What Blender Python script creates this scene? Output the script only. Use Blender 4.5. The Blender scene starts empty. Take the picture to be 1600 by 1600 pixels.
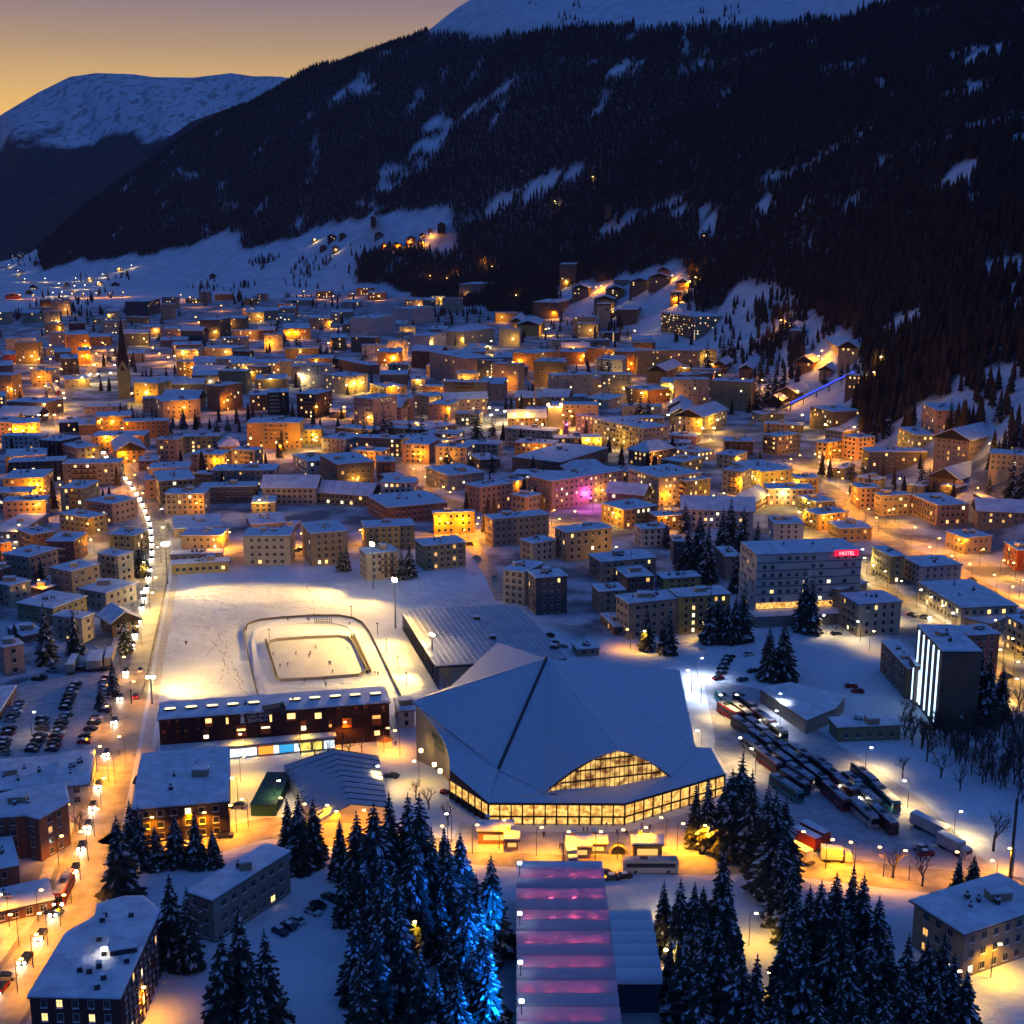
import bpy, bmesh, math, random
import numpy as np
from mathutils import Vector, Matrix
R = random.Random(7)
C = bpy.context.scene.collection
sc = bpy.context.scene
# ------------------------------------------------------------------ camera, sky, exposure
F, PITCH, CH = 2000.0, math.radians(12.65), 150.0
SN, CS = math.sin(PITCH), math.cos(PITCH)
cam = bpy.data.objects.new('camera', bpy.data.cameras.new('camera'))
C.objects.link(cam); sc.camera = cam
cam.location = (0, 0, CH); cam.rotation_euler = (math.pi/2 - PITCH, 0, 0)
cam.data.sensor_width = 36; cam.data.lens = 36*F/1600
cam.data.clip_start = 1; cam.data.clip_end = 40000
sc.view_settings.view_transform = 'Standard'; sc.view_settings.look = 'None'
sc.view_settings.exposure = .15; sc.view_settings.gamma = 1
sc.cycles.use_denoising = True
sc.cycles.max_bounces = 4; sc.cycles.diffuse_bounces = 2; sc.cycles.glossy_bounces = 1
sc.cycles.transmission_bounces = 3; sc.cycles.transparent_max_bounces = 6
sc.cycles.sample_clamp_indirect = 2.0; sc.cycles.caustics_reflective = False; sc.cycles.caustics_refractive = False
w = bpy.data.worlds.new('World'); sc.world = w; w.use_nodes = True
nt = w.node_tree; N = nt.nodes; L = nt.links
bg = N['Background']; bg.inputs[1].default_value = 1.0
tc = N.new('ShaderNodeTexCoord'); sep = N.new('ShaderNodeSeparateXYZ'); L.new(tc.outputs['Generated'], sep.inputs[0])
ramp = N.new('ShaderNodeValToRGB'); L.new(sep.outputs['Z'], ramp.inputs[0])
e = ramp.color_ramp; e.elements[0].position = 0.0; e.elements[0].color = (1.2, .60, .10, 1)
e.elements[1].position = 1.0; e.elements[1].color = (.024, .105, .31, 1)
for p, c in ((.065, (1.35, .76, .14)), (.095, (1.0, .60, .19)), (.125, (.56, .37, .20)), (.155, (.33, .235, .245)), (.22, (.11, .125, .24)), (.40, (.045, .15, .36))):
    el = e.elements.new(p); el.color = (*c, 1)
ramp2 = N.new('ShaderNodeValToRGB'); L.new(sep.outputs['Z'], ramp2.inputs[0])
e = ramp2.color_ramp; e.elements[0].position = 0.0; e.elements[0].color = (.012, .03, .09, 1)
e.elements[1].position = 1.0; e.elements[1].color = (.018, .082, .32, 1)
el = e.elements.new(.3); el.color = (.014, .06, .23, 1)
# the afterglow only hangs over the far end of the valley (south-west, ahead and to the left)
dot = N.new('ShaderNodeVectorMath'); dot.operation = 'DOT_PRODUCT'; L.new(tc.outputs['Generated'], dot.inputs[0])
dot.inputs[1].default_value = Vector((-.35, .94, 0)).normalized()
mr = N.new('ShaderNodeMapRange'); L.new(dot.outputs['Value'], mr.inputs[0])
mr.inputs[1].default_value = .45; mr.inputs[2].default_value = .95
mx = N.new('ShaderNodeMixRGB'); L.new(mr.outputs[0], mx.inputs[0]); L.new(ramp2.outputs[0], mx.inputs[1]); L.new(ramp.outputs[0], mx.inputs[2])
# a paler blue patch added to the right-hand sky, lightening faces turned that way
dt2 = N.new('ShaderNodeVectorMath'); dt2.operation = 'DOT_PRODUCT'; L.new(tc.outputs['Generated'], dt2.inputs[0]); dt2.inputs[1].default_value = Vector((.85, -.1, .5)).normalized()
mr2 = N.new('ShaderNodeMapRange'); L.new(dt2.outputs['Value'], mr2.inputs[0]); mr2.inputs[1].default_value = .42; mr2.inputs[2].default_value = 1.0
mx2 = N.new('ShaderNodeMixRGB'); L.new(mr2.outputs[0], mx2.inputs[0]); L.new(mx.outputs[0], mx2.inputs[1]); mx2.inputs[2].default_value = (.070, .135, .41, 1)
L.new(mx2.outputs[0], bg.inputs[0])
sd = bpy.data.lights.new('dusk_glow', 'SUN'); sd.energy = .035; sd.angle = math.radians(30); sd.color = (1, .55, .3)
so = bpy.data.objects.new('dusk_glow', sd); C.objects.link(so)
so.rotation_euler = Vector((.35, -.94, -.12)).to_track_quat('-Z', 'Y').to_euler()

# ------------------------------------------------------------------ pixel <-> world helpers (photo pixels, 1600 wide)
def ray(px, py):
    v = Vector((px-800, F*CS+(800-py)*SN, -F*SN+(800-py)*CS))
    h = math.hypot(v.x, v.y)
    return v.x/h, v.y/h, v.z/h
def proj(x, y, z):
    z = z-CH
    dep = y*CS - z*SN; up = y*SN + z*CS
    return 800+F*x/dep, 800-F*up/dep
def ppm(x, y, z=0):            # photo pixels per metre
    return F/(y*CS-(z-CH)*SN)

# terrain control: per column the (row, distance) of the visible ground from the foot of the slope up
TC = {
 -900: [], -150: [], 0: [(412, 4300)], 60: [(425, 4050), (392, 4700)],
 100: [(432, 3950), (404, 4150), (357, 4650)], 200: [(440, 3560), (402, 3900), (283, 4650)],
 300: [(447, 3290), (392, 3750), (215, 4600)], 400: [(452, 3080), (380, 3500), (158, 4450)],
 500: [(457, 2900), (365, 3350), (103, 4350)], 600: [(465, 2720), (350, 3150), (70, 4150)],
 700: [(475, 2500), (430, 2800), (330, 3050), (200, 3450), (28, 4000)],
 800: [(490, 2250), (425, 2550), (300, 2850), (120, 3300), (0, 3800), (-60, 4100)],
 900: [(505, 2010), (420, 2330), (300, 2620), (90, 3150), (0, 3650), (-60, 3950)],
 1000: [(515, 1800), (430, 2080), (310, 2350), (90, 2950), (0, 3500), (-60, 3800)],
 1100: [(535, 1640), (450, 1850), (330, 2100), (200, 2400), (60, 2900), (0, 3300), (-60, 3600)],
 1200: [(580, 1350), (490, 1560), (370, 1800), (210, 2150), (60, 2650), (-60, 3300)],
 1300: [(640, 1080), (560, 1190), (500, 1310), (400, 1510), (250, 1850), (100, 2300), (-60, 3000)],
 1400: [(700, 900), (620, 980), (530, 1090), (420, 1290), (280, 1580), (120, 2000), (-60, 2700)],
 1500: [(765, 770), (680, 825), (600, 900), (450, 1100), (300, 1350), (150, 1700), (-60, 2450)],
 1600: [(815, 690), (720, 745), (610, 840), (440, 1030), (270, 1330), (100, 1750), (-60, 2300)],
 1700: [(860, 640), (760, 690), (600, 800), (400, 1000), (200, 1350), (0, 1900), (-60, 2150)],
 1900: [(900, 590), (760, 660), (600, 770), (400, 960), (200, 1300), (0, 1850)],
 2600: [(950, 520), (760, 600), (600, 700), (400, 900), (200, 1250), (0, 1800)]}
cols = sorted(TC); AZ = np.array([(c-800)/2035.0 for c in cols])
DG = np.arange(0, 12001, 20.0); tab = []
for c in cols:
    ks = TC[c]; dd = [0.0]; zz = [0.0]
    for i, (py, d) in enumerate(ks):
        rz = ray(c if c < 1900 else 1900, py)[2]
        z = CH + d*rz
        if i == 0: z = 0.0
        dd.append(d); zz.append(max(z, zz[-1]))
    if len(ks) > 1:
        if zz[-1] > 900: pass
        dd += [dd[-1]+180, dd[-1]+900, dd[-1]+2200]; zz += [zz[-1]*1.0, zz[-1]*.72, 0]
    dd.append(dd[-1]+3000); zz.append(0)
    tab.append(np.interp(DG, dd, zz))
tab = np.array(tab)
AF = np.linspace(AZ[0], AZ[-1], 501)
T2 = np.array([np.interp(AF, AZ, tab[:, j]) for j in range(len(DG))]).T
k = np.array([1, 2, 3, 2, 1])/9.0
def blur(a, ax, n):
    for _ in range(n):
        a = np.apply_along_axis(lambda v: np.convolve(np.pad(v, 2, mode='edge'), k, mode='valid'), ax, a)
    return a
T2 = blur(T2, 0, 3); T2 = blur(T2, 1, 1); T2[T2 < 0.4] = 0
def tz(x, y):
    x = np.asarray(x, float); y = np.asarray(y, float)
    d = np.hypot(x, y); a = x/np.maximum(y, 1.0)
    fa = np.clip((a-AF[0])/(AF[1]-AF[0]), 0, len(AF)-1.001); fd = np.clip(d/20.0, 0, len(DG)-1.001)
    i = fa.astype(int); j = fd.astype(int); u = fa-i; v = fd-j
    z = (T2[i, j]*(1-u)+T2[i+1, j]*u)*(1-v)+(T2[i, j+1]*(1-u)+T2[i+1, j+1]*u)*v
    rough = np.clip((z-45)/120, 0, 1)
    n = (np.sin(x/61+1.3*np.sin(y/83))+np.sin(y/47+x/130)+np.sin((x+y)/29)*.5+np.sin((x-1.3*y)/140+1)*1.6)*4.2 \
        + (np.sin((x*.8+y*.2)/17+np.sin(y/33))*1.0)
    return z+rough*n
DD = np.concatenate([np.arange(120, 2500, 2.0), np.arange(2500, 11900, 8.0)])
def G(px, py, dz=0.0):         # ground point seen at a photo pixel
    rx, ry, rz = ray(px, py)
    zr = CH+DD*rz; zt = tz(DD*rx, DD*ry)+dz
    m = zr <= zt
    if not m.any(): return Vector((rx*9000, ry*9000, 0))
    i = int(np.argmax(m))
    if i == 0: d = DD[0]
    else:
        a, b = zr[i-1]-zt[i-1], zr[i]-zt[i]
        d = DD[i-1]+(DD[i]-DD[i-1])*a/(a-b)
    return Vector((rx*d, ry*d, CH+d*rz))
def U(px, py, z):              # point at height z seen at a photo pixel
    rx, ry, rz = ray(px, py); d = (z-CH)/rz
    return Vector((rx*d, ry*d, z))

# ------------------------------------------------------------------ materials
MATS = {}
def mat(name, col, rough=.8, noise=0.0, nscale=.3, emit=None, estr=0, spec=.3, bump=0.0, bscale=1.0, metal=0, samp=False, col2=None):
    if name in MATS: return MATS[name]
    m = bpy.data.materials.new(name); m.use_nodes = True; MATS[name] = m
    t = m.node_tree; b = t.nodes['Principled BSDF']
    b.inputs['Base Color'].default_value = (*col, 1); b.inputs['Roughness'].default_value = rough
    b.inputs['Specular IOR Level'].default_value = spec; b.inputs['Metallic'].default_value = metal
    if noise or bump:
        g = t.nodes.new('ShaderNodeNewGeometry')
        nz = t.nodes.new('ShaderNodeTexNoise'); nz.inputs['Scale'].default_value = nscale; nz.inputs['Detail'].default_value = 5
        t.links.new(g.outputs['Position'], nz.inputs['Vector'])
        if noise:
            r = t.nodes.new('ShaderNodeValToRGB'); t.links.new(nz.outputs[0], r.inputs[0])
            c2 = col2 or tuple(x*(1-noise) for x in col); c1 = tuple(min(1, x*(1+noise*.6)) for x in col)
            r.color_ramp.elements[0].position = .33; r.color_ramp.elements[0].color = (*c2, 1)
            r.color_ramp.elements[1].position = .66; r.color_ramp.elements[1].color = (*c1, 1)
            t.links.new(r.outputs[0], b.inputs['Base Color'])
        if bump:
            n2 = t.nodes.new('ShaderNodeTexNoise'); n2.inputs['Scale'].default_value = bscale; n2.inputs['Detail'].default_value = 4
            t.links.new(g.outputs['Position'], n2.inputs['Vector'])
            bp = t.nodes.new('ShaderNodeBump'); bp.inputs['Strength'].default_value = 1; bp.inputs['Distance'].default_value = bump
            t.links.new(n2.outputs[0], bp.inputs['Height']); t.links.new(bp.outputs[0], b.inputs['Normal'])
    if emit:
        b.inputs['Emission Color'].default_value = (*emit, 1); b.inputs['Emission Strength'].default_value = estr
        m.cycles.emission_sampling = 'AUTO' if samp else 'NONE'
    return m
SNOW = mat('snow', (.80, .82, .86), .75, noise=.10, nscale=.12, bump=.5, bscale=.35)
ROOFSNOW = mat('roof_snow', (.76, .79, .84), .7, noise=.20, nscale=.30, bump=.18, bscale=.7)
ROAD = mat('packed_snow_road', (.36, .33, .29), .5, noise=.40, nscale=.22, bump=.05, bscale=1.4)
FASCIA = mat('dark_fascia', (.07, .055, .05), .7)
METAL = mat('grey_metal', (.25, .26, .28), .45, metal=.6)
DARKM = mat('dark_metal', (.045, .047, .055), .5)
FRAME = mat('window_frame', (.42, .38, .33), .6)
GLASS = mat('dark_glass', (.015, .018, .025), .12, spec=.6)
WL = [mat('lit_pane_a', (.3, .2, .1), .5, emit=(1, .50, .12), estr=1.1), mat('lit_pane_b', (.3, .2, .1), .5, emit=(1, .58, .18), estr=2.0),
      mat('lit_pane_c', (.3, .25, .1), .5, emit=(1, .70, .25), estr=1.6), mat('lit_pane_d', (.3, .3, .3), .5, emit=(1, .86, .52), estr=2.0)]
LAMP_O = mat('sodium_lamp', (1, .6, .2), .5, emit=(1, .50, .09), estr=30)
LAMP_Y = mat('yellow_lamp', (1, .8, .3), .5, emit=(1, .72, .25), estr=30)
LAMP_W = mat('white_lamp', (1, .9, .8), .5, emit=(1, .88, .66), estr=35)
LAMP_C = mat('cool_lamp', (.9, .95, 1), .5, emit=(.75, .88, 1), estr=25)
LAMP_B = mat('blue_lamp', (.3, .5, 1), .5, emit=(.12, .35, 1), estr=25)
RED_L = mat('red_light', (1, .05, .05), .5, emit=(1, .03, .03), estr=9)
HEAD_L = mat('headlight_lens', (1, 1, 1), .3, emit=(1, .93, .75), estr=40)
PAL = {'cream': (.50, .42, .29), 'white': (.58, .55, .50), 'beige': (.42, .31, .20), 'yellow': (.52, .38, .12), 'ochre': (.48, .28, .10),
       'orange': (.40, .20, .07), 'pink': (.46, .29, .22), 'grey': (.30, .26, .22), 'brown': (.20, .13, .085), 'dark brown': (.085, .055, .045),
       'slate': (.13, .12, .13), 'maroon': (.10, .032, .03), 'dark maroon': (.05, .018, .018), 'red': (.30, .06, .035), 'green': (.28, .33, .22), 'olive': (.30, .26, .13),
       'salmon': (.25, .115, .075), 'dark grey': (.11, .10, .10), 'blue-grey': (.25, .27, .30)}
def wallmat(c): return mat('wall_'+c.replace(' ', '_').replace('-', '_'), PAL[c], .9, noise=.16, nscale=.18)

# ------------------------------------------------------------------ mesh helpers
class MB:
    def __init__(s): s.v = []; s.f = []; s.m = []
    def face(s, pts, mi=0):
        n = len(s.v); s.v += [tuple(p) for p in pts]; s.f.append(list(range(n, n+len(pts)))); s.m.append(mi)
    def prism(s, poly, z0, z1, mi=0, mtop=None, bottom=True):
        n = len(poly); a = sum(poly[i][0]*poly[(i+1) % n][1]-poly[(i+1) % n][0]*poly[i][1] for i in range(n))
        if a < 0: poly = poly[::-1]
        b = len(s.v); s.v += [(p[0], p[1], z0) for p in poly]+[(p[0], p[1], z1) for p in poly]
        for i in range(n):
            j = (i+1) % n; s.f.append([b+i, b+j, b+n+j, b+n+i]); s.m.append(mi)
        s.f.append([b+n+i for i in range(n)]); s.m.append(mi if mtop is None else mtop)
        if bottom: s.f.append([b+i for i in reversed(range(n))]); s.m.append(mi)
    def box(s, cx, cy, cz, sx, sy, sz, mi=0, rot=0, mtop=None):
        c, n = math.cos(rot), math.sin(rot); hx, hy = sx/2, sy/2
        poly = [(cx+x*c-y*n, cy+x*n+y*c) for x, y in ((-hx, -hy), (hx, -hy), (hx, hy), (-hx, hy))]
        s.prism(poly, cz-sz/2, cz+sz/2, mi, mtop)
    def bar(s, a, b, r, mi=0, n=6, r2=None):
        a = Vector(a); b = Vector(b); d = (b-a)
        if d.length < 1e-6: return
        d.normalize(); u = d.orthogonal().normalized(); v = d.cross(u); r2 = r if r2 is None else r2
        k = len(s.v)
        for (p, rr) in ((a, r), (b, r2)):
            for i in range(n):
                t = 2*math.pi*i/n; s.v.append(tuple(p+(u*math.cos(t)+v*math.sin(t))*rr))
        for i in range(n):
            j = (i+1) % n; s.f.append([k+i, k+j, k+n+j, k+n+i]); s.m.append(mi)
        s.f.append([k+n+i for i in range(n)]); s.m.append(mi); s.f.append([k+i for i in reversed(range(n))]); s.m.append(mi)
    def mesh(s, name, mats, smooth=False):
        me = bpy.data.meshes.new(name); me.from_pydata(s.v, [], s.f)
        for m in mats: me.materials.append(m)
        me.polygons.foreach_set('material_index', s.m)
        if smooth: me.polygons.foreach_set('use_smooth', [True]*len(s.f))
        me.update(); return me
def link(name, data, parent=None, loc=(0, 0, 0), rot=(0, 0, 0), scale=(1, 1, 1)):
    o = bpy.data.objects.new(name, data); C.objects.link(o)
    if parent is not None: o.parent = parent
    o.location = loc; o.rotation_euler = rot; o.scale = scale
    return o
def tag(o, label=None, cat=None, group=None, kind=None):
    if label: o['label'] = label
    if cat: o['category'] = cat
    if group: o['group'] = group
    if kind: o['kind'] = kind
    return o
# things whose label is worked out at the end from what stands nearest
PENDING = []
def pend(o, desc, x, y, cat, group=None):
    px, py = proj(x, y, float(tz(x, y)))
    tag(o, None, cat, group); PENDING.append((o, desc, px, py))
def zone(px, py): return px, py
# ------------------------------------------------------------------ terrain
FOREST = [(66, 426), (110, 408), (180, 402), (240, 395), (300, 382), (355, 360), (372, 362), (382, 392), (440, 378), (520, 348), (600, 336), (660, 325), (704, 318),
 (708, 350), (716, 392), (690, 402), (655, 385), (600, 388), (560, 405), (556, 438), (600, 446), (650, 462), (735, 478), (800, 492), (862, 486), (872, 448), (930, 440),
 (985, 432), (1060, 408), (1078, 440), (1090, 490), (1122, 488), (1142, 462), (1165, 440), (1215, 446), (1250, 478), (1290, 505), (1330, 520), (1345, 560), (1335, 640), (1352, 700), (1392, 668),
 (1430, 636), (1480, 620), (1500, 585), (1600, 560), (1700, 600), (2100, 650), (2100, -200), (1500, -120), (1420, -10), (1330, 28), (1240, 38), (1100, 44), (960, 42), (860, 46), (760, 62), (690, 52),
 (640, 52), (560, 72), (480, 100), (430, 118), (340, 168), (250, 225), (170, 285), (100, 345), (60, 392)]
CLEAR = [[(722, 342), (780, 308), (850, 272), (905, 258), (905, 276), (850, 304), (780, 334), (725, 350)], [(508, 166), (535, 140), (572, 112), (578, 140), (560, 150), (528, 162)],
 [(588, 296), (603, 250), (620, 262), (642, 268), (630, 285), (602, 300)], [(632, 250), (665, 200), (690, 182), (712, 190), (692, 232), (652, 262)],
 [(706, 192), (760, 148), (812, 120), (816, 132), (760, 165), (722, 190)], [(945, 116), (985, 92), (1006, 98), (992, 120), (960, 120)],
 [(1496, 104), (1530, 76), (1575, 58), (1568, 84), (1524, 104)], [(1446, 306), (1480, 262), (1532, 250), (1510, 290), (1462, 308)], [(1496, 322), (1518, 300), (1542, 308), (1530, 324)],
 [(1088, 330), (1112, 318), (1126, 350), (1112, 382), (1088, 372)], [(1374, 528), (1384, 478), (1442, 452), (1436, 500), (1394, 520)], [(1572, 240), (1575, 210), (1600, 204), (1600, 226)],
 [(1520, 420), (1570, 400), (1620, 400), (1600, 430)], [(1062, 120), (1068, 30), (1078, 30), (1070, 120)], [(1364, 142), (1372, 122), (1390, 124), (1386, 142)],
 [(490, 275), (490, 205), (495, 205), (496, 275)], [(930, 360), (960, 330), (1000, 330), (990, 352), (950, 372)], [(1245, 380), (1262, 350), (1272, 362), (1262, 392)], [(1480, 150), (1500, 130), (1560, 120), (1540, 140), (1500, 155)],
 [(1180, 330), (1200, 300), (1212, 310), (1200, 352)], [(575, 340), (580, 318), (590, 322), (588, 342)], [(455, 360), (462, 335), (474, 350), (470, 366)], [(1300, 320), (1330, 305), (1345, 315), (1315, 335)]]
def inpoly(px, py, poly):
    px = np.asarray(px); py = np.asarray(py); r = np.zeros(px.shape, bool); n = len(poly)
    for i in range(n):
        x1, y1 = poly[i]; x2, y2 = poly[(i+1) % n]
        if y1 == y2: continue
        c = ((y1 > py) != (y2 > py)) & (px < (x2-x1)*(py-y1)/(y2-y1)+x1)
        r ^= c
    return r
def projv(x, y, z):
    z = z-CH; dep = y*CS-z*SN; up = y*SN+z*CS
    return 800+F*x/dep, 800-F*up/dep
def infor(x, y):
    z = tz(x, y); px, py = projv(x, y, z)
    w1 = np.sin(x/31+2*np.sin(y/23))*3; w2 = np.sin(y/19+np.sin(x/27))*3
    m = inpoly(px+w1, py+w2, FOREST)
    hs = np.sin(x*12.9898+y*78.233)*43758.5453; hs = hs-np.floor(hs)
    keep = (np.sin(x/13+1.7*np.sin(y/19))+np.sin(y/17+1.1*np.sin(x/29))*.9+np.sin((x-y)/8.0)*.5+(hs-.5)*1.6) > .95
    for c in CLEAR: m &= ~(inpoly(px+w1*1.2, py+w2*1.2, c) & ~keep)
    st = np.sin(x/21+np.sin(y/60)*2.3)*np.sin(y/83+x/47+1)*np.sin((x+.6*y)/157+np.sin(x/97)*2)+(hs-.5)*.3+.25*np.sin(x/7.1+y/11)
    m &= ~((st > .80) & (z > 40))
    return m & (z > 1)
na, nd = 760, 620
aa = np.linspace(-.85, .85, na); ds = np.concatenate([np.geomspace(60, 5200, nd-60), np.linspace(5250, 16000, 60)])
A_, D_ = np.meshgrid(np.arctan(aa), ds, indexing='ij'); X_ = D_*np.sin(A_); Y_ = D_*np.cos(A_); Z_ = tz(X_, Y_)
me = bpy.data.meshes.new('ground')
vs = np.stack([X_, Y_, Z_], -1).reshape(-1, 3)
idx = np.arange(na*nd).reshape(na, nd)
q = np.stack([idx[:-1, :-1], idx[1:, :-1], idx[1:, 1:], idx[:-1, 1:]], -1).reshape(-1, 4)
me.vertices.add(len(vs)); me.vertices.foreach_set('co', vs.ravel())
me.loops.add(q.size); me.loops.foreach_set('vertex_index', q.ravel().astype(np.int32))
me.polygons.add(len(q)); me.polygons.foreach_set('loop_start', np.arange(0, q.size, 4, dtype=np.int32)); me.polygons.foreach_set('loop_total', np.full(len(q), 4, dtype=np.int32))
me.update(); me.polygons.foreach_set('use_smooth', [True]*len(q))
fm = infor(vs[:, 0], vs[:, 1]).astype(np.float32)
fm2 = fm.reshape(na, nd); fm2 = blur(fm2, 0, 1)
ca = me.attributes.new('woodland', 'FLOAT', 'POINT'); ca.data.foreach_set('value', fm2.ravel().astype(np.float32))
gm = bpy.data.materials.new('snow_ground'); gm.use_nodes = True; t = gm.node_tree; b = t.nodes['Principled BSDF']
b.inputs['Roughness'].default_value = .8; b.inputs['Specular IOR Level'].default_value = .2
g = t.nodes.new('ShaderNodeNewGeometry')
def noise(t, g, s, d=5):
    n = t.nodes.new('ShaderNodeTexNoise'); n.inputs['Scale'].default_value = s; n.inputs['Detail'].default_value = d
    t.links.new(g.outputs['Position'], n.inputs['Vector']); return n
n1 = noise(t, g, .035, 8); rp = t.nodes.new('ShaderNodeValToRGB'); t.links.new(n1.outputs[0], rp.inputs[0])
rp.color_ramp.elements[0].position = .3; rp.color_ramp.elements[0].color = (.62, .64, .69, 1); rp.color_ramp.elements[1].position = .62; rp.color_ramp.elements[1].color = (.82, .84, .88, 1)
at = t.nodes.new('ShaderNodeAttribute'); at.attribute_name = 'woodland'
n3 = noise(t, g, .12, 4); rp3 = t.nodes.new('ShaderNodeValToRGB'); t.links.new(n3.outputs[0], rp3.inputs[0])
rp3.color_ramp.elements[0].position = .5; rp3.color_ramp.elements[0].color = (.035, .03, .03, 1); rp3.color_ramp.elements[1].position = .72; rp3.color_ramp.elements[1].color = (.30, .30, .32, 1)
TOWNA = [(-200, 540), (0, 490), (60, 480), (190, 478), (320, 470), (450, 466), (560, 455), (700, 475), (790, 492), (960, 500), (1020, 540), (1130, 560), (1250, 650), (1380, 690), (1540, 700), (1800, 760), (1800, 1000), (1560, 1080), (1400, 1000), (1300, 960), (1000, 990), (900, 1000), (800, 930), (740, 860), (450, 878), (262, 890), (225, 1000), (200, 1170), (120, 1700), (-200, 1700)]
pxg, pyg = projv(vs[:, 0], vs[:, 1], vs[:, 2]); tmk = (inpoly(pxg+np.sin(vs[:, 0]/9)*4, pyg+np.sin(vs[:, 1]/7)*3, TOWNA)).astype(np.float32)
ca2 = me.attributes.new('trodden', 'FLOAT', 'POINT'); ca2.data.foreach_set('value', blur(tmk.reshape(na, nd), 1, 1).ravel().astype(np.float32))
at2 = t.nodes.new('ShaderNodeAttribute'); at2.attribute_name = 'trodden'
nt_ = noise(t, g, .045, 6); rt_ = t.nodes.new('ShaderNodeValToRGB'); t.links.new(nt_.outputs[0], rt_.inputs[0]); rt_.color_ramp.elements[0].position = .42; rt_.color_ramp.elements[0].color = (.20, .20, .21, 1); rt_.color_ramp.elements[1].position = .60; rt_.color_ramp.elements[1].color = (.62, .63, .67, 1)
mx0 = t.nodes.new('ShaderNodeMixRGB'); t.links.new(at2.outputs['Fac'], mx0.inputs[0]); t.links.new(rp.outputs[0], mx0.inputs[1]); t.links.new(rt_.outputs[0], mx0.inputs[2])
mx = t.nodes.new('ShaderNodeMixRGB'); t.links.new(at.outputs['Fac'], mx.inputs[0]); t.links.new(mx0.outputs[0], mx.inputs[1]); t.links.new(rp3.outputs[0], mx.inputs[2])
t.links.new(mx.outputs[0], b.inputs['Base Color'])
n2 = noise(t, g, .22, 7); bp = t.nodes.new('ShaderNodeBump'); bp.inputs['Distance'].default_value = 1.1; t.links.new(n2.outputs[0], bp.inputs['Height']); t.links.new(bp.outputs[0], b.inputs['Normal'])
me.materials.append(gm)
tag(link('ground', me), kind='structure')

# far mountains: ridges of the valley's end, each a height field behind the other
def ridge(name, sky, d0, depth, wig, matl, seed):
    xs = np.array([s[0] for s in sky], float); ys = np.array([s[1] for s in sky], float)
    n, m = 260, 110; px = np.linspace(xs[0], xs[-1], n); py = np.interp(px, xs, ys)
    V = []
    for i in range(n):
        rx, ry, rz = ray(px[i], py[i]); zt = CH+d0*rz
        for j in range(m):
            u = j/(m-1)*2-1.0                       # -1 front foot .. 0 crest .. 1 back foot
            d = d0+u*depth*(1+.12*math.sin(px[i]/37+seed))
            h = (1-abs(u))**.86
            spur = wig*.9*math.sin(px[i]/31+seed+1.5*math.sin(px[i]/61)+1.2*math.sin(u*3))*math.sin(math.pi*min(1, abs(u)*1.1))+wig*.35*math.sin(px[i]/13+1.4*math.sin(px[i]/17+u*4)+seed)*math.sin(math.pi*abs(u))
            V.append((rx*d, ry*d, zt*h+spur*(1-abs(u))*1.6-(30 if abs(u) > .99 else 0)))
    Fc = [[i*m+j, (i+1)*m+j, (i+1)*m+j+1, i*m+j+1] for i in range(n-1) for j in range(m-1)]
    me = bpy.data.meshes.new(name); me.from_pydata(V, [], Fc); me.materials.append(matl); me.polygons.foreach_set('use_smooth', [True]*len(Fc)); me.update()
    return tag(link(name, me), kind='structure')
def mountmat(name, lo, hi, snowy, seed):
    m = bpy.data.materials.new(name); m.use_nodes = True; t = m.node_tree; b = t.nodes['Principled BSDF']; b.inputs['Roughness'].default_value = .9; b.inputs['Specular IOR Level'].default_value = .1
    g = t.nodes.new('ShaderNodeNewGeometry'); sp = t.nodes.new('ShaderNodeSeparateXYZ'); t.links.new(g.outputs['Position'], sp.inputs[0])
    mpp = t.nodes.new('ShaderNodeMapping'); mpp.inputs['Scale'].default_value = (1, .28, .45); t.links.new(g.outputs['Position'], mpp.inputs[0])
    nz = noise(t, g, .0026, 11); t.links.new(mpp.outputs[0], nz.inputs['Vector']); mr = t.nodes.new('ShaderNodeMapRange'); t.links.new(sp.outputs['Z'], mr.inputs[0]); mr.inputs[1].default_value = lo; mr.inputs[2].default_value = hi
    ad = t.nodes.new('ShaderNodeMath'); ad.operation = 'ADD'; t.links.new(mr.outputs[0], ad.inputs[0]); t.links.new(nz.outputs[0], ad.inputs[1])
    rp = t.nodes.new('ShaderNodeValToRGB'); t.links.new(ad.outputs[0], rp.inputs[0]); rp.color_ramp.elements[0].position = .86; rp.color_ramp.elements[0].color = (.028, .033, .04, 1)
    rp.color_ramp.elements[1].position = .94; rp.color_ramp.elements[1].color = (.72, .75, .8, 1)
    n4 = noise(t, g, .026, 10); t.links.new(mpp.outputs[0], n4.inputs['Vector']); n4.inputs['Distortion'].default_value = .6; r4 = t.nodes.new('ShaderNodeValToRGB'); t.links.new(n4.outputs[0], r4.inputs[0]); r4.color_ramp.elements[0].position = .41; r4.color_ramp.elements[0].color = (.50, .49, .49, 1); r4.color_ramp.elements[1].position = .47; r4.color_ramp.elements[1].color = (1, 1, 1, 1)
    ml = t.nodes.new('ShaderNodeMixRGB'); ml.blend_type = 'MULTIPLY'; ml.inputs[0].default_value = 1; t.links.new(rp.outputs[0], ml.inputs[1]); t.links.new(r4.outputs[0], ml.inputs[2])
    t.links.new(ml.outputs[0], b.inputs['Base Color'])
    nb = noise(t, g, .016, 10); t.links.new(mpp.outputs[0], nb.inputs['Vector']); bp = t.nodes.new('ShaderNodeBump'); bp.inputs['Distance'].default_value = 30; t.links.new(nb.outputs[0], bp.inputs['Height']); t.links.new(bp.outputs[0], b.inputs['Normal'])
    return m
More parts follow.
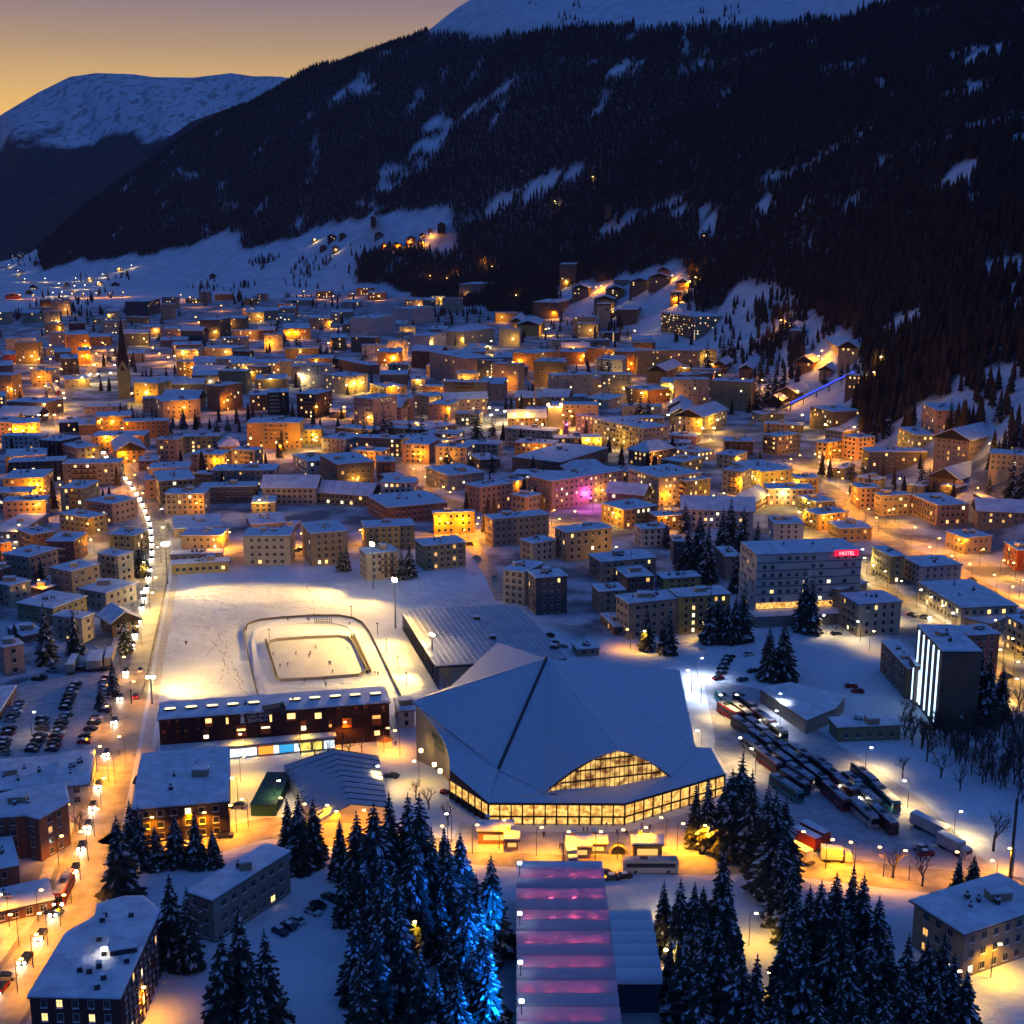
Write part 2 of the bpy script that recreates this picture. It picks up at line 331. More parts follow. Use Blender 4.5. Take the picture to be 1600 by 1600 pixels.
ridge('far_mountain', [(-400, 300), (-100, 235), (0, 180), (60, 142), (110, 118), (150, 113), (210, 115), (240, 120), (300, 120), (360, 112), (395, 118), (440, 118), (520, 135), (700, 160)], 10500, 3600, 55, mountmat('alpine_snow', 420, 1150, 1, 1), 1.0)
ridge('middle_mountain', [(-500, 395), (-100, 372), (0, 352), (60, 322), (100, 296), (150, 268), (250, 222), (300, 188), (390, 157), (450, 127), (560, 80), (700, 60)], 7000, 1500, 25, mountmat('wooded_ridge', 560, 1900, 0, 4), 4.0)

# ------------------------------------------------------------------ forest on the slopes
FARFIR = mat('far_needles', (.052, .040, .036), .95, noise=.5, nscale=.05)
def lowfir(seed):
    r = random.Random(seed); mb = MB(); n = 7
    for k in range(5):
        z0 = .10+k*.17; z1 = z0+.34; rad = .185*(1-k*.17)
        ang = r.random()*6
        pts = []
        for i in range(n*2):
            a = ang+math.pi*i/n; rr = rad*(1.0 if i % 2 else .55)*r.uniform(.8, 1.15)
            pts.append((math.cos(a)*rr, math.sin(a)*rr, z0-(.03 if i % 2 else 0)))
        top = (0, 0, min(1.0, z1))
        for i in range(n*2): mb.face([pts[i], pts[(i+1) % (n*2)], top])
    mb.bar((0, 0, -.1), (0, 0, .2), .02, 0, 4)
    return mb.mesh('fir_shape', [FARFIR])
def scatter(name, pts, src, smin, smax, label, cat='forest'):
    me = bpy.data.meshes.new(name); me.from_pydata([tuple(p) for p in pts], [], [])
    o = link(name, me); tag(o, label, cat, None, 'stuff')
    ng = bpy.data.node_groups.new(name, 'GeometryNodeTree')
    ng.interface.new_socket('Geometry', in_out='INPUT', socket_type='NodeSocketGeometry'); ng.interface.new_socket('Geometry', in_out='OUTPUT', socket_type='NodeSocketGeometry')
    a = ng.nodes.new('NodeGroupInput'); z = ng.nodes.new('NodeGroupOutput'); ip = ng.nodes.new('GeometryNodeInstanceOnPoints'); oi = ng.nodes.new('GeometryNodeObjectInfo')
    oi.inputs['Object'].default_value = src; oi.inputs['As Instance'].default_value = True
    rv = ng.nodes.new('FunctionNodeRandomValue'); rv.data_type = 'FLOAT_VECTOR'; rv.inputs[0].default_value = (-.03, -.03, 0); rv.inputs[1].default_value = (.03, .03, 6.28)
    rs = ng.nodes.new('FunctionNodeRandomValue'); rs.data_type = 'FLOAT'; rs.inputs[2].default_value = smin; rs.inputs[3].default_value = smax
    ng.links.new(a.outputs[0], ip.inputs['Points']); ng.links.new(oi.outputs['Geometry'], ip.inputs['Instance']); ng.links.new(rv.outputs[0], ip.inputs['Rotation']); ng.links.new(rs.outputs[1], ip.inputs['Scale']); ng.links.new(ip.outputs[0], z.inputs[0])
    md = o.modifiers.new('wood', 'NODES'); md.node_group = ng
rng = np.random.default_rng(3)
cand = []
d = 560.0
while d < 5000:
    st = 6.4 if d < 1500 else (7.8 if d < 2600 else 9.5)
    na_ = int(1.15*d/st); a = np.linspace(-.42, .62, na_)+rng.uniform(-.5, .5, na_)*st/d
    dd_ = d+rng.uniform(-.5, .5, na_)*st
    cand.append(np.stack([dd_*np.sin(a), dd_*np.cos(a)], -1)); d += st
cand = np.concatenate(cand); m = infor(cand[:, 0], cand[:, 1]); cand = cand[m]
cz = tz(cand[:, 0], cand[:, 1])
# leave out the back sides of the crests, which the photograph shows nothing of
vis = np.ones(len(cand), bool)
for t_ in np.linspace(.3, .98, 60):
    xr = cand[:, 0]*t_; yr = cand[:, 1]*t_; zr = CH+(cz+18-CH)*t_
    vis &= tz(xr, yr) < zr+4
cand = cand[vis]; cz = cz[vis]
P3 = np.stack([cand[:, 0], cand[:, 1], cz-.5], -1); sel = rng.integers(0, 3, len(P3))
for k_ in range(3):
    so_ = bpy.data.objects.new('fir_shape', lowfir(20+k_))
    scatter('hillside_forest', P3[sel == k_], so_, 11+k_, 19+k_*2, 'dark dense conifer forest covering the mountainside above the town')
print('forest', len(P3))
# ------------------------------------------------------------------ buildings
# unit window: 1 m wide, 1 m high, facing -y, standing a little proud of the wall
def window_mesh(pane, style):
    mb = MB(); t = .09
    mb.face([(-.5, -.03, 0), (.5, -.03, 0), (.5, -.03, 1), (-.5, -.03, 1)], 0)
    for (x, z, sx, sz) in ((-.5-t/2, .5, t, 1+2*t), (.5+t/2, .5, t, 1+2*t), (0, 1+t/2, 1, t), (0, -t/2, 1.0, t)): mb.box(x, -.05, z, sx, .12, sz, 1)
    if style == 1: mb.box(0, -.045, .5, .06, .05, 1, 1)
    if style == 2:
        mb.box(0, -.045, .5, .06, .05, 1, 1); mb.box(0, -.05, .62, 1, .03, .05, 1)
    mb.box(0, -.13, -.13, 1.24, .2, .07, 2)
    return mb.mesh('window', [pane, FRAME, ROOFSNOW])
WIN_D = [window_mesh(GLASS, s) for s in (0, 1, 2)]
WIN_L = [window_mesh(p, s) for p in WL for s in (1, 2)]
def fold(poly):
    n = len(poly); a = sum(poly[i].x*poly[(i+1) % n].y-poly[(i+1) % n].x*poly[i].y for i in range(n))
    return poly if a > 0 else poly[::-1]
FOOT = []      # occupied ground: (x, y, radius)
NB = [0]
def put_windows(t, base, poly, H, s, lit, rr, style=None, cap=90, z0=0.0):
    lit = lit*(.62 if s > 1.3 else .85)
    """windows of every facade that looks towards the valley road side, each its own part"""
    n = len(poly); cx = sum(p.x for p in poly)/n; cy = sum(p.y for p in poly)/n
    far = s < 2.0; mid = s < 2.7
    if cap >= 80 and s < 2.0: step, ww, wh, keep = 3.6, 1.7, 1.6, .95; lit = max(lit*1.8, .45)
    elif s < 1.05: step, ww, wh, keep = 6.0, 1.9, 1.6, .5
    elif far: step, ww, wh, keep = 4.2, 1.35, 1.5, .66
    elif mid: step, ww, wh, keep = 3.5, rr.uniform(1.2, 1.6), 1.5, .9
    else: step, ww, wh, keep = rr.uniform(2.7, 3.5), rr.uniform(1.0, 1.5), rr.uniform(1.3, 1.7), .97
    if style == 'wide': ww = step*.82
    st = max(1, round(H/3.1)); sh = H/st; todo = []
    mi = rr.randrange(3)
    for i in range(n):
        a, b = poly[i], poly[(i+1) % n]; e = (b-a); W = e.length
        if W < 3: continue
        nrm = Vector((e.y, -e.x, 0)).normalized(); mid_ = (a+b)/2
        if nrm.dot(Vector((-mid_.x, -mid_.y, 0)).normalized()) < .06: continue
        k = max(1, int((W-1.0)/step)); off = (W-(k-1)*step)/2; u = e.normalized(); rot = math.atan2(u.y, u.x)
        colbal = rr.randrange(k) if k > 2 else -1
        for fl in range(st):
            for j in range(k):
                if rr.random() > keep: continue
                p = a+u*(off+j*step)+nrm*.03
                todo.append((p, fl*sh+sh*.30+z0, rot, ww, min(wh, sh*.55), rr.random() < (lit if j != colbal else lit*2.2)))
    if len(todo) > cap: todo = rr.sample(todo, cap)
    for p, z, rot, ww_, wh_, on in todo:
        me = rr.choice(WIN_L) if on else WIN_D[mi]
        link('window', me, t, (p.x-base.x, p.y-base.y, z), (0, 0, rot), (ww_, 1, wh_))
    return len(todo)
def balconies(t, base, poly, H, fi, rr, depth=1.3, frac=(.1, .9)):
    n = len(poly); a, b = poly[fi % n], poly[(fi+1) % n]; u = (b-a); W = u.length; u.normalize(); nrm = Vector((u.y, -u.x, 0))
    st = max(1, round(H/3.1)); sh = H/st; w = W*(frac[1]-frac[0])
    mb = MB(); mb.box(0, -depth/2, 0, w, depth, .18, 0, mtop=1); mb.box(0, -depth+.05, .55, w, .08, .95, 2)
    me = mb.mesh('balcony', [wallmat('beige'), ROOFSNOW, wallmat(rr.choice(['brown', 'beige', 'dark brown', 'cream']))])
    c = a+u*(W*(frac[0]+frac[1])/2)-base
    for fl in range(1, st): link('balcony', me, t, (c.x, c.y, fl*sh), (0, 0, math.atan2(u.y, u.x)))
def rooftop(t, base, poly, H, rr, near):
    """chimneys, hatches and vents on a flat roof"""
    cs = sum(poly, Vector((0, 0, 0)))/len(poly); k = rr.randrange(1, 3) if not near else rr.randrange(3, 8)
    for i in range(k):
        q = cs+sum(((p-cs)*rr.uniform(0, .6) for p in poly), Vector((0, 0, 0)))*.62
        mb = MB(); big = i == 0 and rr.random() < .55
        if big: sx, sy, sz = rr.uniform(2.5, 5), rr.uniform(2, 3.5), rr.uniform(1.4, 2.4); nm = 'roof_housing'
        else: sx, sy, sz = rr.uniform(.5, 1.2), rr.uniform(.5, 1.1), rr.uniform(.8, 1.6); nm = 'chimney'
        mb.box(0, 0, sz/2-.2, sx, sy, sz, 0); mb.box(0, 0, sz-.2+.14, sx+.2, sy+.2, .28, 1)
        if not big: mb.box(0, 0, sz+.28, sx*.5, sy*.5, .3, 0)
        link(nm, mb.mesh(nm, [wallmat('dark grey') if not big else wallmat('beige'), ROOFSNOW]), t, (q.x-base.x, q.y-base.y, H+.45), (0, 0, rr.uniform(0, .4)))
def snowroof(name, poly, z, over, th, t, base):
    """flat roof: dark fascia with a lumpy blanket of snow on it"""
    n = len(poly); c = sum(poly, Vector((0, 0, 0)))/n; mb = MB()
    def grow(k): return [(p.x-base.x+(p-c).normalized().x*k, p.y-base.y+(p-c).normalized().y*k) for p in poly]
    mb.prism(grow(over), z, z+.22, 0); 
    o1 = grow(over-.12); o2 = grow(over-.15); o3 = grow(over-.75)
    b = len(mb.v); mb.v += [(x, y, z+.222) for x, y in o1]+[(x, y, z+.222+th*.7) for x, y in o2]+[(x, y, z+.222+th) for x, y in o3]
    for r_ in range(2):
        for i in range(n):
            j = (i+1) % n; mb.f.append([b+r_*n+i, b+r_*n+j, b+(r_+1)*n+j, b+(r_+1)*n+i]); mb.m.append(1)
    mb.f.append([b+2*n+i for i in range(n)]); mb.m.append(1)
    return link(name, mb.mesh(name, [FASCIA, ROOFSNOW]), t)
def gableroof(poly, z, rise, over, t, base, hip=False, axis=None):
    # poly of four corners; the ridge runs along the longer side unless axis is given
    P = [p-base for p in poly]; l0 = (P[1]-P[0]).length; l1 = (P[2]-P[1]).length
    if axis is None: axis = 0 if l0 > l1 else 1
    if axis == 1: P = P[1:]+P[:1]
    c = sum(P, Vector((0, 0, 0)))/4; u = (P[1]-P[0]).normalized(); v = (P[3]-P[0]).normalized()
    Q = [P[0]-u*over-v*over, P[1]+u*over-v*over, P[2]+u*over+v*over, P[3]-u*over+v*over]
    ins = (P[3]-P[0]).length*.5 if hip else 0
    Ra = (Q[0]+Q[3])/2+u*ins; Rb = (Q[1]+Q[2])/2-u*ins
    if hip and (Rb-Ra).dot(u) < 0: Ra = Rb = (Ra+Rb)/2
    mb = MB()
    for dz, mi, g in ((0, 0, 0), (.24, 1, .0)):
        h = .24 if mi == 0 else .45
        E = [Vector((q.x, q.y, z+dz)) for q in Q]; A = Vector((Ra.x, Ra.y, z+dz+rise)); B = Vector((Rb.x, Rb.y, z+dz+rise)); H_ = Vector((0, 0, h))
        if mi == 1:
            cc = Vector((c.x, c.y, z)); E = [e_+(Vector((c.x, c.y, e_.z))-e_).normalized()*.15 for e_ in E]
        for tri in ([E[0]+H_, E[1]+H_, B+H_, A+H_], [E[2]+H_, E[3]+H_, A+H_, B+H_]): mb.face(tri, mi)
        mb.face([E[1]+H_, E[2]+H_, B+H_], mi); mb.face([E[3]+H_, E[0]+H_, A+H_], mi)
        for i in range(4): mb.face([E[i], E[(i+1) % 4], E[(i+1) % 4]+H_, E[i]+H_], mi)
        if not hip:
            mb.face([E[1], E[2], B], mi); mb.face([E[3], E[0], A], mi)
            for a_, b_ in ((E[1], B), (B, E[2]), (E[3], A), (A, E[0])): mb.face([a_, b_, b_+H_, a_+H_], mi)
        else: mb.face([E[0], E[1], E[2], E[3]], mi)
    roof = link('roof', mb.mesh('roof', [FASCIA, ROOFSNOW]), t)
    g = MB()
    if not hip:
        for (a_, b_, r_) in ((P[0], P[3], None), (P[1], P[2], None)):
            m_ = (a_+b_)/2; up = rise*((a_-b_).length/((a_-b_).length+2*over))
            g.face([(a_.x, a_.y, z), (b_.x, b_.y, z), (m_.x, m_.y, z+up)], 0)
    ch = MB(); ch.box(0, 0, .4, .9, .9, 2.2, 0); ch.box(0, 0, 1.6, 1.1, 1.1, .3, 1)
    q = Ra.lerp(Rb, .3); link('chimney', ch.mesh('chimney', [wallmat('beige'), ROOFSNOW]), roof, (q.x+v.x*1.2, q.y+v.y*1.2, z+rise*.75))
    return g
STY = ['one-storey', 'two-storey', 'three-storey', 'four-storey', 'five-storey', 'six-storey', 'seven-storey', 'eight-storey', 'nine-storey', 'tall']
def building(p0, p1, p2, hpx, col='cream', roof='f', lit=.15, label=None, cat='building', name='apartment_block', style=None, desc=None, bal=0, group='buildings of the snowy town', H=None, cap=None, over=.7, near=None, square=True, ground=None):
    gb = G(p1[0], p1[1]+hpx) if ground is None else ground
    if H is None:
        d = math.hypot(gb.x, gb.y); H = CH+d*ray(*p1)[2]-gb.z
    H = max(2.6, H); zt = gb.z+H
    a, b, c = U(p0[0], p0[1], zt), U(p1[0], p1[1], zt), U(p2[0], p2[1], zt)
    if square:      # true right angle at the near corner
        e0 = a-b; e1 = c-b; l1 = e1.length; l0 = e0.length
        if l0 >= l1:
            q = Vector((-e0.y, e0.x, 0)).normalized(); q = q if q.dot(e1) > 0 else -q; e1 = q*max(5, e1.dot(q))
        else:
            q = Vector((-e1.y, e1.x, 0)).normalized(); q = q if q.dot(e0) > 0 else -q; e0 = q*max(5, e0.dot(q))
        for _ in range(1):
            if e0.length > 95: e0 = e0.normalized()*95
            if e1.length > 95: e1 = e1.normalized()*95
        poly = [b+e0, b, b+e1, b+e0+e1]
    else: poly = [a, b, c, a+c-b]
    poly = fold([Vector((p.x, p.y, 0)) for p in poly])
    cen = sum(poly, Vector((0, 0, 0)))/4; base = Vector((cen.x, cen.y, gb.z)); s = ppm(gb.x, gb.y, gb.z)
    NB[0] += 1; rr = random.Random(NB[0]*13+5)
    if roof == 'g' or roof == 'h': name = 'chalet' if roof == 'g' else name
    t = link(name, None, None, tuple(base))
    low = min(float(tz(p.x, p.y)) for p in poly)-gb.z-1.5; low = max(low, -14)
    rise = 0
    mb = MB(); mb.prism([(p.x-base.x, p.y-base.y) for p in poly], low, H, 0)
    if roof in 'gh':
        rise = min(5.5, .30*min((poly[1]-poly[0]).length, (poly[2]-poly[1]).length)+.8)
        g = gableroof(poly, H, rise, 1.2, t, base, roof == 'h')
        n0 = len(mb.v); mb.v += g.v; mb.f += [[i+n0 for i in f] for f in g.f]; mb.m += g.m
    else:
        snowroof('roof', poly, H, over, .42, t, base)
        # stepped attic storey on some flats
        rooftop(t, base, poly, H, rr, s > 2.2 if near is None else near)
    link('wall', mb.mesh('wall', [wallmat(col)]), t)
    cp = cap if cap is not None else (84 if s > 2.6 else 80) if bal else (84 if s > 2.6 else 44 if s > 2.0 else 22 if s > 1.3 else 9)
    put_windows(t, base, poly, H, s, lit, rr, style, cp)
    if bal or (s > 1.6 and rr.random() < .28 and roof == 'f' and H > 8 and label is None):
        for fi in range(4):
            a_, b_ = poly[fi], poly[(fi+1) % 4]; e = b_-a_; nrm = Vector((e.y, -e.x, 0)).normalized()
            if nrm.dot(Vector((-cen.x, -cen.y, 0)).normalized()) > .35:
                f0 = rr.uniform(.05, .5); balconies(t, base, poly, H, fi, rr, 1.3, (f0, min(.95, f0+.45)) if not bal else (.06, .94)); break
    st = round(H/3.1); stn = STY[min(9, max(1, st))-1]
    kind = {'f': 'flat-roofed block', 'g': 'gabled house', 'h': 'hip-roofed house'}[roof]
    FOOT.append((cen.x, cen.y, max((p-cen).length for p in poly)))
    FOOT_POLY.append([(p.x, p.y) for p in poly])
    if label: tag(t, label, cat, group)
    else: pend(t, desc or f'{col} {stn} {kind}', cen.x, cen.y-2, 'building' if roof == 'f' else 'house', group)
    return t, base, poly, H
FOOT_POLY = []
def tile(ox, oy, rows):
    for ln in rows.strip().splitlines():
        f = ln.split(); v = list(map(float, f[0].split(',')))
        c = f[1].replace('_', ' ') if len(f) > 1 else 'beige'; rf = f[2] if len(f) > 2 else 'f'; lt = float(f[3]) if len(f) > 3 else .15; bal = 1 if len(f) > 4 else 0
        p = [(ox+v[i]/4, oy+v[i+1]/4) for i in (0, 2, 4)]
        building(p[0], p[1], p[2], v[6]/4, c, rf, lt, bal=bal)
tile(0, 400, '''
20,1392,270,1388,330,1335,115 ochre f .25
-60,1485,180,1480,200,1445,110 green f .25
350,1465,530,1455,620,1408,140 green f .3
535,1530,700,1555,800,1510,120 pink f .2
380,1175,480,1205,625,1190,130 grey f .05
250,1150,370,1160,505,1130,150 maroon f .05
35,1250,290,1245,295,1200,100 brown f .2
570,1130,900,1125,905,1095,90 ochre f .12
700,1165,730,1222,905,1213,80 ochre g .25
565,1290,640,1312,740,1290,60 dark_brown f .1
1140,1132,1370,1128,1350,1110,100 yellow f .18
975,1148,1105,1150,1100,1132,128 beige f .1
1190,1240,1385,1245,1370,1215,108 grey f .1
870,1275,985,1280,1000,1250,60 orange f .1
930,1332,1180,1325,1170,1290,80 beige f .1
985,1398,1220,1395,1175,1335,150 olive f .15
1030,1492,1275,1490,1255,1455,130 beige f .08
905,1392,985,1400,990,1372,115 pink f .1
1250,1450,1600,1443,1580,1415,100 dark_grey f 0
1215,1362,1370,1370,1360,1350,65 slate f 0
1450,1212,1590,1220,1600,1200,120 grey f .15
1370,1185,1490,1190,1480,1160,60 pink h .1
835,792,985,798,1085,780,125 yellow f .12
1015,912,1250,897,1240,875,108 beige f .15
1330,802,1370,815,1510,795,160 brown f .45
1210,725,1390,745,1400,712,100 dark_grey f .1
1260,572,1450,580,1455,560,70 beige f .3
1080,548,1250,555,1260,535,68 ochre f .3
1330,642,1500,650,1560,630,60 cream f .35
1440,665,1600,670,1600,640,90 cream f .4
380,632,490,640,480,615,100 dark_brown f .1
340,592,445,600,440,575,56 slate f .1
20,612,155,615,150,590,50 red f 0
410,492,555,490,540,465,125 orange f .1
485,582,560,590,555,570,85 orange f .1
400,762,560,770,555,745,50 cream f .1
40,912,280,920,280,890,80 brown f .15
-60,1030,70,1040,110,1005,112 pink f .05
74,1045,250,1042,240,1012,112 pink f .05
370,1022,490,1040,490,1005,58 dark_brown f .1
492,1042,610,1055,610,1015,58 brown f .1
600,1002,820,1000,820,970,105 brown f .35
-30,782,90,790,130,770,86 grey f .2
-30,682,80,685,80,655,78 slate f .3
-40,862,30,880,40,850,95 grey f .3
770,288,920,285,1000,265,90 dark_grey f .5
665,346,745,345,745,330,58 cream f .3
1280,392,1370,400,1440,385,118 brown f .35
1392,392,1530,390,1550,375,66 brown f .3
885,440,1000,445,1020,430,60 pink f .1
1030,450,1190,455,1200,438,60 pink f .15
560,500,690,505,700,485,55 orange f .1
1000,530,1170,525,1180,505,40 slate f .05
800,600,900,610,905,590,50 grey f .1
''')
tile(400, 400, '''
-60,1047,275,1045,260,1015,160 ochre f .1
277,1080,410,1085,400,1060,92 yellow f .1
440,1128,560,1150,680,1120,90 white f .08
230,1245,320,1290,400,1255,100 white f .06
400,1245,505,1306,745,1292,175 brown f .06
750,1255,760,1290,865,1275,120 brown f .02
768,1365,938,1452,1050,1440,60 cream f .02
1060,1322,1200,1377,1420,1352,95 blue-grey f .12
955,1152,1080,1182,1150,1142,120 pink f .02
1152,1150,1165,1162,1310,1145,60 dark_grey f .7
1050,1052,1100,1075,1255,1055,66 olive f .1
565,892,730,897,880,872,190 pink f .12
882,890,985,890,975,865,130 pink f .3
290,852,370,867,475,842,150 dark_brown f .55
460,967,560,975,560,955,40 slate f 0
425,742,560,757,690,740,108 cream f .3
710,802,810,822,910,805,56 yellow f .6
250,642,480,640,470,620,66 brown f .15
482,640,700,685,770,680,58 brown f .15
230,692,445,687,440,668,108 pink f .12
-20,672,190,670,200,645,66 beige f .3
0,762,190,770,200,740,58 slate f .1
70,842,205,852,200,830,140 dark_brown f .15
-40,862,70,870,70,845,95 brown f .4
1085,600,1310,645,1428,622,170 pink f .4
1290,590,1430,600,1440,575,60 pink f .1
1490,632,1600,635,1600,605,88 cream f .15
1410,772,1540,802,1570,762,108 pink f .1
985,862,1080,882,1180,862,112 cream f .25
1085,922,1210,932,1270,907,98 pink f .15
990,492,1085,502,1190,482,88 white f .05
1245,460,1300,477,1490,452,88 cream h .2
1335,167,1400,177,1530,160,78 pink f .35
905,322,980,332,1110,315,98 white f .15
655,377,740,392,860,370,115 white f .1
330,382,465,387,465,368,68 beige f .25
150,322,245,327,250,310,70 beige f .2
170,437,340,452,330,420,66 ochre f .3
0,337,145,342,150,320,56 pink f .15
465,502,560,512,560,490,78 orange f .3
765,592,910,602,915,575,86 orange f .45
780,727,945,742,950,715,76 slate f .03
970,767,1060,772,1060,750,66 beige f .25
695,1500,820,1577,1200,1545,105 salmon f .02
1300,1427,1400,1452,1600,1422,150 pink f .06
-20,1522,120,1545,130,1500,58 beige f .02
1330,1242,1400,1277,1570,1290,56 brown f .2
620,515,760,520,770,505,45 pink f .15
870,420,940,425,950,405,45 white f .1
950,270,1120,278,1125,262,40 pink f .25
630,195,740,200,740,183,42 brown f .5
700,225,810,230,815,215,40 brown f .5
380,215,470,220,480,205,40 brown f .4
190,270,360,278,370,262,30 beige f .15
540,285,650,290,660,270,32 cream f .2
470,345,600,352,610,335,30 beige f .3
1090,450,1190,460,1200,440,52 pink f .12
1330,560,1440,570,1440,548,44 beige f .3
''')
tile(800, 400, '''
0,402,60,412,90,375,70 olive g .1
40,422,170,432,240,372,70 yellow g .1
185,277,290,292,380,270,98 brown f .2
660,332,780,337,840,300,86 brown f .25
890,347,1150,382,1390,370,145 beige f .5 b
0,602,130,612,300,592,104 ochre f .3
160,652,300,662,340,640,96 pink f .2
300,592,450,602,480,580,76 orange f .2
640,582,850,602,1040,600,88 pink f .15
885,702,960,722,1060,682,78 brown g .1
990,742,1080,747,1255,732,152 slate f .08
930,782,1080,792,1090,765,95 blue-grey f .12
710,822,850,842,950,822,84 orange f .25
380,772,440,782,570,752,98 cream f .1
480,882,600,902,715,872,58 cream f .1
330,985,400,995,540,1010,120 yellow f .4
510,1020,820,1082,970,1062,150 cream f .3 b
1140,962,1190,1012,1345,962,105 cream g .35
1330,822,1480,832,1530,792,76 brown f .4
980,1122,1150,1132,1190,1112,48 pink f .05
30,1250,300,1292,600,1202,88 brown f .05
245,1322,350,1342,590,1330,80 brown h .1
730,1212,850,1232,1010,1202,88 brown h .4
940,1272,1060,1292,1190,1262,76 olive f .3
1000,1202,1150,1232,1230,1210,58 cream f .6
1300,1232,1400,1252,1470,1225,86 cream f .3
1370,1292,1560,1352,1640,1302,108 yellow f .35
1300,1342,1440,1352,1500,1330,140 cream f .1
140,1372,250,1412,700,1342,180 pink f .2
725,1332,920,1387,1170,1352,190 cream f .45
940,1392,1090,1412,1240,1392,158 brown f .15 b
495,1557,700,1592,910,1562,112 ochre f .4
0,1492,90,1512,190,1490,120 beige f .05
-20,1392,30,1412,100,1390,86 beige f .05
1420,1500,1480,1560,1600,1490,66 pink g .08
320,42,400,52,440,30,108 brown f .45
415,192,480,202,550,185,52 brown g .5
590,202,700,210,705,182,44 orange g .4
750,152,860,162,900,132,38 brown g .3
880,112,990,132,1010,110,36 brown g .2
1030,160,1110,168,1120,145,28 orange g .5
920,80,980,90,1000,65,34 brown g .2
1000,217,1060,227,1080,202,54 brown f .2
1270,672,1330,682,1380,652,54 dark_brown g .1
980,940,1110,950,1120,915,60 brown g .3
990,985,1120,1000,1130,960,60 dark_brown g .2
650,335,640,345,720,330,40 brown f .2
1430,700,1500,710,1530,680,54 brown g .1
520,265,640,272,660,250,50 slate g .05
640,145,730,150,735,135,22 grey f .05
''')
tile(1200, 400, '''
360,522,440,572,545,540,66 cream g .15
490,560,565,578,670,552,64 beige g .4
200,652,280,667,330,650,48 orange g .3
340,702,400,717,460,680,28 beige g .1
535,732,600,752,690,730,86 brown f .5
100,837,180,862,270,830,48 dark_brown g .1
15,892,80,907,130,885,38 dark_brown g .05
265,942,410,977,550,960,104 brown f .3
0,1112,60,1132,205,1112,116 beige f .3 b
380,1082,470,1102,580,1085,56 grey f .05
470,1122,565,1142,670,1130,136 pink f .05
345,1152,380,1172,470,1150,105 ochre f .25
965,922,1050,967,1170,950,145 pink f .3
815,1072,920,1122,1000,1100,105 green f .35
1120,1112,1260,1157,1440,1112,145 pink g .15
1065,1362,1190,1402,1350,1352,58 brown g .1
190,1502,300,1542,385,1520,85 slate f .1
120,1370,180,1392,320,1390,115 yellow f .3
520,1422,560,1452,680,1440,125 pink f .1
550,1382,680,1402,765,1390,56 beige f .08
665,1482,710,1502,890,1495,125 beige f .12
890,1492,1060,1562,1250,1550,125 pink f .12 b
-20,1342,110,1357,150,1300,56 cream f .4
450,1302,480,1332,545,1300,56 beige f .1
1280,1482,1440,1582,1640,1590,56 white f .02
160,455,230,470,270,450,34 slate f .0
870,1430,960,1445,1050,1425,46 beige f .05
1090,1430,1180,1450,1260,1430,44 slate f .0
''')
tile(0, 800, '''
110,570,330,607,540,530,105 olive f .01
328,652,510,672,630,642,150 cream f .04
625,652,700,702,850,662,85 brown g .05
495,482,660,512,850,450,108 cream f .06
610,262,735,282,855,257,165 cream f .06
310,352,445,377,622,327,138 beige f .06
55,252,180,287,360,232,145 beige f .05
320,167,460,187,540,132,138 salmon f .06
680,142,840,152,905,112,125 olive f .3
110,112,200,147,310,117,108 brown f .1
370,12,560,42,645,12,105 olive f .08
-40,112,120,127,300,15,50 grey f .4
0,442,60,467,190,432,140 cream f .05
188,472,270,487,345,462,50 dark_brown f .1
-60,832,20,852,145,827,180 pink f .04
-60,350,-5,362,50,342,98 salmon f .05
-60,182,0,202,45,182,125 salmon f .1
1085,95,1388,92,1372,15,55 beige f .03
1130,152,1385,152,1370,105,85 cream f .03
1065,272,1385,262,1370,237,45 beige f .05
1070,332,1430,312,1420,288,60 yellow f .02
1520,155,1810,152,1795,102,180 cream f .04
45,722,140,780,250,732,38 slate f 0
-140,1130,0,1252,100,1092,40 salmon f .02
1740,120,1810,112,1880,60,30 slate f 0
''')
tile(400, 800, '''
325,120,570,120,505,55,200 beige f .15 b
680,102,990,87,940,47,145 yellow f .03
635,232,690,267,890,247,165 cream f .03
985,177,1050,217,1310,192,150 olive f .12
1065,0,1110,10,1365,2,128 ochre f .08
1430,22,1480,50,1830,18,170 beige f .06
-30,85,190,68,150,5,45 blue-grey f .1
''')
tile(800, 800, '''
65,172,130,202,275,177,118 cream f .06
275,97,340,132,625,102,178 beige f .08
480,267,560,317,900,287,128 pink f .04
640,347,720,412,885,402,88 brown f .15
485,457,545,502,710,492,128 beige f .02
890,387,950,422,1180,407,68 yellow f .04
640,527,730,577,1050,543,220 beige f .05
0,335,78,382,200,320,210 cream f .04
84,373,150,417,345,402,230 dark_grey f .08
760,82,810,112,985,102,108 white f .04
990,152,1010,187,1075,182,145 slate f .02
1270,222,1335,282,1430,277,145 pink f .05
870,2,910,32,1115,17,86 brown f .2
555,642,640,722,655,700,50 salmon f .03
380,822,410,862,545,852,30 beige f 0
''')
tile(1200, 800, '''
385,452,455,492,620,442,180 beige f .12
500,512,570,582,835,562,200 cream f .1 b
650,222,770,282,855,277,168 olive f .08
850,287,965,347,1210,332,120 white f .06
940,442,1210,602,1540,577,120 cream f .35
1240,612,1390,702,1640,602,58 beige f .1
1490,652,1640,732,1700,700,200 cream f .3 b
365,62,445,107,650,102,78 ochre f .1
210,-8,320,22,500,2,98 ochre f .15
0,32,40,77,225,77,98 white f .04
1150,122,1230,167,1400,152,98 beige f .06
1480,192,1560,242,1650,232,128 red f .05
360,1292,440,1352,830,1337,86 olive f 0
710,812,870,982,960,960,190 brown f .08
''')
